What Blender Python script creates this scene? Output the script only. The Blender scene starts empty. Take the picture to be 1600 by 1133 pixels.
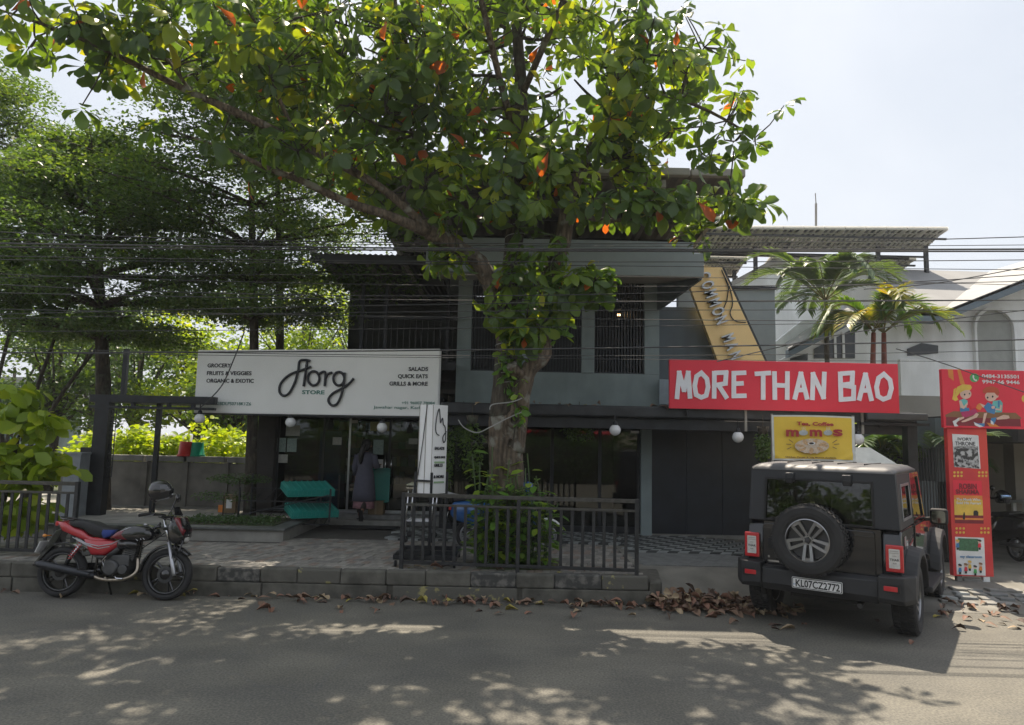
import bpy, bmesh, math, random
import numpy as np
from mathutils import Vector, Matrix, Euler
random.seed(7); RN = np.random.RandomState(11)
R = math.radians
S = bpy.context.scene
COL = S.collection

# ------------------------------------------------------------------ camera
CAM_H, PITCH, ROLL, FPX = 2.05, R(6.2), .022, 1110.0
_f = Vector((0, math.cos(PITCH), math.sin(PITCH)))
_u0 = Vector((0, -math.sin(PITCH), math.cos(PITCH)))
_r = Vector((1, 0, 0)) * math.cos(ROLL) + _u0 * math.sin(ROLL)
_u = Vector((-1, 0, 0)) * math.sin(ROLL) + _u0 * math.cos(ROLL)
cd = bpy.data.cameras.new('camera'); cam = bpy.data.objects.new('camera', cd); COL.objects.link(cam)
cd.sensor_width = 36; cd.lens = 36 * FPX / 1600; cd.clip_start = .05; cd.clip_end = 1500
M3 = Matrix((_r, _u, -_f)).transposed().to_4x4(); M3.translation = (0, 0, CAM_H)
cam.matrix_world = M3; S.camera = cam
def W(px, py, Y):
    "world point seen at photo pixel (px,py) at distance Y along the street normal (measuring aid)"
    d = _f + _r * ((px - 800) / FPX) - _u * ((py - 566.5) / FPX)
    t = Y / d.y
    return Vector((d.x * t, Y, CAM_H + d.z * t))
def Gp(px, py, z=0):
    d = _f + _r * ((px - 800) / FPX) - _u * ((py - 566.5) / FPX)
    t = (z - CAM_H) / d.z
    return Vector((d.x * t, d.y * t, z))

# ------------------------------------------------------------------ light
SUN_EL, SUN_DX = R(62), .12
wd = bpy.data.worlds.new('World'); S.world = wd; wd.use_nodes = True
nt = wd.node_tree; nt.nodes.clear()
sky = nt.nodes.new('ShaderNodeTexSky'); sky.sky_type = 'NISHITA'; sky.sun_disc = False
sky.sun_elevation = SUN_EL; sky.sun_rotation = math.atan2(SUN_DX, 1)
sky.air_density = 1.3; sky.dust_density = 5.5; sky.ozone_density = 1.2; sky.altitude = 10
bgn = nt.nodes.new('ShaderNodeBackground'); bgn.inputs[1].default_value = .15
hz = nt.nodes.new('ShaderNodeMix'); hz.data_type = 'RGBA'
hz.inputs[0].default_value = .42; hz.inputs[7].default_value = (2.62, 2.78, 3.0, 1)
no = nt.nodes.new('ShaderNodeTexNoise'); no.inputs['Scale'].default_value = 1.6; no.inputs['Detail'].default_value = 5
mr = nt.nodes.new('ShaderNodeMapRange'); mr.inputs[1].default_value = .35; mr.inputs[2].default_value = .7
mr.inputs[3].default_value = .93; mr.inputs[4].default_value = .97
tc = nt.nodes.new('ShaderNodeTexCoord'); wo = nt.nodes.new('ShaderNodeOutputWorld')
nt.links.new(tc.outputs['Generated'], no.inputs['Vector']); nt.links.new(no.outputs[0], mr.inputs[0])
nt.links.new(mr.outputs[0], hz.inputs[0])
cr_ = nt.nodes.new('ShaderNodeValToRGB'); n2_ = nt.nodes.new('ShaderNodeTexNoise'); n2_.inputs['Scale'].default_value = 2.2; n2_.inputs['Detail'].default_value = 7; n2_.inputs['Distortion'].default_value = .4
nt.links.new(tc.outputs['Generated'], n2_.inputs['Vector']); nt.links.new(n2_.outputs[0], cr_.inputs[0]); cr_.color_ramp.elements[0].position = .3; cr_.color_ramp.elements[1].position = .75
cm_ = nt.nodes.new('ShaderNodeMix'); cm_.data_type = 'RGBA'; cm_.inputs[6].default_value = (1.8, 1.96, 2.22, 1); cm_.inputs[7].default_value = (2.36, 2.46, 2.62, 1); nt.links.new(cr_.outputs[0], cm_.inputs[0]); nt.links.new(cm_.outputs[2], hz.inputs[7])
nt.links.new(sky.outputs[0], hz.inputs[6]); nt.links.new(hz.outputs[2], bgn.inputs[0]); nt.links.new(bgn.outputs[0], wo.inputs[0])
sd = bpy.data.lights.new('sun', 'SUN'); sd.energy = 3.25; sd.angle = R(.6); sd.color = (1, .88, .72)
so = bpy.data.objects.new('sun', sd); COL.objects.link(so)
_sv = Vector((SUN_DX, 1, 0)).normalized() * math.cos(SUN_EL) + Vector((0, 0, math.sin(SUN_EL)))
so.rotation_euler = _sv.to_track_quat('Z', 'Y').to_euler(); so.location = (0, 0, 30)
vs = S.view_settings; vs.view_transform = 'Standard'; vs.look = 'None'; vs.exposure = 1.32; vs.gamma = 1; vs.use_curve_mapping = False
S.render.engine = 'CYCLES'
S.cycles.volume_bounces = 0; S.cycles.max_bounces = 6; S.cycles.transparent_max_bounces = 10; S.cycles.diffuse_bounces = 3; S.cycles.glossy_bounces = 3
S.cycles.transmission_bounces = 4; S.cycles.caustics_reflective = False; S.cycles.caustics_refractive = False

# ------------------------------------------------------------------ materials
def mat(name, col, rough=.6, metal=0, var=.12, scale=6, bump=.0, bscale=40, coat=0, col2=None, spec=.5, f2=0.5, w2=.12, emit=None):
    m = bpy.data.materials.new(name); m.use_nodes = True
    n = m.node_tree.nodes; l = m.node_tree.links; b = n['Principled BSDF']
    b.inputs['Roughness'].default_value = rough; b.inputs['Metallic'].default_value = metal
    b.inputs['Coat Weight'].default_value = coat; b.inputs['Specular IOR Level'].default_value = spec
    t = n.new('ShaderNodeTexCoord')
    nz = n.new('ShaderNodeTexNoise'); nz.inputs['Scale'].default_value = scale; nz.inputs['Detail'].default_value = 6
    l.new(t.outputs['Object'], nz.inputs['Vector'])
    r = n.new('ShaderNodeValToRGB')
    c = Vector(col[:3])
    a, d = (c * (1 - var), c * (1 + var)) if col2 is None else (c, Vector(col2[:3]))
    r.color_ramp.elements[0].position = f2 - w2 if col2 else .3; r.color_ramp.elements[1].position = f2 + w2 if col2 else .7
    r.color_ramp.elements[0].color = (*a, 1); r.color_ramp.elements[1].color = (*d, 1)
    l.new(nz.outputs[0], r.inputs[0]); l.new(r.outputs[0], b.inputs['Base Color'])
    if bump:
        n2 = n.new('ShaderNodeTexNoise'); n2.inputs['Scale'].default_value = bscale; n2.inputs['Detail'].default_value = 5
        l.new(t.outputs['Object'], n2.inputs['Vector'])
        bp = n.new('ShaderNodeBump'); bp.inputs['Strength'].default_value = bump; bp.inputs['Distance'].default_value = .01
        l.new(n2.outputs[0], bp.inputs['Height']); l.new(bp.outputs[0], b.inputs['Normal'])
    if emit:
        b.inputs['Emission Color'].default_value = (*emit[:3], 1); b.inputs['Emission Strength'].default_value = emit[3]
    return m
def leafmat(name, ramp, trans=.35, rough=.42, tcol=1.6):
    "ramp: list of (pos, colour) read by the per-leaf attribute v; light passes through the blade"
    m = bpy.data.materials.new(name); m.use_nodes = True
    n = m.node_tree.nodes; l = m.node_tree.links; b = n['Principled BSDF']; o = n['Material Output']
    at = n.new('ShaderNodeAttribute'); at.attribute_name = 'v'
    r = n.new('ShaderNodeValToRGB'); e = r.color_ramp.elements
    while len(e) < len(ramp): e.new(.5)
    for i, (p, c) in enumerate(ramp): e[i].position = p; e[i].color = (*c, 1)
    l.new(at.outputs['Fac'], r.inputs[0]); l.new(r.outputs[0], b.inputs['Base Color'])
    b.inputs['Roughness'].default_value = rough; b.inputs['Specular IOR Level'].default_value = .45
    tr = n.new('ShaderNodeBsdfTranslucent'); g = n.new('ShaderNodeMix'); g.data_type = 'RGBA'; g.blend_type = 'MULTIPLY'
    g.inputs[0].default_value = 1; g.inputs[7].default_value = (1.25 * tcol, 1.15 * tcol, .3 * tcol, 1)
    l.new(r.outputs[0], g.inputs[6]); l.new(g.outputs[2], tr.inputs[0])
    mx = n.new('ShaderNodeMixShader'); mx.inputs[0].default_value = trans
    l.new(b.outputs[0], mx.inputs[1]); l.new(tr.outputs[0], mx.inputs[2]); l.new(mx.outputs[0], o.inputs[0])
    return m
def glassmat(name, tint=(.5, .55, .55), ior=1.5, rough=.02):
    m = bpy.data.materials.new(name); m.use_nodes = True
    n = m.node_tree.nodes; l = m.node_tree.links; o = n['Material Output']; n.remove(n['Principled BSDF'])
    fr = n.new('ShaderNodeFresnel'); fr.inputs[0].default_value = ior
    t = n.new('ShaderNodeBsdfTransparent'); t.inputs[0].default_value = (*tint, 1)
    g = n.new('ShaderNodeBsdfGlossy'); g.inputs['Roughness'].default_value = rough
    mx = n.new('ShaderNodeMixShader'); l.new(fr.outputs[0], mx.inputs[0]); l.new(t.outputs[0], mx.inputs[1]); l.new(g.outputs[0], mx.inputs[2])
    l.new(mx.outputs[0], o.inputs[0]); return m

# ------------------------------------------------------------------ mesh builder
class MB:
    def __init__(s): s.v = []; s.f = []
    def add(s, V, F, M=None):
        o = len(s.v)
        s.v += [tuple(M @ Vector(p)) if M is not None else tuple(p) for p in V]
        s.f += [tuple(i + o for i in f) for f in F]; return s
    def box(s, c, d, M=None, rz=0, rx=0, ry=0):
        x, y, z = d[0] / 2, d[1] / 2, d[2] / 2
        V = [(-x, -y, -z), (x, -y, -z), (x, y, -z), (-x, y, -z), (-x, -y, z), (x, -y, z), (x, y, z), (-x, y, z)]
        T = Matrix.Translation(Vector(c)) @ Euler((rx, ry, rz)).to_matrix().to_4x4()
        if M is not None: T = M @ T
        return s.add(V, [(0, 3, 2, 1), (4, 5, 6, 7), (0, 1, 5, 4), (1, 2, 6, 5), (2, 3, 7, 6), (3, 0, 4, 7)], T)
    def b2(s, a, b, M=None):
        return s.box([(a[i] + b[i]) / 2 for i in range(3)], [abs(b[i] - a[i]) for i in range(3)], M)
    def tube(s, pts, r, n=8, cap=True, jit=0, M=None):
        pts = [Vector(p) for p in pts]; k = len(pts)
        rs = r if isinstance(r, (list, tuple)) else [r] * k
        T = [(pts[min(i + 1, k - 1)] - pts[max(i - 1, 0)]).normalized() for i in range(k)]
        a = Vector((0, 0, 1)) if abs(T[0].z) < .9 else Vector((1, 0, 0))
        u = T[0].cross(a).normalized(); V = []; F = []
        for i in range(k):
            u = (u - T[i] * u.dot(T[i])).normalized(); w = T[i].cross(u)
            for j in range(n):
                q = 2 * math.pi * j / n; rr = rs[i] * (1 + (random.uniform(-jit, jit) if jit else 0))
                V.append(pts[i] + (u * math.cos(q) + w * math.sin(q)) * rr)
        for i in range(k - 1):
            for j in range(n):
                F.append((i * n + j, i * n + (j + 1) % n, (i + 1) * n + (j + 1) % n, (i + 1) * n + j))
        if cap: F.append(tuple(range(n))[::-1]); F.append(tuple((k - 1) * n + j for j in range(n)))
        return s.add(V, F, M)
    def lathe(s, prof, n=24, M=None, a0=0, a1=2 * math.pi):
        "profile (radius,height) turned about local z"
        full = abs(a1 - a0 - 2 * math.pi) < 1e-6; m = n if full else n + 1; V = []; F = []
        for (r, z) in prof:
            for j in range(m):
                q = a0 + (a1 - a0) * j / n; V.append((r * math.cos(q), r * math.sin(q), z))
        for i in range(len(prof) - 1):
            for j in range(n):
                j2 = (j + 1) % m; F.append((i * m + j, i * m + j2, (i + 1) * m + j2, (i + 1) * m + j))
        return s.add(V, F, M)
    def ball(s, c, r, n=16, sz=1):
        pr = [(max(1e-4, math.sin(math.pi * i / 10)) * r, -math.cos(math.pi * i / 10) * r * sz) for i in range(11)]
        return s.lathe(pr, n, Matrix.Translation(Vector(c)))
    def prism(s, poly, a, b, axis='y', M=None):
        "polygon in the plane across axis, extruded from a to b (poly = (x,z) for y, (y,z) for x, (x,y) for z)"
        def P(p, t): return (p[0], t, p[1]) if axis == 'y' else ((t, p[0], p[1]) if axis == 'x' else (p[0], p[1], t))
        n = len(poly); V = [P(p, a) for p in poly] + [P(p, b) for p in poly]
        F = [tuple(range(n)), tuple(range(2 * n - 1, n - 1, -1))] + [(i, i + n, (i + 1) % n + n, (i + 1) % n) for i in range(n)]
        return s.add(V, F, M)
    def ring(s, outer, inner, a, b, axis='y', M=None):
        "panel with a hole: outer and inner outlines with the same number of points"
        def P(p, t): return (p[0], t, p[1]) if axis == 'y' else ((t, p[0], p[1]) if axis == 'x' else (p[0], p[1], t))
        n = len(outer); V = [P(p, t) for t in (a, b) for L in (outer, inner) for p in L]; F = []
        for i in range(n):
            j = (i + 1) % n
            F += [(i, j, n + j, n + i), (2 * n + j, 2 * n + i, 3 * n + i, 3 * n + j), (j, i, 2 * n + i, 2 * n + j), (n + i, n + j, 3 * n + j, 3 * n + i)]
        return s.add(V, F, M)
    def loft(s, secs, cap=True, M=None):
        n = len(secs[0]); V = [p for q in secs for p in q]; F = []
        for i in range(len(secs) - 1):
            for j in range(n): F.append((i * n + j, i * n + (j + 1) % n, (i + 1) * n + (j + 1) % n, (i + 1) * n + j))
        if cap: F += [tuple(range(n))[::-1], tuple((len(secs) - 1) * n + j for j in range(n))]
        return s.add(V, F, M)
    def mesh(s, name):
        me = bpy.data.meshes.new(name); me.from_pydata(s.v, [], s.f)
        bm = bmesh.new(); bm.from_mesh(me); bmesh.ops.recalc_face_normals(bm, faces=bm.faces); bm.to_mesh(me); bm.free()
        return me
def rr(x0, z0, x1, z1, r=.03, k=3):
    "rounded rectangle outline"
    P = []
    for cx, cz, a in ((x1 - r, z1 - r, 0), (x0 + r, z1 - r, 90), (x0 + r, z0 + r, 180), (x1 - r, z0 + r, 270)):
        for i in range(k + 1):
            q = R(a + 90 * i / k); P.append((cx + r * math.cos(q), cz + r * math.sin(q)))
    return P
def thing(name, label, cat, loc=(0, 0, 0), rz=0, group=None, rot=None):
    o = bpy.data.objects.new(name, None); COL.objects.link(o); o.empty_display_size = .2
    o.location = loc; o.rotation_euler = rot if rot else (0, 0, rz); o['label'] = label; o['category'] = cat
    if group: o['group'] = group
    return o
def part(name, mb, m, parent, label=None, bevel=0, smooth=False, seg=2, stuff=False):
    me = mb if isinstance(mb, bpy.types.Mesh) else mb.mesh(name)
    if m is not None and not me.materials: me.materials.append(m)
    if smooth:
        me.polygons.foreach_set('use_smooth', [True] * len(me.polygons))
    o = bpy.data.objects.new(name, me); COL.objects.link(o); o.parent = parent
    if bevel:
        b = o.modifiers.new('bevel', 'BEVEL'); b.width = bevel; b.segments = seg; b.limit_method = 'ANGLE'; b.angle_limit = R(40)
        if smooth is False: pass
    if label: o['label'] = label
    if stuff: o['kind'] = 'stuff'
    return o
def solo(name, mb, m, label, cat, group=None, loc=(0, 0, 0), rz=0, **k):
    o = part(name, mb, m, None, **k); o.location = loc; o.rotation_euler = (0, 0, rz)
    o['label'] = label; o['category'] = cat
    if group: o['group'] = group
    return o
def struct(name, mb, m, parent=None, **k):
    o = part(name, mb, m, parent, **k)
    if parent is None: o['kind'] = 'structure'
    return o
def kids(o): return [c for c in KIDS.get(o.name, [])]
def copy_tree(root, label=None, loc=None, rot=None):
    ch = [o for o in bpy.data.objects if o.parent is not None]
    def rec(o, p):
        c = o.copy(); COL.objects.link(c); c.parent = p
        for k in ch:
            if k.parent == o: rec(k, c)
        return c
    c = rec(root, None)
    if label: c['label'] = label
    if loc is not None: c.location = loc
    if rot is not None: c.rotation_euler = rot
    return c
def catmull(P, n=6, closed=False):
    P = [Vector(p) for p in P]; k = len(P); out = []
    for i in range(k if closed else k - 1):
        g = (lambda j: P[j % k]) if closed else (lambda j: P[max(0, min(k - 1, j))])
        a, b, c, d = g(i - 1), g(i), g(i + 1), g(i + 2)
        for t in [j / n for j in range(n)]:
            out.append(.5 * ((2 * b) + (c - a) * t + (2 * a - 5 * b + 4 * c - d) * t * t + (3 * b - a - 3 * c + d) * t ** 3))
    if not closed: out.append(P[-1])
    return out
def text(name, s, size, m, parent, loc, rot=(R(90), 0, 0), ext=.002, bold=0, align='LEFT', sx=1, space=1, label=None, shear=0, res=3):
    cu = bpy.data.curves.new(name, 'FONT'); cu.body = s; cu.size = size; cu.extrude = ext; cu.offset = bold; cu.align_x = align
    cu.space_character = space; cu.resolution_u = res; cu.shear = shear; cu.fill_mode = 'BOTH'
    t = bpy.data.objects.new('tmp', cu); COL.objects.link(t)
    bpy.context.view_layer.update()
    me = bpy.data.meshes.new_from_object(t.evaluated_get(bpy.context.evaluated_depsgraph_get()))
    bpy.data.objects.remove(t); me.name = name; me.materials.clear(); me.materials.append(m)
    o = bpy.data.objects.new(name, me); COL.objects.link(o); o.parent = parent; o.location = loc; o.rotation_euler = rot; o.scale = (sx, 1, 1)
    if label: o['label'] = label
    return o
def band(mb, pts, w, y0, y1, closed=False, w1=None):
    "flat stroke with mitred joints in the XZ plane"
    P = [Vector((p[0], p[1])) for p in pts]; n = len(P); L = []; Q = []
    for i in range(n):
        a = P[i - 1] if (i > 0 or closed) else None; b = P[(i + 1) % n] if (i < n - 1 or closed) else None
        d0 = (P[i] - a).normalized() if a is not None else None; d1 = (b - P[i]).normalized() if b is not None else None
        d0 = d0 or d1; d1 = d1 or d0
        t = (d0 + d1).normalized(); nn = Vector((-t.y, t.x)); k = min(1.35, 1 / max(.35, nn.dot(Vector((-d0.y, d0.x)))))
        ww = w if w1 is None else w + (w1 - w) * i / (n - 1)
        L.append(P[i] + nn * ww / 2 * k); Q.append(P[i] - nn * ww / 2 * k)
    V = []
    for y in (y0, y1):
        for i in range(n): V.append((L[i].x, y, L[i].y)); V.append((Q[i].x, y, Q[i].y))
    F = []; m = 2 * n
    for i in range(n if closed else n - 1):
        j = (i + 1) % n
        F += [(2 * i, 2 * i + 1, 2 * j + 1, 2 * j), (m + 2 * i, m + 2 * j, m + 2 * j + 1, m + 2 * i + 1),
              (2 * i, 2 * j, m + 2 * j, m + 2 * i), (2 * i + 1, m + 2 * i + 1, m + 2 * j + 1, 2 * j + 1)]
    if not closed: F += [(0, m, m + 1, 1), (2 * n - 2, 2 * n - 1, m + 2 * n - 1, m + 2 * n - 2)]
    return mb.add(V, F)
def np_mesh(name, V, F, vals=None, per=None):
    "fast mesh from arrays; F is (m,k); vals gives attribute v per leaf, per = vertices per leaf"
    me = bpy.data.meshes.new(name); V = np.asarray(V, np.float32); F = np.asarray(F, np.int32); k = F.shape[1]
    me.vertices.add(len(V)); me.vertices.foreach_set('co', V.ravel())
    me.loops.add(F.size); me.loops.foreach_set('vertex_index', F.ravel())
    me.polygons.add(len(F)); me.polygons.foreach_set('loop_start', np.arange(0, F.size, k, dtype=np.int32))
    try: me.polygons.foreach_set('loop_total', np.full(len(F), k, np.int32))
    except Exception: pass
    if vals is not None:
        a = me.attributes.new('v', 'FLOAT', 'POINT'); a.data.foreach_set('value', np.repeat(np.asarray(vals, np.float32), per))
    me.update(calc_edges=True); me.validate(); return me
BIG_V = np.array([(0, 0, 0), (.3, -.1, .03), (.3, 0, 0), (.3, .1, .03), (.65, -.235, .06), (.65, 0, 0), (.65, .235, .06),
                  (.88, -.19, .02), (.88, 0, -.04), (.88, .19, .02), (1, 0, -.08)], np.float32)
BIG_F = np.array([(0, 1, 2), (0, 2, 3), (1, 4, 5), (1, 5, 2), (2, 5, 6), (2, 6, 3), (4, 7, 8), (4, 8, 5), (5, 8, 9), (5, 9, 6), (7, 10, 8), (8, 10, 9)], np.int32)
OV_V = np.array([(0, 0, 0), (.35, -.24, .04), (.4, 0, 0), (.35, .24, .04), (.75, -.2, 0), (.75, .2, 0), (1, 0, -.1)], np.float32)
OV_F = np.array([(0, 1, 2), (0, 2, 3), (1, 4, 2), (2, 5, 3), (4, 6, 2), (2, 6, 5)], np.int32)
SM_V = np.array([(0, 0, 0), (.5, -.28, .05), (1, 0, 0), (.5, .28, .05)], np.float32); SM_F = np.array([(0, 1, 2, 3)], np.int32)
def leaf_arrays(TV, TF, pos, d, nrm, ln, wd_=1.0):
    pos, d, nrm = (np.asarray(a, np.float64) for a in (pos, d, nrm))
    d = d / np.linalg.norm(d, axis=1, keepdims=True); sdv = np.cross(nrm, d); sdv /= np.linalg.norm(sdv, axis=1, keepdims=True) + 1e-9
    nn = np.cross(d, sdv); ln = np.asarray(ln)[:, None, None]
    V = pos[:, None, :] + ln * (TV[None, :, 0:1] * d[:, None, :] + wd_ * TV[None, :, 1:2] * sdv[:, None, :] + TV[None, :, 2:3] * nn[:, None, :])
    N = len(pos); F = (TF[None] + (np.arange(N) * len(TV))[:, None, None]).reshape(-1, TF.shape[1])
    return V.reshape(-1, 3), F

BLACK = mat('black_paint', (.018, .019, .021), .38, var=.3, bump=.05)
BLKM = mat('black_steel', (.022, .024, .028), .45, .3, var=.3, bump=.08)
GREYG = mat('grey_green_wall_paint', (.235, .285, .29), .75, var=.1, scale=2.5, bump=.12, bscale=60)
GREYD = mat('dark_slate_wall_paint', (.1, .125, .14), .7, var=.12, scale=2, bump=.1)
SOFF = mat('soffit_paint', (.32, .32, .3), .8, var=.08, scale=2)
WHITEP = mat('white_painted_wall', (.86, .87, .87), .8, var=.06, scale=2, bump=.1, bscale=50)
WHITE = mat('white_sheet', (.88, .88, .88), .5, var=.04, scale=2)
CHROME = mat('chrome', (.6, .6, .62), .18, 1, var=.1)
ALU = mat('alloy', (.42, .43, .45), .3, .9, var=.15, bump=.04)
RUB = mat('rubber', (.022, .022, .023), .8, var=.25, bump=.25, bscale=60)
CONC = mat('concrete', (.22, .215, .2), .88, var=.28, scale=4, bump=.35, bscale=30)
def barkmat(name, c1, c2, c3):
    m = mat(name, c1, .92, var=.3, scale=7, col2=c2, f2=.5, w2=.16); n = m.node_tree.nodes; l = m.node_tree.links; b = n['Principled BSDF']
    src = b.inputs['Base Color'].links[0].from_socket; t = n.new('ShaderNodeTexCoord'); mp = n.new('ShaderNodeMapping'); mp.inputs['Scale'].default_value = (26, 26, 5.5); l.new(t.outputs['Object'], mp.inputs[0])
    nz = n.new('ShaderNodeTexNoise'); nz.inputs['Scale'].default_value = 1; nz.inputs['Detail'].default_value = 7; nz.inputs['Roughness'].default_value = .65; l.new(mp.outputs[0], nz.inputs['Vector'])
    v = n.new('ShaderNodeTexVoronoi'); v.feature = 'DISTANCE_TO_EDGE'; v.inputs['Scale'].default_value = .55; l.new(mp.outputs[0], v.inputs['Vector'])
    mm = n.new('ShaderNodeMath'); mm.operation = 'MULTIPLY_ADD'; mm.inputs[1].default_value = .55; l.new(v.outputs['Distance'], mm.inputs[0]); l.new(nz.outputs[0], mm.inputs[2])
    r = n.new('ShaderNodeValToRGB'); r.color_ramp.elements[0].position = .42; r.color_ramp.elements[1].position = .8; r.color_ramp.elements[0].color = (.38, .36, .34, 1); r.color_ramp.elements[1].color = (1.25, 1.22, 1.15, 1); l.new(mm.outputs[0], r.inputs[0])
    x = n.new('ShaderNodeMix'); x.data_type = 'RGBA'; x.blend_type = 'MULTIPLY'; x.inputs[0].default_value = 1; l.new(src, x.inputs[6]); l.new(r.outputs[0], x.inputs[7])
    n3 = n.new('ShaderNodeTexNoise'); n3.inputs['Scale'].default_value = 5; n3.inputs['Detail'].default_value = 4; l.new(t.outputs['Object'], n3.inputs['Vector'])
    r3 = n.new('ShaderNodeValToRGB'); r3.color_ramp.elements[0].position = .56; r3.color_ramp.elements[1].position = .66; l.new(n3.outputs[0], r3.inputs[0])
    y = n.new('ShaderNodeMix'); y.data_type = 'RGBA'; y.inputs[7].default_value = (*c3, 1); l.new(r3.outputs[0], y.inputs[0]); l.new(x.outputs[2], y.inputs[6]); l.new(y.outputs[2], b.inputs['Base Color'])
    bp = n.new('ShaderNodeBump'); bp.inputs['Strength'].default_value = 1; bp.inputs['Distance'].default_value = .035; l.new(mm.outputs[0], bp.inputs['Height']); l.new(bp.outputs[0], b.inputs['Normal']); return m
BARK = barkmat('bark', (.19, .15, .115), (.12, .095, .07), (.24, .235, .2))
BARKD = barkmat('dark_bark', (.06, .05, .04), (.1, .085, .065), (.09, .1, .07))
TINTG = glassmat('shop_glass', (.55, .6, .58), 1.6)
CARG = glassmat('car_glass', (.3, .34, .33), 1.75)
BULB = mat('white_globe', (.78, .78, .8), .25, var=.02, coat=.3)
# ================================================================== GROUND
def sst(a, b, x):
    t = max(0, min(1, (x - a) / (b - a))); return t * t * (3 - 2 * t)
def road_mat():
    m = mat('asphalt', (.142, .143, .142), .86, var=.12, scale=1.3, bump=.22, bscale=110)
    n = m.node_tree.nodes; l = m.node_tree.links; b = n['Principled BSDF']; src = b.inputs['Base Color'].links[0].from_socket
    t = n.new('ShaderNodeTexCoord'); mp = n.new('ShaderNodeMapping'); mp.inputs['Scale'].default_value = (.7, 1.1, 1)
    a = n.new('ShaderNodeTexNoise'); a.inputs['Scale'].default_value = 1.1; a.inputs['Detail'].default_value = 8
    l.new(t.outputs['Object'], mp.inputs[0]); l.new(mp.outputs[0], a.inputs['Vector'])
    g = n.new('ShaderNodeTexNoise'); g.inputs['Scale'].default_value = 48; g.inputs['Detail'].default_value = 3; l.new(t.outputs['Object'], g.inputs['Vector'])
    v = n.new('ShaderNodeTexVoronoi'); v.inputs['Scale'].default_value = 55; l.new(t.outputs['Object'], v.inputs['Vector'])
    ck = n.new('ShaderNodeTexVoronoi'); ck.feature = 'DISTANCE_TO_EDGE'; ck.inputs['Scale'].default_value = .3; wn = n.new('ShaderNodeTexNoise'); wn.inputs['Scale'].default_value = 3; wn.inputs['Detail'].default_value = 6; wx_ = n.new('ShaderNodeMix'); wx_.data_type = 'RGBA'; wx_.inputs[0].default_value = .25; l.new(t.outputs['Object'], wn.inputs['Vector']); l.new(t.outputs['Object'], wx_.inputs[6]); l.new(wn.outputs['Color'], wx_.inputs[7]); l.new(wx_.outputs[2], ck.inputs['Vector'])
    def ramp(s, p0, c0, p1, c1):
        r = n.new('ShaderNodeValToRGB'); r.color_ramp.elements[0].position = p0; r.color_ramp.elements[1].position = p1
        r.color_ramp.elements[0].color = (c0, c0, c0, 1); r.color_ramp.elements[1].color = (c1, c1 * .98, c1 * .93, 1); l.new(s, r.inputs[0]); return r.outputs[0]
    cur = src
    for s in (ramp(a.outputs[0], .36, .8, .62, 1.1), ramp(g.outputs[0], .38, .74, .64, 1.24), ramp(v.outputs[0], .02, .7, .25, 1.02), ramp(ck.outputs['Distance'], .0, .95, .004, 1)):
        x = n.new('ShaderNodeMix'); x.data_type = 'RGBA'; x.blend_type = 'MULTIPLY'; x.inputs[0].default_value = 1
        l.new(cur, x.inputs[6]); l.new(s, x.inputs[7]); cur = x.outputs[2]
    l.new(cur, b.inputs['Base Color']); return m
ASPH = road_mat()
EARTH = mat('earth', (.09, .075, .05), .95, var=.35, scale=1, bump=.5, bscale=12, col2=(.06, .08, .03), f2=.52)
struct('ground', MB().add([(-400, -195, -.03), (400, -195, -.03), (400, 700, -.03), (-400, 700, -.03)], [(0, 1, 2, 3)]), EARTH)
KY = 9.28
struct('road', MB().add([(-70, -14, 0), (70, -14, 0), (70, KY + .1, 0), (-70, KY + .1, 0)], [(0, 1, 2, 3)]), ASPH)
def gh(x, y):
    k = sst(3.2, 5.2, x); top = .30 * (1 - k) + .10 * k; ln = 1.05 + k * .7
    return top * sst(0, 1, (y - 9.3) / ln) + .003
V = []; F = []; xs = np.linspace(1.8, 14, 42); ys = np.concatenate([np.linspace(9.25, 11.3, 18), np.linspace(11.6, 19, 9)])
for y in ys:
    for x in xs: V.append((x - (.0 if x > 1.9 else 0), y, gh(x, y)))
for j in range(len(ys) - 1):
    for i in range(len(xs) - 1): a = j * len(xs) + i; F.append((a, a + 1, a + len(xs) + 1, a + len(xs)))
struct('driveway', MB().add(V, F), mat('apron_concrete', (.2, .19, .165), .9, var=.25, scale=2, bump=.4, bscale=50), smooth=True)
# pavement slab with its bed, left of the driveway
PZ = .33
struct('pavement', MB().b2((-40, KY + .16, -.02), (1.8, 18, PZ - .02)), mat('paving_bed', (.07, .065, .058), .95, var=.2, bump=.3))
pav_root = struct('paving', MB().b2((-12, KY + .17, PZ - .0198), (1.79, KY + .18, PZ - .01)), CONC)
PAV = [mat('grey_paver', c, .85, var=.25, scale=9, bump=.4, bscale=60) for c in ((.25, .235, .21), (.2, .19, .175), (.3, .28, .25), (.24, .19, .16))]
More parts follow.
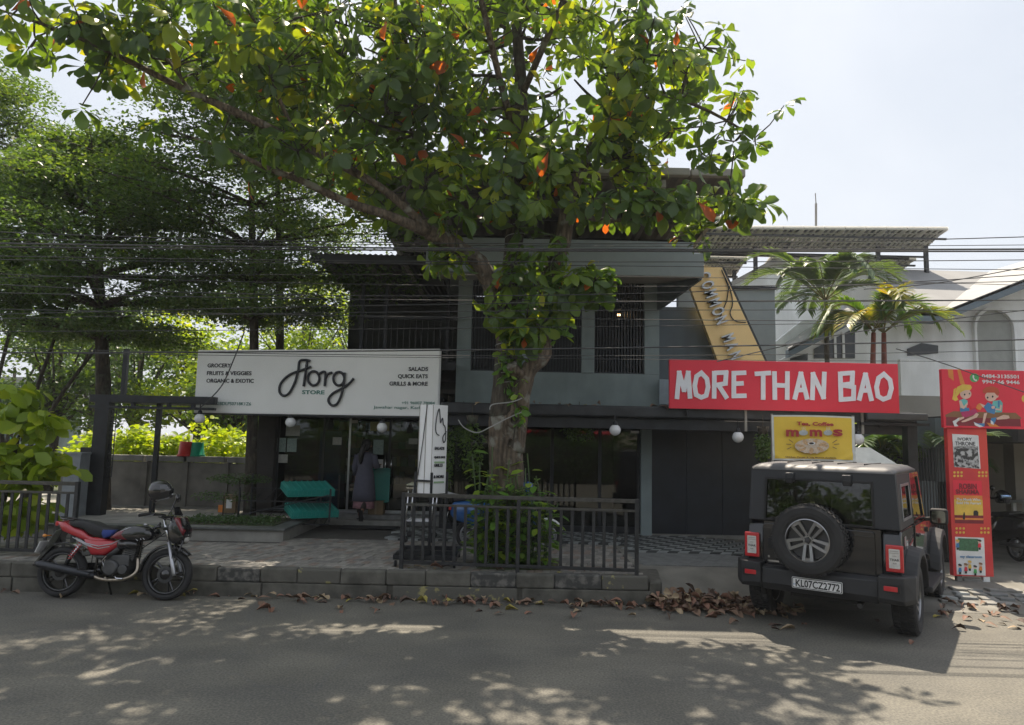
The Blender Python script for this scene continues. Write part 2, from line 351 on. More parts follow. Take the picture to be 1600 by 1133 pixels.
# brick pavers, laid in slanting rows
pm = []
for m_ in PAV:
    me = MB().box((0, 0, 0), (.096, .2, .03)).mesh('paver'); me.materials.append(m_); pm.append(me)
cand = []
for i in range(-125, 20):
    for j in range(0, 14):
        y = KY + .29 + j * .206; x = i * .102 + j * .05
        if x < -11.5 or x > 1.74: continue
        if x < -3.65 and y > 11.62: continue
        if y > 12.1: continue
        if -.45 < x < .75 and 9.75 < y < 10.75: continue     # the tree pit
        cand.append((x, y))
cand.sort(key=lambda p: (p[1] - p[0] * .0) + abs(p[0] + 1.5) * .25)
rest = [MB() for _ in PAV]
for k, (x, y) in enumerate(cand):
    q = random.choice((0, 0, 0, 1, 1, 2, 2, 3)); z = PZ - .012 + random.uniform(-.003, .004)
    if k < 300:
        o = bpy.data.objects.new('paver', pm[q]); COL.objects.link(o); o.parent = pav_root; o.location = (x, y, z); o.rotation_euler = (random.uniform(-.01, .01), 0, random.uniform(-.02, .02) - .12)
    else: rest[q].box((x, y, z), (.096, .2, .03), rz=-.12 + random.uniform(-.02, .02))
for q, mb in enumerate(rest): part('paver', mb, PAV[q], pav_root, stuff=True)
# kerb stones
KP = [mat('kerb_bare', (.105, .1, .085), .95, var=.4, scale=5, bump=.6, bscale=25),
      mat('kerb_dark', (.06, .06, .056), .9, scale=11, bump=.6, bscale=25, col2=(.17, .16, .145), f2=.55, w2=.08),
      mat('kerb_yellow', (.11, .105, .09), .9, scale=9, bump=.6, bscale=25, col2=(.3, .27, .12), f2=.63, w2=.03)]
kerb = struct('kerb', MB().b2((-40, KY + .03, -.02), (1.8, KY + .17, .17)), KP[0])
x = 1.8; i = 0
while x > -13:
    L_ = random.uniform(.4, .62)
    part('kerb_stone', MB().b2((x - L_ + .003, KY + random.uniform(-.006, .006), .175), (x, KY + .155, .355 + random.uniform(-.008, .008))), KP[(2, 1, 0, 1, 0, 0, 0)[i % 7]] if x > -2.5 else KP[(0, 0, 1, 0, 0, 2, 0)[i % 7]], kerb, bevel=.022)
    if i % 3 == 0: part('kerb_face', MB().b2((x - L_ * 2.7, KY + random.uniform(-.012, .006), -.02), (x + .02, KY + .03, .172)), KP[(0, 0, 0, 2, 0)[i % 5]], kerb, bevel=.008)
    x -= L_; i += 1
part('kerb_return', MB().prism([(1.81, KY), (1.81, 10.4), (2.14, 10.4), (1.98, KY + .05)], -.02, .29, 'z'), KP[0], kerb, bevel=.03)
# concrete border between the pavement and the driveway tiles
# small pavers and the cube pattern tiles in front of the shutter
TA = mat('tile_light', (.3, .315, .31), .7, var=.2, scale=6, bump=.2); TB = mat('tile_dark', (.045, .05, .05), .7, var=.25, scale=6, bump=.2)
TC = mat('tile_mid', (.18, .185, .18), .75, var=.2, scale=6, bump=.25)
tr_ = struct('forecourt_paving', MB().b2((1.81, 11.25, .2), (1.83, 13.3, .295)), TC)
sm = MB()
for i in range(0, 40):
    for j in range(0, 12):
        x = .5 + i * .11 + j * .055; y = 10.42 + j * .112
        lim = 10.42 + .12 * (x - 1.8)
        if 1.83 < x < 4.9 and y < 11.5: sm.add([(x, y, gh(x, y) + .012), (x + .105, y, gh(x + .105, y) + .012), (x + .155, y + .106, gh(x + .15, y + .1) + .012), (x + .05, y + .106, gh(x, y + .1) + .012),
                                          (x, y, gh(x, y) - .01), (x + .105, y, gh(x + .105, y) - .01), (x + .155, y + .106, gh(x + .15, y + .1) - .01), (x + .05, y + .106, gh(x, y + .1) - .01)],
                                         [(0, 1, 2, 3), (4, 5, 1, 0), (5, 6, 2, 1), (6, 7, 3, 2), (7, 4, 0, 3)])
part('small_paver', sm, TC, tr_, stuff=True)
n = 0
big = [MB(), MB()]
for j in range(0, 13):
    for i in range(-30, 34):
        for d in (0, 1):
            y = 11.62 + j * .17; x = i * .34 + j * .085 + d * .17 + (j % 2) * .17
            if not (-2.2 < x < 5.6): continue
            if x < 1.8 and y < 12.2: continue
            g = (gh(x, y) if x > 1.8 else PZ) + .001
            q = MB().add([(0, 0, .012), (.163, 0, .012), (.243, .163, .012), (.08, .163, .012), (0, 0, -.02), (.163, 0, -.02), (.243, .163, -.02), (.08, .163, -.02)],
                         [(0, 1, 2, 3), (4, 5, 1, 0), (5, 6, 2, 1), (6, 7, 3, 2), (7, 4, 0, 3)])
            if x > 1.5 and n < 300 and y < 13.1:
                if n < 2:
                    o = part('tile', q, (TA, TB)[d], tr_); (globals().__setitem__('tm%d' % d, o.data))
                else:
                    o = bpy.data.objects.new('tile', (tm0 if d == 0 else tm1)); COL.objects.link(o); o.parent = tr_
                o.location = (x, y, g + random.uniform(-.002, .002)); n += 1
            else: big[d].add([(a + x, b + y, c + g) for a, b, c in q.v], q.f)
part('tile', big[0], TA, tr_, stuff=True); part('tile', big[1], TB, tr_, stuff=True)
# uneven stone rows before the red book board on the right
sr = struct('rubble_paving', MB().b2((6.4, 10.0, -.01), (6.42, 10.02, .0)), CONC)
for j in range(4):
    for i in range(13):
        x = 5.9 + i * .27 + random.uniform(-.05, .05) + j * .07; y = 9.75 + j * .21 + random.uniform(-.03, .03) - i * .012
        z = gh(x, y)
        part('paving_stone', MB().box((x, y, z + .002), (random.uniform(.19, .25), .15, .05), rz=random.uniform(-.25, .1), rx=random.uniform(-.1, .1), ry=random.uniform(-.08, .08)), random.choice((CONC, TC, TA)), sr, bevel=.012)

def streaks(m, amt=.35):
    n = m.node_tree.nodes; l = m.node_tree.links; b = n['Principled BSDF']; src = b.inputs['Base Color'].links[0].from_socket
    t = n.new('ShaderNodeTexCoord'); mp = n.new('ShaderNodeMapping'); mp.inputs['Scale'].default_value = (2.3, 2.3, .45); nz = n.new('ShaderNodeTexNoise'); nz.inputs['Scale'].default_value = 1; nz.inputs['Detail'].default_value = 6
    l.new(t.outputs['Object'], mp.inputs[0]); l.new(mp.outputs[0], nz.inputs['Vector']); r = n.new('ShaderNodeValToRGB'); r.color_ramp.elements[0].position = .4; r.color_ramp.elements[1].position = .62
    r.color_ramp.elements[0].color = (1 - amt, 1 - amt, 1 - amt * 1.1, 1); r.color_ramp.elements[1].color = (1.05, 1.05, 1.05, 1); l.new(nz.outputs[0], r.inputs[0])
    x = n.new('ShaderNodeMix'); x.data_type = 'RGBA'; x.blend_type = 'MULTIPLY'; x.inputs[0].default_value = 1; l.new(src, x.inputs[6]); l.new(r.outputs[0], x.inputs[7]); l.new(x.outputs[2], b.inputs['Base Color'])
for m_ in (GREYG, GREYD, WHITEP, SOFF, CONC): streaks(m_, .13)
# ================================================================== RESTAURANT BUILDING
def wz(px, py, Y): return W(px, py, Y).z
def wx(px, py, Y): return W(px, py, Y).x
FY = 13.8
bld = thing('restaurant_building', 'grey green two storey restaurant with slatted upper windows behind the big street tree', 'building', (0, 0, 0))
x0 = wx(715, 500, FY); x1 = wx(1030, 500, FY)
zc = wz(900, 636, FY) ; ze = wz(900, 424, FY)
zt, zb = wz(870, 434, FY), wz(870, 582, FY)
wins = [(wx(a, 500, FY), wx(b, 500, FY)) for a, b in ((737, 815), (833, 909), (929, 1007))]
# the wall is built around its openings
part('wall', MB().b2((x0, FY, zc - .2), (x1, FY + .2, zb)), GREYG, bld)
part('wall', MB().b2((x0, FY, zt), (x1, FY + .2, ze + .3)), GREYG, bld)
ex = [x0] + [q for w_ in wins for q in w_] + [x1]
for i in range(0, len(ex), 2):
    part('pilaster', MB().b2((ex[i], FY - .03 if 0 < i < 6 else FY, zb), (ex[i + 1], FY + .2, zt)), GREYG, bld, bevel=.006)
SLAT = mat('slat', (.035, .04, .048), .5, .2, var=.2)
for (a, b) in wins:
    fr = part('window', MB().ring([(a, zb), (b, zb), (b, zt), (a, zt)], [(a + .03, zb + .03), (b - .03, zb + .03), (b - .03, zt - .03), (a + .03, zt - .03)], FY + .06, FY + .12), SLAT, bld)
    me = MB().b2((-.013, -.02, zb + .03), (.013, .02, zt - .03)).mesh('slat'); me.materials.append(SLAT)
    for k in range(15):
        o = bpy.data.objects.new('slat', me); COL.objects.link(o); o.parent = fr; o.location = (a + .03 + (k + .7) * (b - a - .06) / 15.4, FY + .085, 0)
    part('rail', MB().b2((a + .03, FY + .11, (zb + zt) / 2 + .35), (b - .03, FY + .13, (zb + zt) / 2 + .4)), SLAT, fr)
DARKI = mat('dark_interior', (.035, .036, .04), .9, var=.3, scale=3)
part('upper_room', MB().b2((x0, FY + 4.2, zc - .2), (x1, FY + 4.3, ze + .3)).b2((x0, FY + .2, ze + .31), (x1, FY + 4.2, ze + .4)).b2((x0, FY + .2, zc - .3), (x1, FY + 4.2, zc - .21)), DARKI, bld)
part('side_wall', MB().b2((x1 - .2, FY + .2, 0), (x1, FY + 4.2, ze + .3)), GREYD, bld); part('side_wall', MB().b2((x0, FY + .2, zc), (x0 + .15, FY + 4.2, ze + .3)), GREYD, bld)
# projecting eave slab
EY = 12.25
ex0, ex1 = wx(665, 410, EY), wx(1100, 410, EY); e0, e1 = wz(880, 428, EY), wz(880, 391, EY); e2 = wz(880, 374, EY + .25)
part('eave_fascia', MB().b2((ex0, EY, e0), (ex1, EY + .12, e1)), mat('fascia_grey', (.26, .3, .32), .7, var=.06, bump=.1), bld, bevel=.01)
part('parapet', MB().b2((ex0 - .0, EY + .25, e1 - .01), (ex1 - .12, EY + 4, e2)), mat('parapet_grey', (.3, .34, .36), .7, var=.06), bld, bevel=.01)
part('soffit', MB().add([(ex0, EY + .121, e0 + .01), (ex1, EY + .121, e0 + .01), (x1 + .02, FY + .02, ze - .22), (x0 - .3, FY + .02, ze - .22), (ex0, EY + .121, e1), (ex1, EY + .121, e1), (x1 + .02, FY + .02, e1), (x0 - .3, FY + .02, e1)],
     [(0, 3, 2, 1), (1, 2, 6, 5), (0, 4, 7, 3), (4, 5, 6, 7)]), SOFF, bld)
sx = W(1027, 505, FY); 
part('eave_cheek', MB().add([(ex1, EY + .12, e0), (x1 + .02, FY, ze - .22), (x1 + .02, FY, ze - .75), (ex1 - .03, EY + .12, e0 - .04), (ex1 - .06, EY + .12, e0), (x1 - .04, FY, ze - .22), (x1 - .04, FY, ze - .75), (ex1 - .07, EY + .12, e0 - .04)],
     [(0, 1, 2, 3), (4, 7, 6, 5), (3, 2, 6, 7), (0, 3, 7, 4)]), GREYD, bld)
# wing walls to the right of the facade
a = W(1030, 640, 14.6); b = W(1125, 500, 14.6)
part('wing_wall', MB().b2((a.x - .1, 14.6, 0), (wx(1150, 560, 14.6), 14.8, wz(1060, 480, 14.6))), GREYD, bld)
part('wing_wall', MB().b2((wx(1060, 480, 16), 16, 0), (wx(1211, 480, 16), 16.2, wz(1180, 452, 16))), mat('wing_grey', (.23, .27, .285), .75, var=.06, bump=.1), bld)
part('wall_coping', MB().b2((wx(1055, 480, 16), 15.93, wz(1180, 452, 16)), (wx(1213, 480, 16), 16.27, wz(1180, 448, 16))), BLKM, bld)
# high sheet roof with gutter
GYY = 11.7; g0 = wx(560, 270, GYY); g1 = wx(1163, 270, GYY); gz_ = wz(1060, 277, GYY); gt = wz(1060, 265, GYY)
GUT = mat('gutter_metal', (.3, .28, .25), .6, .1, var=.15, bump=.1)
for k in range(7):
    a = g0 + (g1 - g0) * k / 7; b = g0 + (g1 - g0) * (k + 1) / 7
    part('gutter', MB().b2((a + .008, GYY - .1, gz_), (b - .008, GYY + .03, gt)), GUT, bld, bevel=.02)
sh = MB(); nn = 60; zr = gz_ + .02
for k in range(nn + 1):
    x = g0 + (g1 - g0) * k / nn; d = .03 * (k % 2)
    sh.v += [(x, GYY, zr + d), (x - .0, 17.5, zr - .35 + d)]
sh.f = [(2 * k, 2 * k + 2, 2 * k + 3, 2 * k + 1) for k in range(nn)]
part('roof_sheet', sh, mat('roof_sheet_metal', (.16, .14, .13), .6, .2, var=.15), bld)
for yy in (12.4, 13.6, 14.8, 16.0, 17.2):
    part('purlin', MB().b2((g0, yy - .04, zr - .12 - (yy - 11.7) * .06), (g1, yy + .04, zr - .04 - (yy - 11.7) * .06)), BLKM, bld)
for k in range(6):
    x = g0 + .1 + (g1 - g0 - .2) * k / 5
    part('rafter', MB().add([(x - .04, GYY, zr - .2), (x + .04, GYY, zr - .2), (x + .04, GYY, zr - .07), (x - .04, GYY, zr - .07), (x - .04, 17.5, zr - .55), (x + .04, 17.5, zr - .55), (x + .04, 17.5, zr - .42), (x - .04, 17.5, zr - .42)],
         [(0, 1, 2, 3), (4, 7, 6, 5), (0, 4, 5, 1), (1, 5, 6, 2), (2, 6, 7, 3), (3, 7, 4, 0)]), GUT, bld)
for x in (ex1 - .5, 0.4, -1.8):
    part('roof_post', MB().b2((x - .05, 15.6, e2 - .3), (x + .05, 15.7, zr - .3)), BLKM, bld)
part('gable_wall', MB().b2((x0, 15.4, e2 - .1), (wx(1060, 380, 15.4), 15.5, zr - .45)), mat('gable_grey', (.09, .1, .105), .8, var=.1), bld)
# covered deck to the left: sloping sheet roof, beams, floor edge, dark back wall
DY0, DY1 = 12.6, 20.5
dl = wx(487, 405, DY0); dz = wz(560, 398, DY0); dr = ex0 + .1
dk = MB(); nn = 44
for k in range(nn + 1):
    x = dl + (dr - dl) * k / nn; d = .025 * (k % 2); dk.v += [(x, DY0, dz + d), (x, DY1, dz + .1 + d)]
dk.f = [(2 * k, 2 * k + 2, 2 * k + 3, 2 * k + 1) for k in range(nn)]
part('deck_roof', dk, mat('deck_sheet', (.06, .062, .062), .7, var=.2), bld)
part('deck_roof_edge', MB().b2((dl - .04, DY0, dz - .02), (dl, DY1, dz + .12)), mat('edge_trim', (.2, .21, .2), .5), bld)
part('deck_beam', MB().b2((dl, DY0 - .05, dz - .16), (dr, DY0 + .05, dz - .02)), BLKM, bld)
for yy in (14.4, 16.4, 18.4):
    part('deck_beam', MB().b2((dl, yy, dz - .14), (dr, yy + .08, dz - .02)), BLKM, bld)
for x in (dl + .1, dl + .9, dl + 1.6):
    part('deck_rafter', MB().b2((x, DY0 + .06, dz - .1), (x + .06, DY1, dz - .02)), GUT, bld)
fz0, fz1 = wz(600, 636, 13.4), wz(640, 545, 13.4)
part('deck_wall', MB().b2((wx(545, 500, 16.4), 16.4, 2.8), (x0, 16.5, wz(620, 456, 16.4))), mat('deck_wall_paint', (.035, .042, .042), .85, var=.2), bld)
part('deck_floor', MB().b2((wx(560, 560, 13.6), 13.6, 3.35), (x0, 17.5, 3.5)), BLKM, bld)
for px in (563, 600, 697):
    part('deck_post', MB().b2((wx(px, 500, 13.7), 13.7, 3.5), (wx(px, 500, 13.7) + .06, 13.76, dz - .16)), BLKM, bld)
part('deck_rail', MB().b2((wx(560, 530, 13.7), 13.7, 4.35), (x0, 13.74, 4.4)), BLKM, bld)
rb = MB().b2((-.008, -.008, 3.5), (.008, .008, 4.35)).mesh('baluster'); rb.materials.append(BLKM)
xx = wx(562, 530, 13.7)
while xx < x0:
    o = bpy.data.objects.new('baluster', rb); COL.objects.link(o); o.parent = bld; o.location = (xx, 13.72, 0); xx += .12
# lower canopy over the pavement: gutter box, fascia beam, posts
CY = 12.1
cx0, cx1 = wx(690, 640, CY), wx(1262, 650, CY); cm = (cx0 + cx1) / 2
c0, c1, c2, c3 = wz(960, 670, CY), wz(960, 654, CY), wz(960, 652, CY - .12), wz(960, 634, CY - .12)
part('canopy_beam', MB().b2((cx0, CY, c0), (cx1 + 1.6, CY + .12, c1)), BLKM, bld, bevel=.008)
part('canopy_gutter', MB().b2((cx0, CY - .16, c2), (cx1 + 1.75, CY - .02, c3)), mat('gutter_black', (.03, .032, .036), .4, .3, var=.3), bld, bevel=.03)
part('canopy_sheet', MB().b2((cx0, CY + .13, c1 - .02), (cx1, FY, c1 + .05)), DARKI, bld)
for px in (1163, 1345):
    part('canopy_hanger', MB().b2((wx(px, 650, CY - .17), CY - .19, c0), (wx(px, 650, CY - .17) + .04, CY - .162, c3)), GUT, bld)
# ground floor: glazing, column, shutter
GY = 13.75; gA, gB = wx(690, 760, GY), wx(1000, 760, GY); gzb = PZ; gzt = c1 - .02
part('column', MB().b2((gB, GY - .1, .3), (wx(1017, 760, GY), GY + .2, gzt)), GREYG, bld, bevel=.008)
for px in (690, 862, 937, 998):
    part('mullion', MB().b2((wx(px, 760, GY) - .03, GY, gzb), (wx(px, 760, GY) + .03, GY + .06, gzt)), BLKM, bld)
part('sill', MB().b2((gA, GY - .02, gzb), (gB, GY + .08, gzb + .12)), BLKM, bld)
for a, b in ((690, 862), (862, 937), (937, 998)):
    part('pane', MB().b2((wx(a, 760, GY) + .03, GY + .02, gzb + .12), (wx(b, 760, GY) - .03, GY + .032, gzt)), TINTG, bld)
SHUT = mat('shutter_black', (.022, .027, .035), .42, .1, var=.25, scale=3, bump=.05)
sxa = wx(1017, 760, GY); zs = .28
for k in range(6):
    part('shutter_panel', MB().b2((sxa + k * .68 + .006, GY - .01, zs), (sxa + (k + 1) * .68, GY + .04, c1 - .02)), SHUT, bld, bevel=.006)
part('shutter_threshold', MB().b2((sxa, GY - .1, .28), (sxa + 4.1, GY - .012, .34)), CONC, bld)
# dining room behind the glass
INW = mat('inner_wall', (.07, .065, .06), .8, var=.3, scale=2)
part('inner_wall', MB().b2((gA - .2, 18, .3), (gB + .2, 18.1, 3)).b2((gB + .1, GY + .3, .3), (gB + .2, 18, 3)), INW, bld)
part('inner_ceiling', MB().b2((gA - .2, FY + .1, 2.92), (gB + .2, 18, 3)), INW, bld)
part('menu_strip', MB().b2((wx(1000, 673, GY) - .18, GY - .02, wz(985, 677, GY)), (wx(1000, 673, GY) - .02, GY - .005, wz(985, 673, GY))), WHITE, bld)

# ================================================================== STORE (left part)
SY = 14.75
st = thing('grocery_store', 'glass fronted grocery shop with dark frame under the white board', 'shop')
sa, sb = wx(430, 740, SY), wx(696, 740, SY); FZ = .5; tz = wz(560, 654, SY)
part('floor_slab', MB().b2((sa - .4, 14.35, .2), (sb + .1, 18.6, FZ)), mat('granite_step', (.17, .17, .165), .6, var=.25, scale=8), st, bevel=.01)
part('step', MB().b2((wx(500, 822, 14.1), 14.02, PZ), (wx(632, 822, 14.1), 14.35, .43)), CONC, st, bevel=.012)
part('column', MB().b2((wx(403, 740, SY), SY - .15, .3), (sa, SY + .2, tz + .5)), mat('shop_column', (.04, .036, .032), .8, var=.2, bump=.2), st)
part('top_beam', MB().b2((sa - .3, 13.9, tz), (sb, SY - .02, tz + .4)), BLKM, st)
for px in (432, 503, 544, 607, 655, 694):
    part('mullion', MB().b2((wx(px, 740, SY) - .02, SY, FZ), (wx(px, 740, SY) + .02, SY + .05, tz)), ALU if px == 544 else BLKM, st)
for a, b in ((432, 503), (503, 544), (544, 607), (607, 655), (655, 694)):
    part('pane', MB().b2((wx(a, 740, SY) + .02, SY + .02, FZ + .06), (wx(b, 740, SY) - .02, SY + .03, tz)), TINTG, st)
part('threshold', MB().b2((sa, SY - .01, FZ), (sb, SY + .08, FZ + .06)), ALU, st)
for px in (603, 612):
    h = part('door_handle', MB().tube([(wx(px, 730, SY), SY - .07, wz(px, 746, SY)), (wx(px, 730, SY), SY - .07, wz(px, 710, SY))], .013, 8)
             .tube([(wx(px, 730, SY), SY - .07, wz(px, 743, SY)), (wx(px, 730, SY), SY + .02, wz(px, 743, SY))], .008, 6)
             .tube([(wx(px, 730, SY), SY - .07, wz(px, 713, SY)), (wx(px, 730, SY), SY + .02, wz(px, 713, SY))], .008, 6), CHROME, st, smooth=True)
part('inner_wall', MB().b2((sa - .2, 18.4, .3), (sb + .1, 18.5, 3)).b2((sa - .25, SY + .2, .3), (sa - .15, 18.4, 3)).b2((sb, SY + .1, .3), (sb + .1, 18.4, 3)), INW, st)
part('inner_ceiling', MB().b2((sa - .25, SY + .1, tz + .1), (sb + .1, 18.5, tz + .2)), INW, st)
# shop fittings: each a thing
PAP = mat('pale_paper', (.42, .42, .38), .8, var=.15, scale=30); PAP2 = mat('green_tint_paper', (.28, .36, .33), .8, var=.25, scale=40); PAPY = mat('yellow_paper', (.38, .36, .16), .8, var=.15, scale=40)
for (a, b, c, d, m_, lb) in ((445, 664, 467, 681, PAP, 'pale notice on the shop glass high at the left end'), (431, 684, 446, 706, PAP2, 'greenish notice at the far left edge of the shop glass'),
        (448, 685, 463, 706, PAP2, 'greenish notice second from the left edge of the shop glass'), (433, 710, 450, 723, PAP, 'small pale notice low on the left of the shop glass'),
        (519, 683, 533, 695, PAP, 'small pinkish notice on the glass left of the door post'), (583, 687, 599, 710, PAP2, 'notice on the glass door right of the woman'),
        (577, 659, 608, 673, PAPY, 'yellow notice behind the globe lamp over the door'), (545, 656, 557, 661, PAP, 'little white sticker at the top of the door frame'),
        (638, 685, 652, 694, PAP, 'small grey notice near the right end of the shop glass')):
    xa, xb = wx(a, 700, SY), wx(c, 700, SY); za, zb_ = wz(a, d, SY), wz(a, b, SY)
    solo('notice', MB().b2((xa, SY + .008, min(za, zb_)), (xb, SY + .014, max(za, zb_))), m_, lb, 'notice')
rack_m = mat('shelf_grey', (.12, .12, .12), .5, .3)
for s_, (xa, xb) in enumerate(((sa + .2, sa + 1.5), (sa + 1.9, sb - .3))):
    t = thing('display_shelf', ('display shelf of packed goods at the left back of the shop', 'display shelf of packed goods at the right back of the shop')[s_], 'shelf', group='shelves inside the shop')
    for k in range(4):
        part('shelf_board', MB().b2((xa, 17.3, .9 + k * .42), (xb, 17.8, .93 + k * .42)), rack_m, t)
        xx = xa + .06
        while xx < xb - .15:
            w_ = random.uniform(.09, .2); hh = random.uniform(.12, .3)
            part('packet', MB().b2((xx, 17.35, .931 + k * .42), (xx + w_ - .012, 17.5, .931 + k * .42 + hh)), random.choice(PKT) if 'PKT' in globals() else (globals().__setitem__('PKT', [mat('packet_' + n_, c_, .4) for n_, c_ in (('red', (.4, .06, .04)), ('teal', (.05, .3, .3)), ('white', (.5, .5, .48)), ('yellow', (.5, .35, .05)), ('blue', (.05, .12, .35)))]) or PKT[0]), t)
            xx += w_
t = thing('shop_counter', 'dark sloping counter seen through the shop glass behind the crates', 'counter')
part('counter_body', MB().b2((wx(445, 760, 15.6), 15.5, FZ), (wx(505, 760, 15.6), 16.1, 1.25)), DARKI, t, bevel=.01)
part('counter_hood', MB().b2((wx(447, 715, 15.6), 15.5, 1.3), (wx(520, 715, 15.6), 16.1, 1.62)), mat('navy_cloth', (.015, .02, .05), .8), t, bevel=.05)
solo('blue_cabinet', MB().b2((wx(500, 700, 15.3), 15.25, FZ), (wx(534, 700, 15.3), 15.75, 2.15)), mat('blue_cabinet_paint', (.02, .07, .22), .5, var=.25, scale=5), 'tall blue cabinet standing inside the glass left of the shop door', 'cabinet', bevel=.012)
solo('door_mat', MB().b2((wx(530, 832, 13.6), 13.55, PZ + .002), (wx(618, 832, 13.6), 13.95, PZ + .016)), mat('mat_black', (.02, .02, .022), .95, bump=.5), 'black door mat lying before the shop step', 'mat')
# raised planter platform to the left of the shop
pl = struct('raised_platform', MB().b2((-14, 11.8, .0), (-3.66, 17.5, .5)), mat('platform_concrete', (.27, .26, .235), .85, var=.25, scale=3, bump=.3))
xx = -3.62
for k in range(9):
    part('edge_slab', MB().b2((xx - .9 + .006, 11.74, .5), (xx, 12.02, .535)), mat('edge_slab_stone', (.1, .105, .1), .6, var=.3, scale=5, bump=.15) if k == 0 else ESM, pl, bevel=.006)
    if k == 0: ESM = [m_ for m_ in bpy.data.materials if m_.name.startswith('edge_slab_stone')][0]
    xx -= .9
part('edge_slab', MB().b2((-3.9, 12.026, .5), (-3.62, 14.3, .535)), ESM, pl, bevel=.006)
part('planter_soil', MB().b2((-5.6, 12.1, .5), (-3.95, 13.3, .53)), EARTH, pl)

# ================================================================== LEFT: steel pergola, boundary wall
pg = thing('steel_pergola', 'black steel pergola frame left of the white shop board', 'pergola')
PY = 13.3
pa, pb = wx(160, 630, PY), wx(310, 630, PY)
part('beam', MB().b2((pa - .25, PY, wz(230, 630, PY)), (pb + .3, PY + .15, wz(230, 618, PY))), BLKM, pg, bevel=.008)
part('beam', MB().b2((pa - .25, PY, wz(230, 639, PY)), (pb + .3, PY + .1, wz(230, 635, PY))), BLKM, pg)
for px in (206, 262, 300):
    part('strut', MB().b2((wx(px, 630, PY) - .03, PY + .02, wz(230, 636, PY)), (wx(px, 630, PY) + .03, PY + .1, wz(230, 630, PY) + .02)), BLKM, pg)
part('column', MB().b2((wx(141, 720, PY), PY, .33), (wx(163, 720, PY), PY + .2, wz(150, 624, PY))), BLKM, pg)
part('column', MB().b2((wx(124, 720, PY + .3), PY + .3, .33), (wx(140, 720, PY + .3), PY + .45, wz(150, 700, PY))), BLKM, pg)
part('post', MB().b2((wx(243, 700, PY + .2) - .04, PY + .2, .5), (wx(243, 700, PY + .2) + .04, PY + .28, wz(243, 630, PY))), BLKM, pg)
part('post', MB().b2((wx(192, 600, PY) - .05, PY + .02, wz(192, 620, PY)), (wx(192, 600, PY) + .03, PY + .1, wz(192, 545, PY))), BLKM, pg)
gm = MB(); ga, gb_ = wx(163, 700, PY), wx(175, 700, PY)
for k in range(4): gm.b2((ga + (gb_ - ga) * k / 3 - .006, PY + .05, 1.2), (ga + (gb_ - ga) * k / 3 + .006, PY + .062, wz(170, 640, PY)))
for k in range(18): gm.b2((ga, PY + .063, 1.2 + k * .085), (gb_, PY + .073, 1.212 + k * .085))
part('wire_grille', gm, BLKM, pg, stuff=True)
for k in range(16):
    part('joist', MB().b2((pa + k * .12, PY + .15, wz(230, 628, PY)), (pa + k * .12 + .02, PY + 1.6, wz(230, 625, PY))), BLKM, pg)
bw = thing('boundary_wall', 'grey concrete panel wall with sunlit coping at the back of the platform', 'wall')
BY = 15.2; zt_ = wz(250, 722, BY); zcap = wz(250, 712, BY)
xx = wx(96, 760, BY); i = 0
BW = mat('wall_panel_grey', (.17, .16, .14), .9, var=.3, scale=2.5, bump=.3)
while xx < wx(404, 760, BY):
    w_ = .86
    part('panel', MB().b2((xx + .01, BY + .03, .3), (xx + w_, BY + .12, zt_)), BW, bw)
    part('post', MB().b2((xx - .06, BY - .02, .3), (xx + .06, BY + .15, zt_ + .01)), BW, bw, bevel=.01)
    part('coping', MB().b2((xx + .02, BY - .03, zt_ + .012), (xx + w_ - .03, BY + .2, zcap)), CONC, bw, bevel=.02)
    xx += w_; i += 1
solo('gate_pillar', MB().b2((wx(97, 760, 13), 13, .3), (wx(122, 760, 13), 13.3, wz(110, 710, 13))).b2((wx(95, 760, 13), 12.98, wz(110, 710, 13)), (wx(124, 760, 13), 13.32, wz(110, 707, 13))), mat('pillar_grey', (.26, .28, .3), .8, var=.15, bump=.2), 'short pale grey pillar beside the black steel column', 'pillar')
def bucket(loc, m_, lb):
    t = thing('tub', lb, 'tub', loc); 
    part('body', MB().lathe([(.001, .41), (.15, .41), (.155, .395), (.19, .04), (.205, .03), (.205, 0), (.19, 0)], 20), m_, t, smooth=True)
    part('rim', MB().lathe([(.185, .0), (.215, .0), (.215, .045), (.186, .045), (.185, .0)], 20), m_, t); t.scale = (.82, .82, .74); return t
z_ = zcap
bucket((wx(289, 712, BY + .05), BY + .08, zcap), mat('red_plastic', (.55, .035, .03), .35), 'upturned red plastic tub on the wall coping')
bucket((wx(308, 712, BY + .1), BY + .1, zcap), mat('green_plastic', (.01, .3, .17), .35), 'upturned green plastic tub on the wall coping').scale = (.76, .76, .72)
t = thing('bottle', 'green glass bottle on the wall left of the steel column', 'bottle', (wx(121, 700, BY), 13.15, wz(110, 707, 13)))
part('glass', MB().lathe([(.001, 0), (.035, 0), (.036, .15), (.014, .2), (.013, .26), (.001, .26)], 14), mat('green_glass', (.01, .25, .08), .1, coat=1), t, smooth=True)
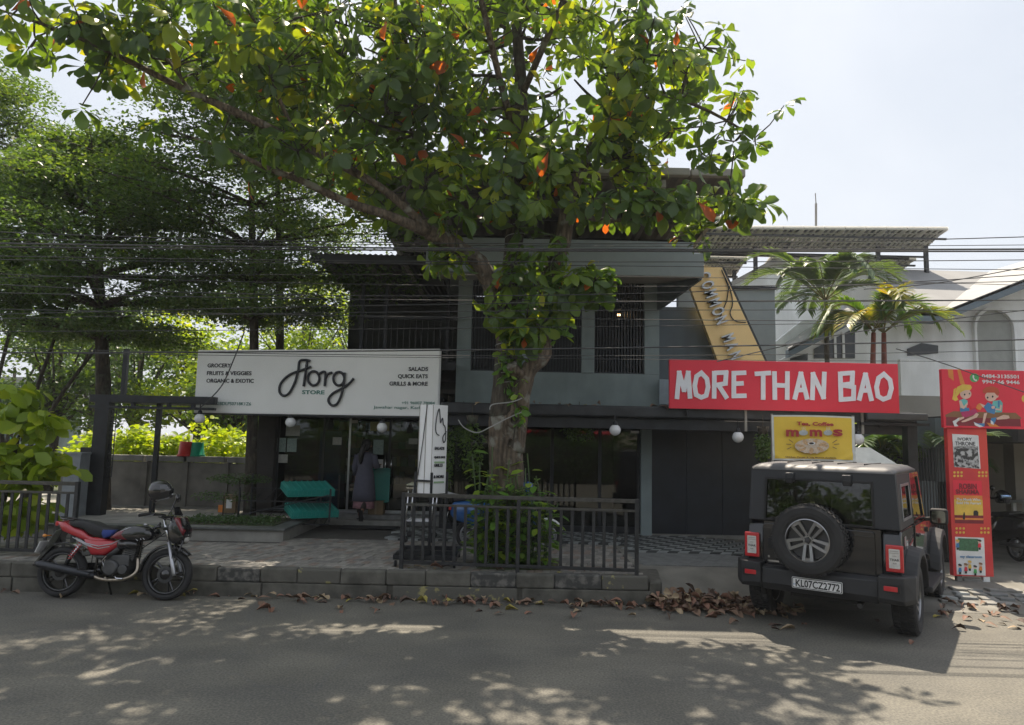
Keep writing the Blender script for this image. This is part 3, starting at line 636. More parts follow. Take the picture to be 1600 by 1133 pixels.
# ================================================================== SIGNS
class Face:
    "an upright plane turned about z; local x along it, z up, seen from local -y"
    def __init__(s, O, rz): s.O = Vector(O); s.rz = rz; s.X = Vector((math.cos(rz), math.sin(rz), 0)); s.N = Vector((-math.sin(rz), math.cos(rz), 0))
    def l(s, px, py):
        d = _f + _r * ((px - 800) / FPX) - _u * ((py - 566.5) / FPX); C = Vector((0, 0, CAM_H))
        t = (s.O - C).dot(s.N) / d.dot(s.N); q = C + d * t - s.O
        return (q.dot(s.X), q.z)
def facing(A, B): return math.atan2(B.y - A.y, B.x - A.x)
INK = mat('black_ink', (.02, .022, .03), .5); TEAL = mat('teal_ink', (.05, .2, .17), .5); REDP = mat('red_print', (.78, .03, .06), .42, var=.06, scale=1.5)
LETW = mat('letter_white', (.85, .85, .9), .5, var=.05); YEL = mat('yellow_cloth', (.85, .58, .07), .75, var=.07, scale=4)
YELP = mat('yellow_print', (.75, .5, .08), .5, var=.15); ORAP = mat('orange_print', (.75, .25, .05), .5, var=.1); SKIN_P = mat('print_skin', (.75, .5, .4), .5)
BLUP = mat('print_blue', (.06, .22, .45), .5); WHP = mat('print_white', (.75, .75, .75), .5); GRNP = mat('print_green', (.08, .4, .12), .5)
BRNP = mat('print_brown', (.25, .12, .05), .5); BLKP = mat('print_black', (.02, .02, .02), .5); TEAP = mat('print_teal', (.15, .5, .48), .5); PINKP = mat('print_crimson', (.5, .03, .14), .5)
HAIRR = mat('print_hair_red', (.5, .08, .03), .5); MARP = mat('print_maroon', (.22, .02, .03), .5); GREP = mat('print_grey', (.2, .2, .2), .6, col2=(.55, .55, .55), scale=12, f2=.5, w2=.04)

# --- white shop board
A = W(303, 641, 13.7); B = W(683, 655, 12.7)
F1 = Face((A.x, A.y, A.z), facing(A, B))
t = thing('shop_sign', 'long white shop board with the curly black shop name in script', 'sign', F1.O, F1.rz)
w_ = F1.l(685, 602)[0]; h_ = F1.l(500, 546)[1]; b_ = F1.l(500, 648)[1]
part('board', MB().b2((0, 0, b_), (w_, .12, h_)), mat('board_white', (.9, .9, .89), .45, var=.05, scale=1.2), t, bevel=.006)
part('lower_edge', MB().b2((0, -.012, b_ - .03), (w_, .13, b_ - .003)), BLKM, t)
def T5(x, y): return F1.l(300 + x / 4, 520 + y / 4)
def sgn(s, x0, y0, x1, hpx, m, name='lettering', bold=.0028, **k):
    a = T5(x0, y0); b = T5(x1, y0); hz_ = abs(T5(x0, y0 - hpx)[1] - a[1])
    o = text(name, s, hz_ / .69, m, t, (a[0], -.006, a[1]), bold=bold, **k)
    o.scale = ((b[0] - a[0]) / max(.01, o.dimensions.x), 1, 1); return o
for s_, x0_, y0_, x1_ in (('GROCERY', 97, 216, 243), ('FRUITS & VEGGIES', 92, 264, 371), ('ORGANIC & EXOTIC', 90, 311, 386), ('SALADS', 1354, 238, 1475), ('QUICK EATS', 1287, 283, 1473), ('GRILLS & MORE', 1233, 329, 1473)):
    sgn(s_, x0_, y0_, x1_, 23, INK)
sgn('STORE', 688, 383, 828, 23, TEAL); sgn('GST IN : 32BDLPS0718K1Z6', 38, 450, 368, 19, TEAL, bold=.0004)
sgn('+91 96007 78084', 1310, 446, 1516, 17, TEAL, bold=.0004); sgn('Jawahar nagar, Kadavanthra', 1137, 473, 1560, 17, TEAL, bold=.0004)
def script(P, closed=False, n=7): return [(T5(x, y)[0], -.03, T5(x, y)[1]) for x, y in [(q.x, q.y) for q in catmull([(a, b, 0) for a, b in P], n, closed)]]
def circ(cx, cy, rx, ry, k=14): return [(cx + rx * math.cos(2 * math.pi * i / k), cy + ry * math.sin(2 * math.pi * i / k)) for i in range(k + 1)]
for P in ([(742, 178), (715, 172), (678, 180), (668, 240), (648, 310), (612, 378), (575, 394), (551, 365), (564, 312), (618, 262), (700, 232), (748, 214)], [(724, 178), (714, 255), (702, 336)], circ(765, 286, 36, 44),
          [(795, 262), (822, 246), (838, 256), (834, 335)], [(835, 296), (852, 262), (880, 250)], circ(922, 288, 34, 42),
          [(958, 250), (952, 325), (932, 405), (905, 450), (874, 452), (857, 420), (885, 380), (950, 345), (990, 315), (1014, 286)]):
    part('script_letter', MB().tube(script(P), .024, 8), INK, t, smooth=True)

# --- free-standing box sign on a wheeled frame
cz = W(676, 700, 10.1)
tot = thing('box_sign', 'tall white box sign on a black wheeled frame behind the railing', 'sign', (cz.x, 10.1, PZ), 0)
def zz(px, py, Y=10.1): return wz(px, py, Y) - PZ
zb0, zt0 = zz(668, 772), zz(668, 632)
ang = R(32); Lx = Vector((-math.cos(ang), math.sin(ang), 0)) * .26; Rx = Vector((math.sin(R(40)), math.cos(R(40)), 0)) * .28
def quadbox(P0, P1, P2, za, zb):
    P3 = P1 + P2 - P0
    return MB().add([(*P0.xy, za), (*P1.xy, za), (*P3.xy, za), (*P2.xy, za), (*P0.xy, zb), (*P1.xy, zb), (*P3.xy, zb), (*P2.xy, zb)], [(0, 1, 2, 3), (4, 5, 6, 7), (0, 1, 5, 4), (1, 2, 6, 5), (2, 3, 7, 6), (3, 0, 4, 7)])
O_ = Vector((0, 0, 0))
part('box', quadbox(O_, Lx, Rx, zb0, zt0), WHITE, tot, bevel=.004)
nL = Vector((-math.sin(ang), -math.cos(ang), 0))
for f_ in (.03, .5, .97):
    c = Lx * f_ + nL * .004; part('seam', MB().box((c.x, c.y, (zb0 + zt0) / 2), (.008, .005, zt0 - zb0), rz=-ang), GUT, tot)
c = Lx * .45; part('cable', MB().tube([c + nL * .01 + Vector((0, 0, zt0)), Lx * .65 + nL * .012 + Vector((0, 0, zt0 - .5)), Lx * .92 + nL * .012 + Vector((0, 0, zb0 + .25))], .006, 6), BLKM, tot)
rr_ = math.atan2(Rx.y, Rx.x)
for s_, z_, sz in (('SALADS', .62, .055), ('QUICK EATS', .5, .038), ('GRILLS', .38, .055), ('& MORE', .22, .055)):
    text('lettering', s_, sz, INK, tot, Rx * .12 + Vector((.006, -.006, zb0 + z_)), (R(90), 0, rr_), bold=.002)
for z_ in (.46, .18):
    c = Rx * .5; part('green_bar', MB().box((c.x + .004, c.y - .003, zb0 + z_ - .02), (.2, .004, .025), rz=rr_), mat('pale_green', (.35, .5, .3), .5), tot)
vx = Rx.normalized(); q = [(.12, 0), (.05, .05), (.05, .22), (.1, .38), (.13, .25), (.14, .18), (.18, .25), (.2, .16), (.24, .12), (.26, -.04), (.22, -.1), (.2, -.02), (.27, .06)]
part('script_letter', MB().tube([vx * a * .95 + Vector((.006, -.01, zb0 + .82 + b)) for a, b in [(p.x, p.y) for p in catmull([(a, b, 0) for a, b in q], 4)]], .007, 6), INK, tot)
for c in (Lx * 1.06 + nL * .02, Lx * -.06 + nL * .02, Lx * 1.06 + Rx * 1.05, Rx * 1.08):
    part('frame_post', MB().box((c.x, c.y, (zb0 + .25) / 2 + .05), (.035, .035, zb0 + .25)), BLKM, tot)
mt_ = Lx * .5 + nL * .02; part('cross_bar', MB().box((mt_.x, mt_.y, zb0 + .18), (.32, .03, .025), rz=-ang), BLKM, tot)
ba, bb = Gp(612, 888, PZ) - tot.location, Gp(715, 884, PZ) - tot.location
bx0, bx1, by0, by1 = ba.x, bb.x, -.42, .45
part('base_bar', MB().b2((bx0, by0, .1), (bx1, by0 + .05, .16)), BLKM, tot); part('base_bar', MB().b2((bx0, by1, .1), (bx1, by1 + .05, .16)), BLKM, tot)
part('base_bar', MB().b2((bx0, by0 + .05, .1), (bx0 + .05, by1, .16)), BLKM, tot); part('base_bar', MB().b2((bx1 - .05, by0 + .05, .1), (bx1, by1, .16)), BLKM, tot)
part('base_bar', MB().b2((bx0 + .05, .0, .1), (bx1 - .05, .05, .16)), BLKM, tot)
for x in (bx0 + .03, bx1 - .03):
    for y in (by0 + .03, by1 + .02):
        w = part('caster', MB().lathe([(.001, -.015), (.04, -.015), (.045, 0), (.04, .015), (.001, .015)], 14, Matrix.Translation((x, y, .045)) @ Matrix.Rotation(R(90), 4, 'Y')), RUB, tot, smooth=True)

# --- red board with cut-out white letters
A = W(1046, 641, 11.8); B = W(1404, 643, 11.8)
F2 = Face((A.x, 11.8, A.z), facing(A, B))
t = thing('restaurant_sign', 'wide red board with big white hand-cut capitals above the yellow banner', 'sign', F2.O, 0)
w_ = F2.l(1404, 600)[0]; h_ = F2.l(1225, 565)[1]
part('board', MB().b2((0, 0, F2.l(1225, 642)[1]), (w_, .06, h_)), REDP, t, bevel=.004)
part('back_sheet', MB().b2((.01, .061, F2.l(1225, 641)[1]), (w_ - .01, .075, h_ - .01)), GUT, t)
def T3(x, y): return F2.l(1000 + x / 2.6667, 230 + y / 2.6667)
kk = [0]
def stroke(P, w=19, closed=False, p=None):
    kk[0] += 1; part('letter_stroke', band(MB(), [T3(*q) for q in P], w / 2.6667 / FPX * 11.8, -.014 - .0006 * (kk[0] % 5), -.0015, closed), LETW, p)
def letter(ch, strokes):
    mb = MB()
    segs = []
    for (P, c) in strokes:
        if c: segs.append((P, c)); continue
        for i in range(len(P) - 1):
            A_, B_ = Vector(P[i]), Vector(P[i + 1]); d_ = (B_ - A_).normalized(); segs.append(([tuple(A_ - d_ * (8 if i > 0 else 0)), tuple(B_ + d_ * (8 if i < len(P) - 2 else 0))], 0))
    for i, (P, c) in enumerate(segs): band(mb, [T3(*q) for q in P], 19 / 2.6667 / FPX * 11.8, -.015 - .0008 * i, -.002 - .0003 * i, c)
    part('letter', mb, LETW, t)
letter('M', [([(153, 1050), (163, 940), (183, 1012), (200, 940), (208, 1048)], 0)])
letter('O', [([(255, 941), (278, 965), (283, 1000), (275, 1035), (255, 1043), (233, 1032), (227, 995), (235, 955)], 1)])
letter('R', [([(308, 1048), (309, 933)], 0), ([(309, 941), (358, 939), (355, 985), (315, 992)], 0), ([(325, 990), (362, 1048)], 0)])
letter('E', [([(442, 940), (390, 942), (390, 1037), (443, 1036)], 0), ([(392, 986), (431, 984)], 0)])
letter('T', [([(477, 945), (545, 941)], 0), ([(512, 943), (512, 1053)], 0)])
letter('H', [([(559, 934), (561, 1053)], 0), ([(613, 934), (612, 1053)], 0), ([(561, 992), (612, 994)], 0)])
letter('A', [([(643, 1052), (669, 944), (696, 1052)], 0), ([(650, 1012), (690, 1012)], 0)])
letter('N', [([(717, 1054), (720, 946), (763, 1042), (767, 936)], 0)])
letter('B', [([(833, 936), (836, 1052), (888, 1048), (889, 1000), (838, 992)], 0), ([(834, 944), (884, 941), (882, 986), (846, 990)], 0)])
letter('A', [([(911, 1056), (938, 948), (964, 1058)], 0), ([(920, 1014), (956, 1014)], 0)])
letter('O', [([(1015, 946), (1040, 970), (1046, 1005), (1036, 1042), (1012, 1051), (990, 1038), (984, 1000), (993, 962)], 1)])
for px in (1075, 1373): part('bracket', MB().b2((F2.l(px, 640)[0], .076, -.1), (F2.l(px, 640)[0] + .04, .11, .5)), BLKM, t)

# --- yellow cloth banner
A = W(1207, 719, 10.9); F3 = Face((A.x, 10.9, A.z), 0)
t = thing('banner', 'yellow cloth momos banner with white hem hung behind the black jeep', 'banner', F3.O, 0)
w_ = F3.l(1336, 685)[0]; h_ = F3.l(1270, 650)[1]; V = []; F = []; nx, nz = 40, 24
def fold(u, v): return .012 * math.sin(9 * u + 5 * v) * (1 - v) + .015 * math.exp(-((u + v * 1.1 - .15) / .06) ** 2) + .015 * math.exp(-((1 - u + v * 1.1 - .2) / .05) ** 2)
def grid(u0, u1, v0, v1, dy, nx, nz):
    V = []; F = []
    for j in range(nz + 1):
        for i in range(nx + 1):
            u = u0 + (u1 - u0) * i / nx; v = v0 + (v1 - v0) * j / nz; V.append((u * w_, -fold(u, v) + dy, (v + .015 * math.sin(3 * u)) * h_))
    for j in range(nz):
        for i in range(nx): a = j * (nx + 1) + i; F.append((a, a + 1, a + nx + 2, a + nx + 1))
    return MB().add(V, F)
part('hem', grid(0, 1, 0, 1, .004, 40, 24), mat('hem_white', (.7, .7, .66), .8), t, smooth=True)
part('cloth', grid(.025, .965, .035, .965, 0, 38, 22), YEL, t, smooth=True)
def T4(x, y): return F3.l(1150 + x / 8, 640 + y / 8)
def btxt(s, x0, x1, y, hpx, m, bold=.004, dy=-.035):
    a = T4(x0, y); b = T4(x1, y); o = text('lettering', s, abs(T4(x0, y - hpx)[1] - a[1]) / .69, m, t, (a[0], dy, a[1]), bold=bold, ext=.001)
    o.scale = ((b[0] - a[0]) / max(.01, o.dimensions.x), 1, 1)
REDB = mat('banner_red', (.42, .03, .035), .6)
btxt('Tea, Coffee', 750, 1210, 195, 42, REDB, .003); btxt('m', 610, 770, 330, 112, REDB, .007); btxt('m', 905, 1060, 330, 112, REDB, .007); btxt('s', 1200, 1320, 325, 110, REDB, .007)
btxt('Chicken, Paneer & Veg Momos Available', 605, 1240, 598, 16, BRNP, .001)
def disc(cx, cy, rx, ry, y, k=20, ff=T4, y2=None): return MB().prism([ff(cx + rx * math.cos(2 * math.pi * i / k), cy - ry * math.sin(2 * math.pi * i / k)) for i in range(k)], y, (y2 if y2 is not None else y + .001))
for cx in (832, 1138):
    part('bowl', disc(cx, 290, 55, 34, -.033), mat('print_silver', (.45, .48, .48), .5), t)
    for dx in (-18, 0, 18): part('steam', band(MB(), [T4(cx + dx, 280), T4(cx + dx + 6, 255), T4(cx + dx - 3, 235), T4(cx + dx + 3, 215)], .004, -.036, -.0345), WHP, t)
part('plate', disc(938, 455, 215, 92, -.033), mat('print_cream', (.62, .5, .38), .5, var=.2, scale=60), t)
DM = [mat('print_dumpling', (.6, .38, .2), .5, var=.3, scale=50), mat('print_dumpling_pale', (.7, .55, .4), .5, var=.2, scale=50)]
for i in range(15):
    q = 2 * math.pi * i / 15; cx, cy = 938 + 150 * math.cos(q), 458 + 58 * math.sin(q)
    P = []
    for k in range(12):
        a = 2 * math.pi * k / 12; ex_ = 70 * math.cos(a); ey = 36 * math.sin(a) * (1 if math.sin(a) < 0 else .5)
        P.append(T4(cx + ex_ * math.cos(q) * .8 - ey * math.sin(q), cy + (ex_ * math.sin(q) + ey * math.cos(q)) * .6))
    part('dumpling', MB().prism(P, -.0345 - .0006 * (i % 3) - .001, -.0345 - .0006 * (i % 3)), DM[i % 2], t)
part('sauce', disc(932, 422, 30, 12, -.038), BLKP, t); part('sauce_cup', disc(932, 422, 48, 22, -.0365), WHP, t)
for (a, b, c, d) in ((650, 375, 705, 412), (618, 432, 680, 436), (628, 495, 685, 468), (1250, 378, 1195, 415), (1278, 430, 1215, 436), (1245, 490, 1195, 466)):
    part('spark', band(MB(), [T4(a, b), T4(c, d)], .011, -.035, -.034), BRNP, t)
for px in (1208, 1336): part('banner_pole', MB().b2((F3.l(px, 700)[0] - .015, .02, -.9), (F3.l(px, 700)[0] + .015, .05, h_ + .02)), GUT, t)

# --- red panels with children and book covers
A = W(1490, 900, 10.85); F4 = Face((A.x, 10.85, A.z), 0)
t = thing('book_panel', 'upright red panel printed with three book covers at the right gateway', 'sign', F4.O, 0)
pw = F4.l(1547, 780)[0] * 1.0; ph = F4.l(1510, 669)[1]
part('board', MB().b2((0, 0, 0), (pw, .09, ph)), mat('panel_red', (.58, .03, .045), .42, col2=(.7, .07, .05), scale=1.2), t, bevel=.004)
part('back_sheet', MB().b2((.01, .091, .01), (pw - .01, .1, ph - .01)), GUT, t)
part('stub', MB().b2((.06, .01, -.2), (.14, .08, -.002)), CONC, t, bevel=.01)
part('stub', MB().b2((pw - .15, .01, -.2), (pw - .05, .08, -.002)), WHITEP, t, bevel=.01)
part('stub', MB().b2((.16, .02, -.2), (pw - .17, .08, -.03)), CONC, t, bevel=.02)
def T6(x, y): return F4.l(1470 + x / 4.72, 670 + y / 4.72)
def poly(name, P, m, y, ff, lab=None, th=.0008): return part(name, MB().prism([ff(*p) for p in P], y, y + th), m, t)
poly('cover', [(82, 38), (268, 48), (284, 296), (97, 282)], GREP, -.003, T6)
poly('cover_top', [(82, 38), (268, 48), (270, 130), (90, 132)], WHP, -.005, T6); poly('cover_spine', [(268, 48), (276, 52), (292, 296), (284, 296)], WHP, -.004, T6)
poly('cover_photo', [(98, 140), (270, 148), (280, 292), (104, 276)], mat('print_photo', (.04, .04, .04), .6, col2=(.5, .5, .5), scale=14, f2=.52, w2=.05), -.0065, T6)
def ptxt(s, x0, x1, y, hpx, m, ff, bold=.002, dy=-.009):
    a = ff(x0, y); b = ff(x1, y); o = text('lettering', s, abs(ff(x0, y - hpx)[1] - a[1]) / .69, m, t, (a[0], dy, a[1]), bold=bold, ext=.0008)
    o.scale = ((b[0] - a[0]) / max(.01, o.dimensions.x), 1, 1)
ptxt('IVORY', 120, 225, 86, 22, INK, T6, .0005); ptxt('THRONE', 104, 252, 122, 28, INK, T6, .0008); ptxt('CHRONICLES OF TRAVANCORE', 115, 245, 136, 8, INK, T6, 0)
poly('cover', [(88, 378), (300, 384), (314, 700), (104, 694)], REDP, -.003, T6)
poly('cover_glow', [(96, 520), (306, 524), (311, 640), (100, 636)], YELP, -.005, T6); poly('cover_glow', [(95, 490), (304, 494), (306, 524), (96, 520)], ORAP, -.0055, T6)
poly('cover_ground', [(100, 636), (311, 640), (314, 700), (103, 696)], MARP, -.0065, T6); poly('cover_water', [(102, 656), (312, 660), (312, 674), (102, 670)], ORAP, -.0075, T6)
poly('cover_figure', [(160, 668), (162, 635), (167, 616), (173, 616), (177, 640), (175, 670)], BLKP, -.009, T6)
poly('cover_tree', [(238, 612), (246, 602), (264, 602), (274, 614), (274, 640), (238, 640)], BLKP, -.009, T6)
ptxt('ROBIN', 132, 260, 442, 38, MARP, T6, .003); ptxt('SHARMA', 108, 282, 478, 30, MARP, T6, .003); ptxt('The Monk Who', 112, 288, 528, 18, WHP, T6, .001, -.01); ptxt('Sold His Ferrari', 112, 292, 554, 18, WHP, T6, .001, -.01)
poly('cover', [(104, 796), (318, 804), (330, 1084), (118, 1074)], WHP, -.003, T6); poly('blackboard', [(124, 806), (274, 812), (276, 904), (132, 898)], mat('print_board_green', (.06, .16, .08), .6, var=.3, scale=40), -.005, T6)
ptxt('my classroom', 140, 300, 950, 18, BLUP, T6, .001)
KC = [BLUP, REDP, YELP, GRNP, ORAP]
for i, (x, y) in enumerate([(140, 1010), (183, 1005), (212, 985), (252, 1020), (292, 1000), (122, 830), (284, 830)]):
    poly('figure_head', [(x + 13 * math.cos(k * .785), y + 13 * math.sin(k * .785)) for k in range(8)], SKIN_P, -.0055, T6); poly('figure_hair', [(x + 15 * math.cos(k * .785 - .39), y - 6 + 9 * math.sin(k * .785)) for k in range(8)], (BLKP, BRNP, YELP)[i % 3], -.007, T6)
    poly('figure_body', [(x - 9, y + 14), (x + 9, y + 14), (x + 13, y + 44), (x - 13, y + 44)], KC[i % 5], -.0085, T6); poly('figure_leg', [(x - 8, y + 45), (x + 8, y + 45), (x + 7, y + 62), (x - 7, y + 62)], BLKP, -.0095, T6)
for y0_ in (322, 348, 735, 765):
    for x0_ in (100, 126, 152, 282, 308, 334):
        dx = 16 if y0_ > 700 else 0
        poly('dot', [(x0_ + dx + 9 * math.cos(k * .785), y0_ + 9 * math.sin(k * .785)) for k in range(8)], YELP, -.004, T6)
A = W(1475, 668, 10.8); F5 = Face((A.x, 10.8, A.z), 0)
t = thing('children_sign', 'red overhead board printed with two children reading and phone numbers', 'sign', F5.O, 0)
hh = F5.l(1530, 578)[1]; part('board', MB().b2((0, 0, 0), (2.6, .07, hh)), REDP, t, bevel=.004)
part('back_sheet', MB().b2((.01, .071, .01), (2.59, .08, hh - .01)), GUT, t)
def T7(x, y): return F5.l(1465 + x / 9.85, 565 + y / 9.85)
def cyl(cx, cy, rx, ry, k=16): return [(cx + rx * math.cos(2 * math.pi * i / k), cy + ry * math.sin(2 * math.pi * i / k)) for i in range(k)]
poly('ray', [(155, 118), (235, 120), (250, 300), (170, 240)], ORAP, -.002, T7); poly('ray', [(300, 120), (345, 120), (420, 350), (350, 350)], ORAP, -.002, T7)
poly('phone_disc', cyl(565, 250, 72, 68), GRNP, -.003, T7); poly('phone_mark', [(535, 215), (550, 205), (562, 235), (556, 250), (580, 280), (596, 275), (605, 295), (590, 305), (555, 285), (535, 245)], WHP, -.005, T7)
ptxt('0484-3135501', 678, 1245, 248, 52, WHP, T7, .002, -.006); ptxt('9947 66 9446', 682, 1258, 335, 52, WHP, T7, .002, -.006)
poly('bench_top', [(120, 820), (240, 765), (1200, 790), (1290, 870), (1280, 885), (120, 850)], BRNP, -.003, T7); poly('bench_side', [(130, 850), (1270, 885), (1280, 1000), (130, 985)], MARP, -.0025, T7)
L7 = lambda n_, P, m, y: poly(n_, P, m, y, T7)
L7('girl_hair', [(290, 540), (270, 460), (300, 390), (380, 350), (500, 360), (525, 400), (500, 440), (420, 440), (340, 480), (310, 520)], YELP, -.0065)
L7('girl_tail', [(285, 400), (245, 430), (235, 520), (220, 580), (270, 610), (315, 590), (290, 530), (265, 470)], YELP, -.0052)
L7('girl_face', cyl(430, 500, 88, 75), SKIN_P, -.0052); L7('girl_eye', cyl(412, 508, 13, 16, 8), BLKP, -.0072); L7('girl_eye', cyl(485, 494, 10, 13, 8), BLKP, -.0072)
L7('girl_body', [(330, 600), (400, 570), (460, 600), (440, 720), (345, 720)], TEAP, -.0042); L7('girl_arm', [(325, 610), (360, 600), (400, 690), (460, 620), (462, 660), (400, 730), (350, 710)], SKIN_P, -.0062)
L7('girl_belt', [(338, 720), (480, 712), (490, 760), (345, 775)], BLUP, -.0054); L7('girl_skirt', [(350, 775), (480, 765), (570, 720), (620, 790), (500, 840), (420, 860), (380, 850)], PINKP, -.0045)
L7('girl_leg', [(360, 920), (540, 840), (590, 790), (630, 810), (600, 860), (420, 930), (370, 935)], SKIN_P, -.0075); L7('girl_leg', [(300, 870), (400, 850), (410, 870), (310, 920)], SKIN_P, -.0048)
L7('girl_shoe', [(225, 920), (265, 900), (330, 860), (325, 900), (280, 950), (315, 995), (255, 1000)], WHP, -.0085)
L7('red_book', [(470, 575), (560, 560), (600, 690), (520, 730), (465, 650)], REDP, -.0085)
L7('boy_hair', [(700, 490), (690, 440), (740, 395), (830, 378), (920, 410), (950, 480), (915, 530), (870, 480), (760, 480)], HAIRR, -.0075); L7('boy_face', cyl(818, 535, 92, 78), SKIN_P, -.0052)
L7('boy_ear', cyl(915, 535, 20, 22, 8), SKIN_P, -.0048); L7('boy_eye', cyl(765, 555, 14, 17, 8), BLKP, -.0085); L7('boy_eye', cyl(842, 540, 14, 17, 8), BLKP, -.0085)
L7('boy_shirt', [(850, 610), (960, 590), (1000, 640), (990, 780), (880, 790), (830, 700)], TEAP, -.0042); L7('boy_strap', [(925, 605), (950, 605), (950, 700), (925, 700)], BLUP, -.0062)
L7('boy_thigh', [(640, 640), (720, 670), (900, 760), (860, 800), (690, 700)], SKIN_P, -.0046); L7('blue_book', [(705, 700), (770, 625), (900, 700), (870, 810), (760, 780)], BLUP, -.0062)
L7('boy_hand', cyl(850, 705, 30, 25, 8), SKIN_P, -.0082); L7('boy_arm', [(960, 660), (985, 680), (970, 760), (880, 740), (885, 720), (950, 730)], SKIN_P, -.0082)
L7('boy_shorts', [(760, 780), (990, 785), (1030, 830), (880, 850), (770, 830)], BRNP, -.0055); L7('boy_leg', [(710, 800), (760, 785), (740, 860), (715, 950), (685, 950)], SKIN_P, -.0066); L7('boy_leg', [(900, 870), (1010, 820), (1090, 830), (1105, 870), (1060, 885), (910, 895)], SKIN_P, -.0066)
L7('boy_shoe', [(550, 930), (620, 955), (720, 950), (715, 1000), (620, 1000)], BLUP, -.0078); L7('boy_sole', [(550, 930), (620, 965), (700, 1000), (640, 1012), (570, 980)], WHP, -.0088)
L7('boy_shoe', [(820, 870), (900, 860), (890, 910), (860, 970), (810, 940)], BLUP, -.0078); L7('boy_sole', [(810, 900), (850, 930), (860, 975), (815, 960)], WHP, -.0088)
L7('orange_splash', [(580, 690), (640, 640), (690, 700), (650, 750), (600, 730)], ORAP, -.0052); L7('orange_splash', [(750, 940), (880, 960), (960, 1010), (800, 1000)], ORAP, -.0052)
L7('yellow_badge', cyl(1345, 570, 55, 60), YELP, -.004)
part('post', MB().b2((2.45, .081, -2.3), (2.53, .15, hh)), BLKM, t)

# --- slanting yellow panel with raised silver letters
YY = 14.3
P = [W(1100, 415, YY), W(1128, 418, YY), W(1197, 566, YY), W(1121, 566, YY), W(1078, 448, YY)]
t = thing('slanting_sign', 'yellow slanting panel with raised silver capitals above the red board', 'sign', (P[3].x, YY, P[3].z))
loc_ = lambda q: (q.x - P[3].x, q.z - P[3].z)
low = W(1235, 650, YY); low2 = W(1154, 650, YY)
pts = [loc_(P[0]), loc_(P[1]), loc_(low), loc_(low2), loc_(P[4])]
part('panel', MB().prism(pts, 0, .14), mat('pale_yellow_panel', (.92, .66, .3), .6, var=.05, scale=2), t, bevel=.004)
part('panel_edge', MB().prism([pts[1], (pts[1][0] + .05, pts[1][1]), (pts[2][0] + .05, pts[2][1]), pts[2]], .01, .13), BLKM, t)
SIL = mat('silver_letters', (.5, .52, .54), .35, .4, var=.1)
a = W(1098, 428, YY - .05); b = W(1152, 566, YY - .05); dv = (b - a); ln = dv.length; ang_ = math.atan2(dv.z, dv.x)
for i, ch in enumerate('COMMON MAN'):
    if ch == ' ': continue
    c = a + dv * ((i + .1) / 10)
    text('letter', ch, .36, SIL, t, (c.x - P[3].x - .12, -.05, c.z - P[3].z), (R(90), -ang_, 0), ext=.035, bold=.006, sx=.55)
part('cable', MB().tube([(q.x - P[3].x, -.03, q.z - P[3].z) for q in (W(1127, 422, YY), W(1138, 450, YY), W(1135, 470, YY), W(1123, 500, YY))], .012, 6), BLKM, t)
part('cable', MB().tube([(q.x - P[3].x, -.03, q.z - P[3].z) for q in catmull([W(1128, 425, YY), W(1140, 452, YY), W(1144, 475, YY), W(1140, 490, YY), W(1148, 502, YY), W(1165, 504, YY)], 4)], .012, 6), BLKM, t)

# --- globe lamps under the canopy edge
for px, py, Y, lb in ((312, 654, 13.2, 'white globe lamp hanging from the left corner of the white shop board'), (454, 660, 13.3, 'white globe lamp over the left end of the shop glass'), (597, 668, 12.95, 'white globe lamp over the shop door'),
                      (961, 672, 11.9, 'white globe lamp right of the big tree trunk'), (1153, 683, 11.9, 'white globe lamp before the black shutter'), (1341, 686, 11.9, 'white globe lamp half hidden behind the yellow banner')):
    c = W(px, py, Y); g = thing('globe_lamp', lb, 'lamp', c, 0, 'globe lamps along the canopy')
    part('globe', MB().ball((0, 0, 0), .095, 24), BULB, g, smooth=True); part('cap', MB().lathe([(.001, .15), (.03, .15), (.045, .1), (.05, .075), (.001, .075)], 14), BLKM, g, smooth=True)
    part('stem', MB().tube([(0, 0, .15), (0, 0, .27)], .012, 6), BLKM, g)

# ================================================================== WHITE HOUSE, ROOF PANELS BEHIND
hs = thing('white_house', 'white house with grey sloping roofs and arched niche behind the palms', 'house')
HY = 18
SLB = mat('slate_fascia', (.13, .17, .2), .6, var=.08); RFG = mat('roof_screed', (.26, .26, .26), .85, var=.1, scale=1.2, bump=.2); RFL = mat('roof_screed_pale', (.36, .36, .355), .85, var=.08, scale=1.2)
def px2(L, Y): return [(W(a, b, Y).x, W(a, b, Y).z) for a, b in L]
wl = px2([(1213, 700), (1700, 700), (1700, 405), (1600, 447), (1470, 498), (1415, 500), (1335, 502), (1213, 566)], HY)
part('wall', MB().prism(wl, HY, HY + .25), WHITEP, hs)
def beam(L, Y0, Y1, th, m, nm, o=0):
    for (a, b) in zip(L[:-1], L[1:]):
        A, B = W(*a, Y0), W(*b, Y0); part(nm, MB().prism([(A.x, A.z), (B.x, B.z), (B.x, B.z - th), (A.x, A.z - th)], Y0, Y1), m, hs)
beam([(1232, 546), (1337, 490)], 17.0, 17.2, .2, SLB, 'fascia'); beam([(1410, 488), (1466, 490), (1700, 398)], 16.9, 17.15, .22, SLB, 'fascia')
def surf(name, L, m, th=.08):
    V = [W(*q) for q in L]; n = len(V); part(name, MB().add(V + [v - Vector((0, 0, th)) for v in V], [tuple(range(n)), tuple(range(2 * n - 1, n - 1, -1))] + [(i, (i + 1) % n, (i + 1) % n + n, i + n) for i in range(n)]), m, hs)
surf('roof', [(1410, 487, 16.9), (1466, 489, 16.9), (1545, 425, 21), (1382, 420, 21)], RFG)
surf('roof', [(1466.5, 489, 16.9), (1700, 396, 16.9), (1720, 372, 20), (1546, 424, 21)], RFL)
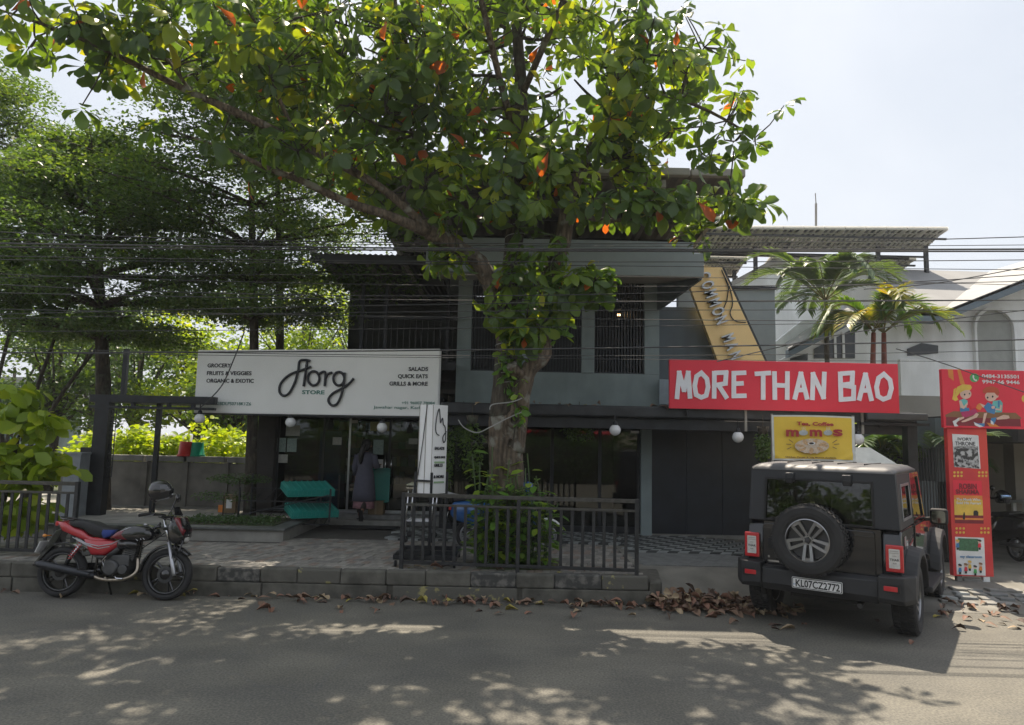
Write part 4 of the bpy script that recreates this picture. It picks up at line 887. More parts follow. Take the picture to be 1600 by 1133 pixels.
surf('roof', [(1232, 544, 17), (1337, 488, 17), (1318, 477, 19.5), (1225, 535, 19.5)], RFL)
DW = mat('dark_window', (.02, .024, .028), .15, var=.3)
A, B = W(1272, 0, HY - .02).x, 0
q = px2([(1272, 560), (1336, 560), (1336, 512), (1272, 545)], HY - .03); w = part('window', MB().prism(q, HY - .03, HY - .004), DW, hs)
for px in (1290, 1305, 1318):
    xq = W(px, 540, HY - .05).x; part('mullion', MB().b2((xq - .03, HY - .06, W(px, 560, HY).z), (xq + .03, HY - .032, W(px, 528 - (px - 1290) * .3, HY).z)), WHITEP, w)
q = px2([(1235, 563), (1262, 563), (1262, 552), (1235, 560)], HY - .03); part('window', MB().prism(q, HY - .03, HY - .004), DW, hs)
q = px2([(1418, 556), (1466, 552), (1466, 540), (1440, 536), (1418, 545)], HY - .03); part('balcony_opening', MB().prism(q, HY - .03, HY - .004), DW, hs)
AX0, AX1 = W(1524, 560, HY).x, W(1582, 560, HY).x; az0, az1 = W(1550, 592, HY).z, W(1550, 515, HY).z
ar = [(AX0, az0), (AX1, az0 - .05)] + [((AX0 + AX1) / 2 + (AX1 - AX0) / 2 * math.cos(R(i * 15)), az1 + .5 * math.sin(R(i * 15))) for i in range(13)]
ar2 = [((x - (AX0 + AX1) / 2) * 1.12 + (AX0 + AX1) / 2, (z - az0) * 1.06 + az0 - .03) for x, z in ar]
part('arched_niche', MB().prism(ar, HY - .02, HY - .003), mat('niche_grey', (.36, .37, .35), .85, var=.08), hs); part('niche_reveal', MB().ring(ar2, ar, HY - .12, HY - .003), WHITEP, hs)
part('band', MB().b2((W(1400, 640, HY).x, HY - .08, W(1440, 645, HY).z), (W(1475, 640, HY).x, HY - .002, W(1440, 631, HY).z)), SLB, hs)
part('balcony_wall', MB().b2((W(1408, 600, 17.4).x, 17.4, 0), (W(1472, 600, 17.4).x, 17.55, W(1440, 562, 17.4).z)), WHITEP, hs)
b2_ = thing('rear_white_building', 'plain white gabled building just behind the solar panel posts', 'house')
q = px2([(1130, 700), (1290, 700), (1290, 404), (1262, 402), (1205, 412), (1130, 452)], 21); part('wall', MB().prism(q, 21, 24), WHITEP, b2_)
A, B, C_ = W(1120, 452, 20.8), W(1206, 406, 20.8), W(1296, 400, 20.8)
part('roof_edge', MB().prism([(A.x, A.z), (B.x, B.z), (C_.x, C_.z), (C_.x, C_.z - .15), (B.x, B.z - .15), (A.x, A.z - .15)], 20.8, 24.2), GUT, b2_)
b3 = solo('low_white_parapet', MB().prism(px2([(1205, 600), (1275, 600), (1275, 500), (1255, 500), (1205, 540)], 19), 19, 19.3), WHITEP, 'white stepped parapet wall between the grey wing and the palms', 'wall')
b4 = solo('white_block', MB().prism(px2([(1290, 600), (1420, 600), (1420, 430), (1396, 408), (1330, 408), (1290, 430)], 22), 22, 24), WHITEP, 'white block behind the palm fronds beside the grey sloped roof', 'building')
# solar arrays
PVM = mat('solar_cell', (.02, .026, .045), .22, .2, var=.4, scale=2, coat=.6); PVF = leafmat('panel_gap', [(0, (.88, .88, .86)), (1, (.88, .88, .86))], .6, .4, .9)
PVF.node_tree.nodes['Mix'].inputs[7].default_value = (1, .98, .95, 1)
def solar(name, lb, pxa, pxb, ytop, ybot, Y0, Y1, n, rows, posts):
    t = thing(name, lb, 'solar panels')
    A, B = W(pxa, ytop, Y0), W(pxb, ytop + 2, Y0); C2 = W(pxa - 10, ybot, Y1); wv = (B - A) / n; hv = (Vector((A.x, C2.y, C2.z)) - A) / rows
    nn_ = wv.cross(hv).normalized(); me = None; mf = None
    for i in range(n):
        for j in range(rows):
            c = A + wv * i + hv * j; a = c + wv * .02 + hv * .02; b = c + wv * .98 + hv * .02; d = c + wv * .98 + hv * .98; e = c + wv * .02 + hv * .98
            mb = MB().add([p for p in (a, b, d, e)] + [p + nn_ * .03 for p in (a, b, d, e)], [(0, 1, 2, 3), (7, 6, 5, 4), (0, 4, 5, 1), (1, 5, 6, 2), (2, 6, 7, 3), (3, 7, 4, 0)])
            p_ = part('panel', mb, PVM, t)
            g = MB()
            for k in range(0, 4):
                u = a + (b - a) * (k / 3); v = e + (d - e) * (k / 6); g.tube([u - nn_ * .008, v - nn_ * .008], .034 if k % 3 else .045, 4, cap=False); g.tube([u + nn_ * .038, v + nn_ * .038], .034 if k % 3 else .045, 4, cap=False)
            for k in range(0, 6):
                u = a + (e - a) * (k / 5); v = b + (d - b) * (k / 5); g.tube([u - nn_ * .008, v - nn_ * .008], .022 if k % 5 else .035, 4, cap=False); g.tube([u + nn_ * .038, v + nn_ * .038], .022 if k % 5 else .035, 4, cap=False)
            part('cell_grid', g, PVF, p_, stuff=True)
    for px, yb in posts:
        q = W(px, ybot, (Y0 + Y1) / 2); part('post', MB().b2((q.x - .05, q.y, W(px, yb, q.y).z), (q.x + .05, q.y + .1, q.z + .12)), BLKM, t)
    for f_ in (.1, .9):
        p = A + hv * rows * f_ - Vector((0, 0, .1)); part('rail', MB().b2((p.x, p.y - .03, p.z - .05), (B.x, p.y + .03, p.z)), BLKM, t)
    q = W(pxa, ybot + 2, Y1); part('rail', MB().b2((q.x, Y1 + .05, q.z - .1), (B.x - .4, Y1 + .11, q.z - .02)), BLKM, t)
solar('solar_array', 'long upper row of solar panels on a steel frame above the houses', 1095, 1482, 355, 391, 20, 21.3, 12, 1, [(1181, 432), (1373, 420), (1448, 428)])
solar('solar_array', 'short lower solar row right behind the top of the yellow slanting panel', 1100, 1168, 401, 428, 21.5, 22.6, 3, 1, [(1148, 440)])
solar('solar_array', 'lower solar row showing between the palm fronds', 1205, 1432, 402, 423, 21.5, 22.4, 7, 1, [(1360, 440)])
for a, b, c, d in ((1166, 416, 1210, 418), (1166, 424, 1212, 426)): pass
solo('lightning_rod', MB().tube([W(1275, 356, 22), W(1275, 318, 22)], .035, 6).tube([W(1275, 318, 22) + Vector((0, 0, -.01)), W(1274, 302, 22)], .015, 6), GUT, 'thin upright lightning rod above the upper solar row', 'rod')
# gateway and porch to the right
po = thing('porch', 'shaded beige porch behind the red book panel', 'porch')
PB = mat('porch_beige', (.3, .28, .24), .85, var=.1, scale=2)
xa = W(1545, 780, 13).x
part('back_wall', MB().b2((xa - .5, 15.5, 0), (xa + 7, 15.7, 3.2)), PB, po); part('pier', MB().b2((W(1588, 780, 14.2).x, 14.2, 0), (W(1588, 780, 14.2).x + .8, 14.5, 2.6)), PB, po)
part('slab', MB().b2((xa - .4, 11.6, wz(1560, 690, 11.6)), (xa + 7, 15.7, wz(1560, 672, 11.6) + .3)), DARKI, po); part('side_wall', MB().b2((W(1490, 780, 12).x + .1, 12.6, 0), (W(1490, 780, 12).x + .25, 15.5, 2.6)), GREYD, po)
# steel pergola on the right side of the canopy
rp = thing('steel_gate_frame', 'black steel frame and column between the yellow banner and the book panel', 'frame')
RY = 12.0
part('column', MB().b2((wx(1418, 680, RY), RY, .05), (wx(1434, 680, RY), RY + .18, wz(1430, 648, RY))), BLKM, rp, bevel=.01)
part('beam', MB().b2((wx(1340, 662, RY), RY - .12, wz(1390, 665, RY)), (wx(1446, 662, RY), RY - .04, wz(1390, 661, RY))), BLKM, rp)
part('beam', MB().b2((wx(1346, 655, RY), RY - .2, wz(1390, 657, RY)), (wx(1440, 655, RY), RY - .12, wz(1390, 646, RY))), mat('frame_grey', (.07, .075, .08), .5, .3), rp, bevel=.02)
part('post', MB().b2((wx(1375, 655, RY), RY, wz(1375, 668, RY)), (wx(1378, 655, RY), RY + .03, wz(1375, 655, RY))), BLKM, rp)
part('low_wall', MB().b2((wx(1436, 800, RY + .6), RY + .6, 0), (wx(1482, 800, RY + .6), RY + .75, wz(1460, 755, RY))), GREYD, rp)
for k in range(12):
    x = wx(1436, 780, RY) + k * .05; part('bar', MB().b2((x, RY + .1, .2), (x + .014, RY + .114, wz(1440, 700, RY))), BLKM, rp)
# steel food cart behind the jeep
fc = thing('food_cart', 'food cart with pale sheet roof showing just above the jeep roof', 'cart')
ca, cb = W(1292, 722, 11.2), W(1388, 724, 11.2)
part('roof', MB().add([(ca.x, 10.95, ca.z), (cb.x, 10.95, ca.z), (cb.x, 12.1, ca.z), (ca.x, 12.1, ca.z), (ca.x + .1, 11.2, ca.z + .24), (cb.x - .28, 11.2, ca.z + .24), (cb.x - .28, 11.9, ca.z + .24), (ca.x + .1, 11.9, ca.z + .24)],
     [(0, 1, 2, 3), (4, 5, 6, 7), (0, 1, 5, 4), (1, 2, 6, 5), (2, 3, 7, 6), (3, 0, 4, 7)]), mat('cart_sheet', (.5, .5, .45), .35, .4, var=.15, bump=.3, bscale=5), fc)
part('frieze', MB().b2((ca.x - 0, 10.94, ca.z - .1), (cb.x, 10.96, ca.z - .005)), mat('frieze', (.25, .2, .12), .7, col2=(.05, .04, .03), scale=20, w2=.03), fc)
for x in (ca.x + .03, cb.x - .03):
    for y in (11.0, 12.05): part('post', MB().b2((x - .02, y - .02, .25), (x + .02, y + .02, ca.z - .1)), ALU, fc)
part('counter', MB().b2((ca.x + .06, 11.05, .35), (cb.x - .06, 12.0, 1.0)), ALU, fc, bevel=.01)

# ================================================================== OVERHEAD CABLES
WIRE = mat('cable_black', (.05, .05, .052), .6)
cabs = [(352, 381, 361, 9.6, .009, 'topmost thin cable of the bundle crossing the scene'), (377, 389, 388, 9.2, .016, 'thick cable, upper of the heavy pair'), (384, 392, 392, 9.25, .014, 'thick cable, lower of the heavy pair'),
        (368, 384, 380, 10.2, .007, 'thin cable just above the heavy pair'), (396, 409, 403, 9.4, .008, 'thin cable just below the heavy pair'), (404, 414, 424, 9.8, .007, 'cable dipping from the fine tree to the grey roof'),
        (418, 447, 432, 9.9, .007, 'cable crossing the slatted windows near their top'), (430, 462, 409, 9.5, .008, 'cable rising to the right over the palms'), (452, 470, 466, 10.0, .009, 'cable at mid height of the slatted windows'),
        (500, 474, 470, 9.5, .007, 'brownish cable level across the big trunk'), (505, 486, 488, 9.3, .006, 'thin cable under the brownish one'), (478, 497, 503, 9.7, .007, 'cable crossing the yellow panel at its middle'),
        (520, 512, 496, 9.4, .006, 'thin cable just over the white shop board'), (552, 546, 524, 9.3, .012, 'dark cable crossing just above the red board'), (536, 556, 540, 9.6, .006, 'thin cable low over the red board'),
        (548, 560, 566, 9.5, .005, 'lowest thin cable touching the top of the red board'), (440, 430, 455, 10.3, .006, 'cable sloping down to the white house')]
for i, (a, m_, b, Y, r_, lb) in enumerate(cabs):
    A, Mi, B = W(-250, a - 1, Y), W(800, m_, Y), W(1850, b, Y); P = []
    for k in range(25):
        u = k / 24; P.append(A * (2 * (u - .5) * (u - 1)) + Mi * (4 * u * (1 - u)) + B * (2 * u * (u - .5)))
    solo('overhead_cable', MB().tube([p - P[0] for p in P], r_ * .82, 5), WIRE, lb, 'cable', 'overhead cables across the street front', loc=P[0])
for i, (L, lb) in enumerate([([(1120, 565, 9.4), (1330, 520, 9.4), (1640, 480, 9.4)], 'slack cable climbing from the red board to the right edge'), ([(1400, 545, 9.5), (1480, 570, 9.5), (1620, 620, 10.5)], 'service cable falling from the palms behind the children sign'),
        ([(1350, 452, 9.8), (1480, 440, 9.8), (1700, 398, 9.8)], 'cable rising along the grey roof edge')]):
    P = catmull([W(*q) for q in L], 8); solo('service_cable', MB().tube([p - P[0] for p in P], .007, 5), WIRE, lb, 'cable', 'overhead cables across the street front', loc=P[0])
P = catmull([W(382, 518, 12.9), W(366, 560, 12.9), W(345, 605, 12.9), W(310, 640, 12.9)], 6); solo('loose_cable', MB().tube([p - P[0] for p in P], .012, 5), WIRE, 'loose dark cable trailing over the left of the white shop board', 'cable', loc=P[0])
# bulbs strung under the deck roof
for i, (px, py) in enumerate([(530, 423), (535, 414), (558, 415), (568, 423), (576, 420), (596, 416), (607, 428), (616, 423), (635, 420), (568, 446), (588, 446), (622, 447), (517, 411), (552, 449)]):
    c = W(px, py, 14.2 + (i % 4) * .5); b = solo('hanging_bulb', MB().ball((0, 0, 0), .035, 10).tube([(0, 0, .03), (0, 0, max(.05, dz - .1 - c.z))], .006, 5), BULB, 'small white bulb hanging under the dark deck roof', 'bulb', 'bulbs strung under the deck roof', loc=c, smooth=True)
# ================================================================== BLACK JEEP
JP = mat('jeep_black_paint', (.009, .01, .013), .18, .0, var=.1, coat=.7, spec=.35); JS = mat('jeep_satin_hardtop', (.014, .016, .021), .42, var=.12, bump=.05, bscale=200)
JR = mat('jeep_glare_roof', (.085, .085, .088), .5, var=.12, scale=3); JC = mat('cladding_plastic', (.018, .019, .022), .6, var=.15, bump=.12, bscale=180)  # jeep roof paler than the hardtop: sun and sky glare put into its colour
LRED = mat('lamp_red', (.5, .012, .02), .15, coat=1, var=.05); LWH = mat('lamp_clear', (.6, .58, .56), .2, coat=1, var=.12, scale=30); DRK = mat('dark_gap', (.008, .008, .009), .7)
SEATM = mat('seat_dark', (.03, .03, .032), .8); MACH = mat('machined_alloy', (.3, .3, .31), .3, .85, var=.1); GUNM = mat('gunmetal', (.07, .07, .075), .4, .7)
GLM = mat('dark_mirror', (.2, .22, .22), .06, 1)
jp = thing('jeep', 'black two door jeep with hardtop and tailgate spare wheel parked askew at the kerb', 'jeep', (3.87, 8.64, .0), R(-36), None)
def tyre_mesh(rad=.39, w=.25, rim=.235, tread=40):
    mb = MB(); h = w / 2
    prof = [(rim, -h * .8), (rim + .03, -h * .95), (rad - .09, -h), (rad - .035, -h * .96), (rad - .012, -h * .8), (rad - .012, h * .8), (rad - .035, h * .96), (rad - .09, h), (rim + .03, h * .95), (rim, h * .8)]
    mb.lathe(prof, 48)
    for i in range(tread):
        q = 2 * math.pi * i / tread
        for s_, zc_ in ((0, -h * .55), (.5, 0), (0, h * .55)):
            a = q + s_ * 2 * math.pi / tread
            mb.box((0, 0, 0), (.024, 2 * math.pi * rad / tread * .62, h * .42), Matrix.Rotation(a, 4, 'Z') @ Matrix.Translation((rad - .009, 0, zc_)))
    return mb.mesh('tyre')
TYM = tyre_mesh(); TYM.materials.append(RUB)
def rim_mesh():
    mb = MB(); mb.lathe([(.236, -.1), (.236, .1), (.225, .105), (.222, .09), (.222, -.1), (.236, -.1)], 40)
    mb.lathe([(.001, .07), (.05, .07), (.055, .045), (.055, .0), (.001, .0)], 20)
    return mb
def spoke_mesh():
    mb = MB()
    for k in range(5):
        T_ = Matrix.Rotation(2 * math.pi * k / 5 - math.pi / 2, 4, 'Z')
        for s_ in (-1, 1):
            mb.add([(.045, s_ * .012, .035), (.045, s_ * .04, .035), (.225, s_ * .062, .055), (.225, s_ * .028, .055), (.045, s_ * .012, .07), (.045, s_ * .04, .07), (.225, s_ * .062, .092), (.225, s_ * .028, .092)],
                   [(0, 1, 2, 3), (4, 5, 6, 7), (0, 1, 5, 4), (1, 2, 6, 5), (2, 3, 7, 6), (3, 0, 4, 7)], T_)
        mb.add([(.19, -.03, .06), (.19, .03, .06), (.224, .03, .06), (.224, -.03, .06), (.19, -.03, .088), (.19, .03, .088), (.224, .03, .088), (.224, -.03, .088)],
               [(0, 1, 2, 3), (4, 5, 6, 7), (0, 1, 5, 4), (1, 2, 6, 5), (2, 3, 7, 6), (3, 0, 4, 7)], T_)
    return mb
RMM = rim_mesh().mesh('rim'); RMM.materials.append(MACH); SPM = spoke_mesh().mesh('spokes'); SPM.materials.append(MACH)
dm = MB().lathe([(.001, .02), (.215, .03), (.215, .02), (.001, .01)], 30).mesh('backing'); dm.materials.append(GUNM)
def wheel(parent, loc, outward, name='wheel'):
    "outward = rotation taking local +z to the outer face"
    w = part(name, TYM, None, parent, smooth=False); w.location = loc; w.rotation_euler = outward
    for nm, me in (('rim', RMM), ('spokes', SPM), ('backing', dm)):
        o = bpy.data.objects.new(nm, me); COL.objects.link(o); o.parent = w
    nuts = MB()
    for k in range(5):
        q = 2 * math.pi * k / 5; nuts.lathe([(.001, .082), (.008, .082), (.009, .068)], 6, Matrix.Translation((.03 * math.cos(q), .03 * math.sin(q), 0)))
    part('lug_nuts', nuts, DRK, w, stuff=True)
    return w
for sx_ in (1, -1):
    for y in (0, 2.45): wheel(jp, (sx_ * .77, y, .388), (R(90) * 0, R(90) * sx_, 0))
def arc(cy, cz, r, a0, a1, n=14): return [(cy + r * math.cos(R(a0 + (a1 - a0) * i / n)), cz + r * math.sin(R(a0 + (a1 - a0) * i / n))) for i in range(n + 1)]
prof = [(-.60, .56)] + arc(0, .39, .47, 157, 23) + [(.55, .46), (1.92, .46)] + arc(2.45, .39, .47, 157, 23) + [(3.2, .56), (3.22, .95), (3.1, 1.04), (1.55, 1.15), (-.56, 1.17), (-.62, 1.1), (-.64, .75)]
for s_ in (-1, 1): part('side_panel', MB().prism(prof, s_ * .62, s_ * .805, 'x'), JP, jp, bevel=.022, seg=3, smooth=True)
part('tub', MB().b2((-.618, -.60, .6), (.618, 1.5, 1.12)), DRK, jp)
part('hood', MB().prism([(1.5, .8), (3.18, .8), (3.18, 1.02), (3.05, 1.08), (1.5, 1.17)], -.617, .617, 'x'), JP, jp, bevel=.03, seg=3)
part('chassis', MB().b2((-.35, -.55, .34), (.35, 3.1, .598)).tube([(-.75, 0, .39), (.75, 0, .39)], .06, 10).tube([(0, 0, .39), (0, 0, .31)], .001, 6).ball((0, 0, .38), .14, 12).tube([(-.75, 2.45, .39), (.75, 2.45, .39)], .05, 10), DRK, jp)
part('rear_panel', MB().b2((-.617, -.64, .62), (.617, -.602, 1.17)), JP, jp)
# tailgate in two halves with visible gaps
part('tailgate', MB().prism(rr(-.62, .66, .56, 1.15, .03), -.668, -.642), JP, jp, bevel=.008)
part('gate_crease', MB().prism(rr(-.6, 1.085, .54, 1.1, .006), -.674, -.6685), JP, jp, bevel=.003)
tl = part('gate_handle', MB().prism(rr(-.56, .86, -.50, .99, .02), -.69, -.669), DRK, jp, bevel=.006)
# hardtop
def tp(z): f = (z - 1.17) / .6; return .805 - .035 * f, -.625 + .035 * f     # half width, rear y
hw0, y0_ = tp(1.17); hw1, y1_ = tp(1.78)
def rearP(x, z, off=0):
    hw, yy = tp(z); return (x, yy - off, z)
def rear_ring(outer, inner, th, off, m, nm, bev=.01):
    n = len(outer); V = []
    for o_ in (off, off - th):
        for L in (outer, inner): V += [rearP(x, z, o_) for x, z in L]
    F = []
    for i in range(n):
        j = (i + 1) % n; F += [(i, j, n + j, n + i), (2 * n + j, 2 * n + i, 3 * n + i, 3 * n + j), (j, i, 2 * n + i, 2 * n + j), (n + i, n + j, 3 * n + j, 3 * n + i)]
    return part(nm, MB().add(V, F), m, jp, bevel=bev)
k_ = 6
outer = [(.80, 1.175), (.765, 1.775), (-.765, 1.775), (-.80, 1.175)]
inner = [(.54, 1.2), (.53, 1.66), (-.585, 1.66), (-.60, 1.2)]
rear_ring(outer, inner, .06, 0, JS, 'hardtop_rear', .02)
V = [rearP(x, z, -.015) for x, z in inner] + [rearP(x, z, -.02) for x, z in inner]
part('rear_window', MB().add(V, [(0, 1, 2, 3), (7, 6, 5, 4), (0, 4, 5, 1), (1, 5, 6, 2), (2, 6, 7, 3), (3, 7, 4, 0)]), CARG, jp)
rear_ring([(.56, 1.18), (.55, 1.68), (-.605, 1.68), (-.62, 1.18)], [(.535, 1.205), (.525, 1.655), (-.58, 1.655), (-.595, 1.205)], .012, .012, DRK, 'window_seal', .004)
for x in (-.32, .29):
    h = part('glass_hinge', MB().box((x, -.605, 1.69), (.1, .05, .1)), JS, jp, bevel=.012); part('hinge_cap', MB().box((x, -.635, 1.65), (.075, .02, .06)), DRK, h, bevel=.008)
wp = part('rear_wiper', MB().tube([(-.5, -.655, 1.2), (-.45, -.652, 1.235), (-.1, -.64, 1.255)], .009, 6), DRK, jp)
# hardtop sides with window openings
def sideP(s_, y, z, off=0): hw, yy = tp(z); return (s_ * (hw + off), y, z)
for s_ in (-1, 1):
    def side_ring(outer, inner, off, th, m, nm, bev=.01):
        n = len(outer); V = []
        for o_ in (off, off - th):
            for L in (outer, inner): V += [sideP(s_, y, z, o_) for y, z in L]
        F = []
        for i in range(n):
            j = (i + 1) % n; F += [(i, j, n + j, n + i), (2 * n + j, 2 * n + i, 3 * n + i, 3 * n + j), (j, i, 2 * n + i, 2 * n + j), (n + i, n + j, 3 * n + j, 3 * n + i)]
        return part(nm, MB().add(V, F), m, jp, bevel=bev)
    side_ring([(-.6, 1.175), (.42, 1.175), (.42, 1.765), (-.565, 1.765)], [(-.36, 1.27), (.28, 1.27), (.28, 1.64), (-.33, 1.64)], 0, .05, JS, 'hardtop_side', .012)
    part('quarter_window', MB().add([sideP(s_, y, z, o_) for o_ in (-.012, -.018) for y, z in ((-.36, 1.27), (.28, 1.27), (.28, 1.64), (-.33, 1.64))], [(0, 1, 2, 3), (7, 6, 5, 4), (0, 4, 5, 1), (1, 5, 6, 2), (2, 6, 7, 3), (3, 7, 4, 0)]), CARG, jp)
    side_ring([(-.375, 1.255), (.295, 1.255), (.295, 1.655), (-.345, 1.655)], [(-.345, 1.285), (.265, 1.285), (.265, 1.625), (-.318, 1.625)], .008, .008, ALU if s_ > 0 else DRK, 'window_trim', .003)
    side_ring([(.43, 1.16), (1.5, 1.15), (1.22, 1.76), (.43, 1.765)], [(.5, 1.2), (1.38, 1.2), (1.16, 1.7), (.5, 1.7)], .004, .04, JP, 'door_frame', .008)
    part('door_window', MB().add([sideP(s_, y, z, o_) for o_ in (-.014, -.02) for y, z in ((.5, 1.2), (1.38, 1.2), (1.16, 1.7), (.5, 1.7))], [(0, 1, 2, 3), (7, 6, 5, 4), (0, 4, 5, 1), (1, 5, 6, 2), (2, 6, 7, 3), (3, 7, 4, 0)]), CARG, jp)
    d = part('door', MB().prism([(.45, .52), (1.5, .5), (1.5, 1.145), (.43, 1.155), (.43, .8)], s_ * .806, s_ * .822, 'x'), JP, jp, bevel=.008)
    part('handle', MB().box((s_ * .838, .56, 1.03), (.03, .15, .03)), DRK, d, bevel=.008)
    for z in (.68, 1.02): part('hinge', MB().box((s_ * .832, 1.46, z), (.03, .07, .06)), JP, d, bevel=.006)
    m_ = part('mirror', MB().box((s_ * .98, 1.36, 1.2), (.2, .12, .2)), DRK, jp, bevel=.035, seg=3)
    part('mirror_arm', MB().tube([(s_ * .81, 1.42, 1.15), (s_ * .93, 1.38, 1.17)], .025, 8), DRK, m_)
    part('mirror_glass', MB().prism(rr(s_ * .98 - .075, 1.125, s_ * .98 + .075, 1.275, .03), 1.293, 1.299), GLM, m_)
    # flares over both wheels
    for cy in (0, 2.45):
        o_ = arc(cy, .39, .575, 168, 8, 16) if cy == 0 else arc(cy, .39, .575, 172, 10, 16); i_ = arc(cy, .39, .475, 168, 8, 16) if cy == 0 else arc(cy, .39, .475, 172, 10, 16)
        V = []
        for (a, b) in zip(o_, i_): V += [(s_ * .8, *a), (s_ * .925, a[0] * .97 + b[0] * .03, a[1] - .03), (s_ * .935, *b), (s_ * .8, *b)]
        V = [V[i:i + 4] for i in range(0, len(V), 4)]
        part('wheel_flare', MB().loft(V), JC, jp, bevel=.008)
        part('wheel_well', MB().prism(arc(cy, .39, .468, 172, 8, 14), s_ * .45, s_ * .8, 'x'), DRK, jp)
    part('side_step', MB().b2((s_ * .72, .58, .37), (s_ * .96, 1.82, .44)), JC, jp, bevel=.015)
    for y in (.8, 1.2, 1.6): part('step_bracket', MB().b2((s_ * .5, y, .38), (s_ * .719, y + .05, .43)), DRK, jp)
    # tail lamps
    c = s_ * .745
    tlm = part('tail_lamp', MB().prism(rr(c - .085, .75, c + .085, 1.03, .012), -.685, -.641), LRED, jp, bevel=.01)
    part('lamp_lens', MB().prism(rr(c - .052, .79, c + .052, .99, .008), -.689, -.6855), LWH, tlm, bevel=.003)
    for i_, (za, wd2) in enumerate(((.965, .04), (.945, .045), (.915, .02))): part('lamp_bar', MB().b2((c - wd2, -.6905, za), (c + wd2, -.6895, za + .006)), GUT, tlm)
    text('lettering', 'THAR', .034, BLKP, tlm, (c, -.69, .868), ext=.0004, align='CENTER', bold=.001); text('lettering', '4x4', .024, BLKP, tlm, (c, -.69, .835), ext=.0004, align='CENTER')
RS = []
for (y, w2, zb2, zt2, e2) in ((-.60, .735, 1.765, 1.775, .0), (-.585, .765, 1.765, 1.80, .03), (-.54, .768, 1.765, 1.83, .05), (-.45, .77, 1.765, 1.845, .06), (.2, .77, 1.765, 1.858, .06), (.9, .765, 1.765, 1.85, .06), (1.2, .75, 1.76, 1.82, .05), (1.26, .72, 1.755, 1.775, .0)):
    RS.append([(-w2, y, zb2), (-w2, y, (zb2 + zt2) / 2), (-w2 + e2, y, zt2 - .012), (-w2 + e2 * 2.2, y, zt2), (w2 - e2 * 2.2, y, zt2), (w2 - e2, y, zt2 - .012), (w2, y, (zb2 + zt2) / 2), (w2, y, zb2)])
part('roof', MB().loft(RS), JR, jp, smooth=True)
for x in (-.42, -.14, .14, .42): part('roof_groove', MB().b2((x - .005, -.3, 1.845), (x + .005, .8, 1.8625)), DRK, jp)
part('windscreen', MB().add([(-.7, 1.5, 1.17), (.7, 1.5, 1.17), (.66, 1.22, 1.76), (-.66, 1.22, 1.76), (-.7, 1.51, 1.17), (.7, 1.51, 1.17), (.66, 1.23, 1.76), (-.66, 1.23, 1.76)], [(0, 1, 2, 3), (7, 6, 5, 4), (0, 4, 5, 1), (1, 5, 6, 2), (2, 6, 7, 3), (3, 7, 4, 0)]), CARG, jp)
for s_ in (-1, 1):
    part('windscreen_pillar', MB().tube([(s_ * .74, 1.53, 1.15), (s_ * .69, 1.24, 1.765)], .035, 6), JP, jp)
    st_ = part('seat', MB().box((s_ * .36, .75, 1.0), (.5, .5, .14)).box((s_ * .36, .52, 1.28), (.48, .13, .5), rx=R(10)).box((s_ * .36, .46, 1.6), (.24, .09, .16)), SEATM, jp, bevel=.03)
part('dashboard', MB().b2((-.7, 1.25, .95), (.7, 1.49, 1.2)), DRK, jp, bevel=.03)
part('steering_wheel', MB().tube([(.36 + .17 * math.cos(R(a)), 1.15 + .06 * math.sin(R(a)), 1.2 + .17 * math.sin(R(a))) for a in range(0, 361, 20)], .014, 6), DRK, jp)
# rear bumper, plate
part('bumper', MB().prism([(-.64, .42), (-.64, .68), (-.74, .69), (-.80, .66), (-.81, .50), (-.76, .42)], -.60, .60, 'x'), JC, jp, bevel=.012)
for s_ in (-1, 1):
    part('bumper_corner', MB().loft([[(s_ * .601, -.64, .44), (s_ * .601, -.64, .72), (s_ * .601, -.84, .72), (s_ * .601, -.84, .50), (s_ * .601, -.80, .44)],
        [(s_ * .84, -.60, .43), (s_ * .84, -.60, .72), (s_ * .84, -.80, .72), (s_ * .84, -.80, .48), (s_ * .84, -.76, .43)],
        [(s_ * .93, -.50, .44), (s_ * .93, -.50, .72), (s_ * .93, -.62, .72), (s_ * .93, -.64, .50), (s_ * .93, -.60, .44)]]), JC, jp, bevel=.014)
    part('reflector', MB().prism(rr(s_ * .72 - .065, .575, s_ * .72 + .065, .625, .006), -.832 if s_ > 0 else -.832, -.815), LRED, jp, bevel=.003)
    part('reflector_frame', MB().ring(rr(s_ * .72 - .085, .56, s_ * .72 + .085, .64, .006), rr(s_ * .72 - .066, .574, s_ * .72 + .066, .626, .006), -.828, -.80), DRK, jp)
pt_ = part('number_plate', MB().prism(rr(-.26, .485, .26, .605, .012), -.835, -.828), WHP, jp)
part('plate_bracket', MB().b2((-.22, -.8275, .5), (.22, -.80, .59)), DRK, jp)
part('plate_border', MB().ring(rr(-.255, .49, .255, .60, .01), rr(-.248, .497, .248, .593, .008), -.837, -.8355), BLKP, pt_)
o = text('lettering', 'KL07CZ2772', .105, BLKP, pt_, (-.225, -.8358, .507), ext=.001, bold=.0025); o.scale = (.455 / o.dimensions.x, 1, 1)
text('lettering', 'IND', .02, BLUP, pt_, (-.247, -.8358, .52), ext=.0005)
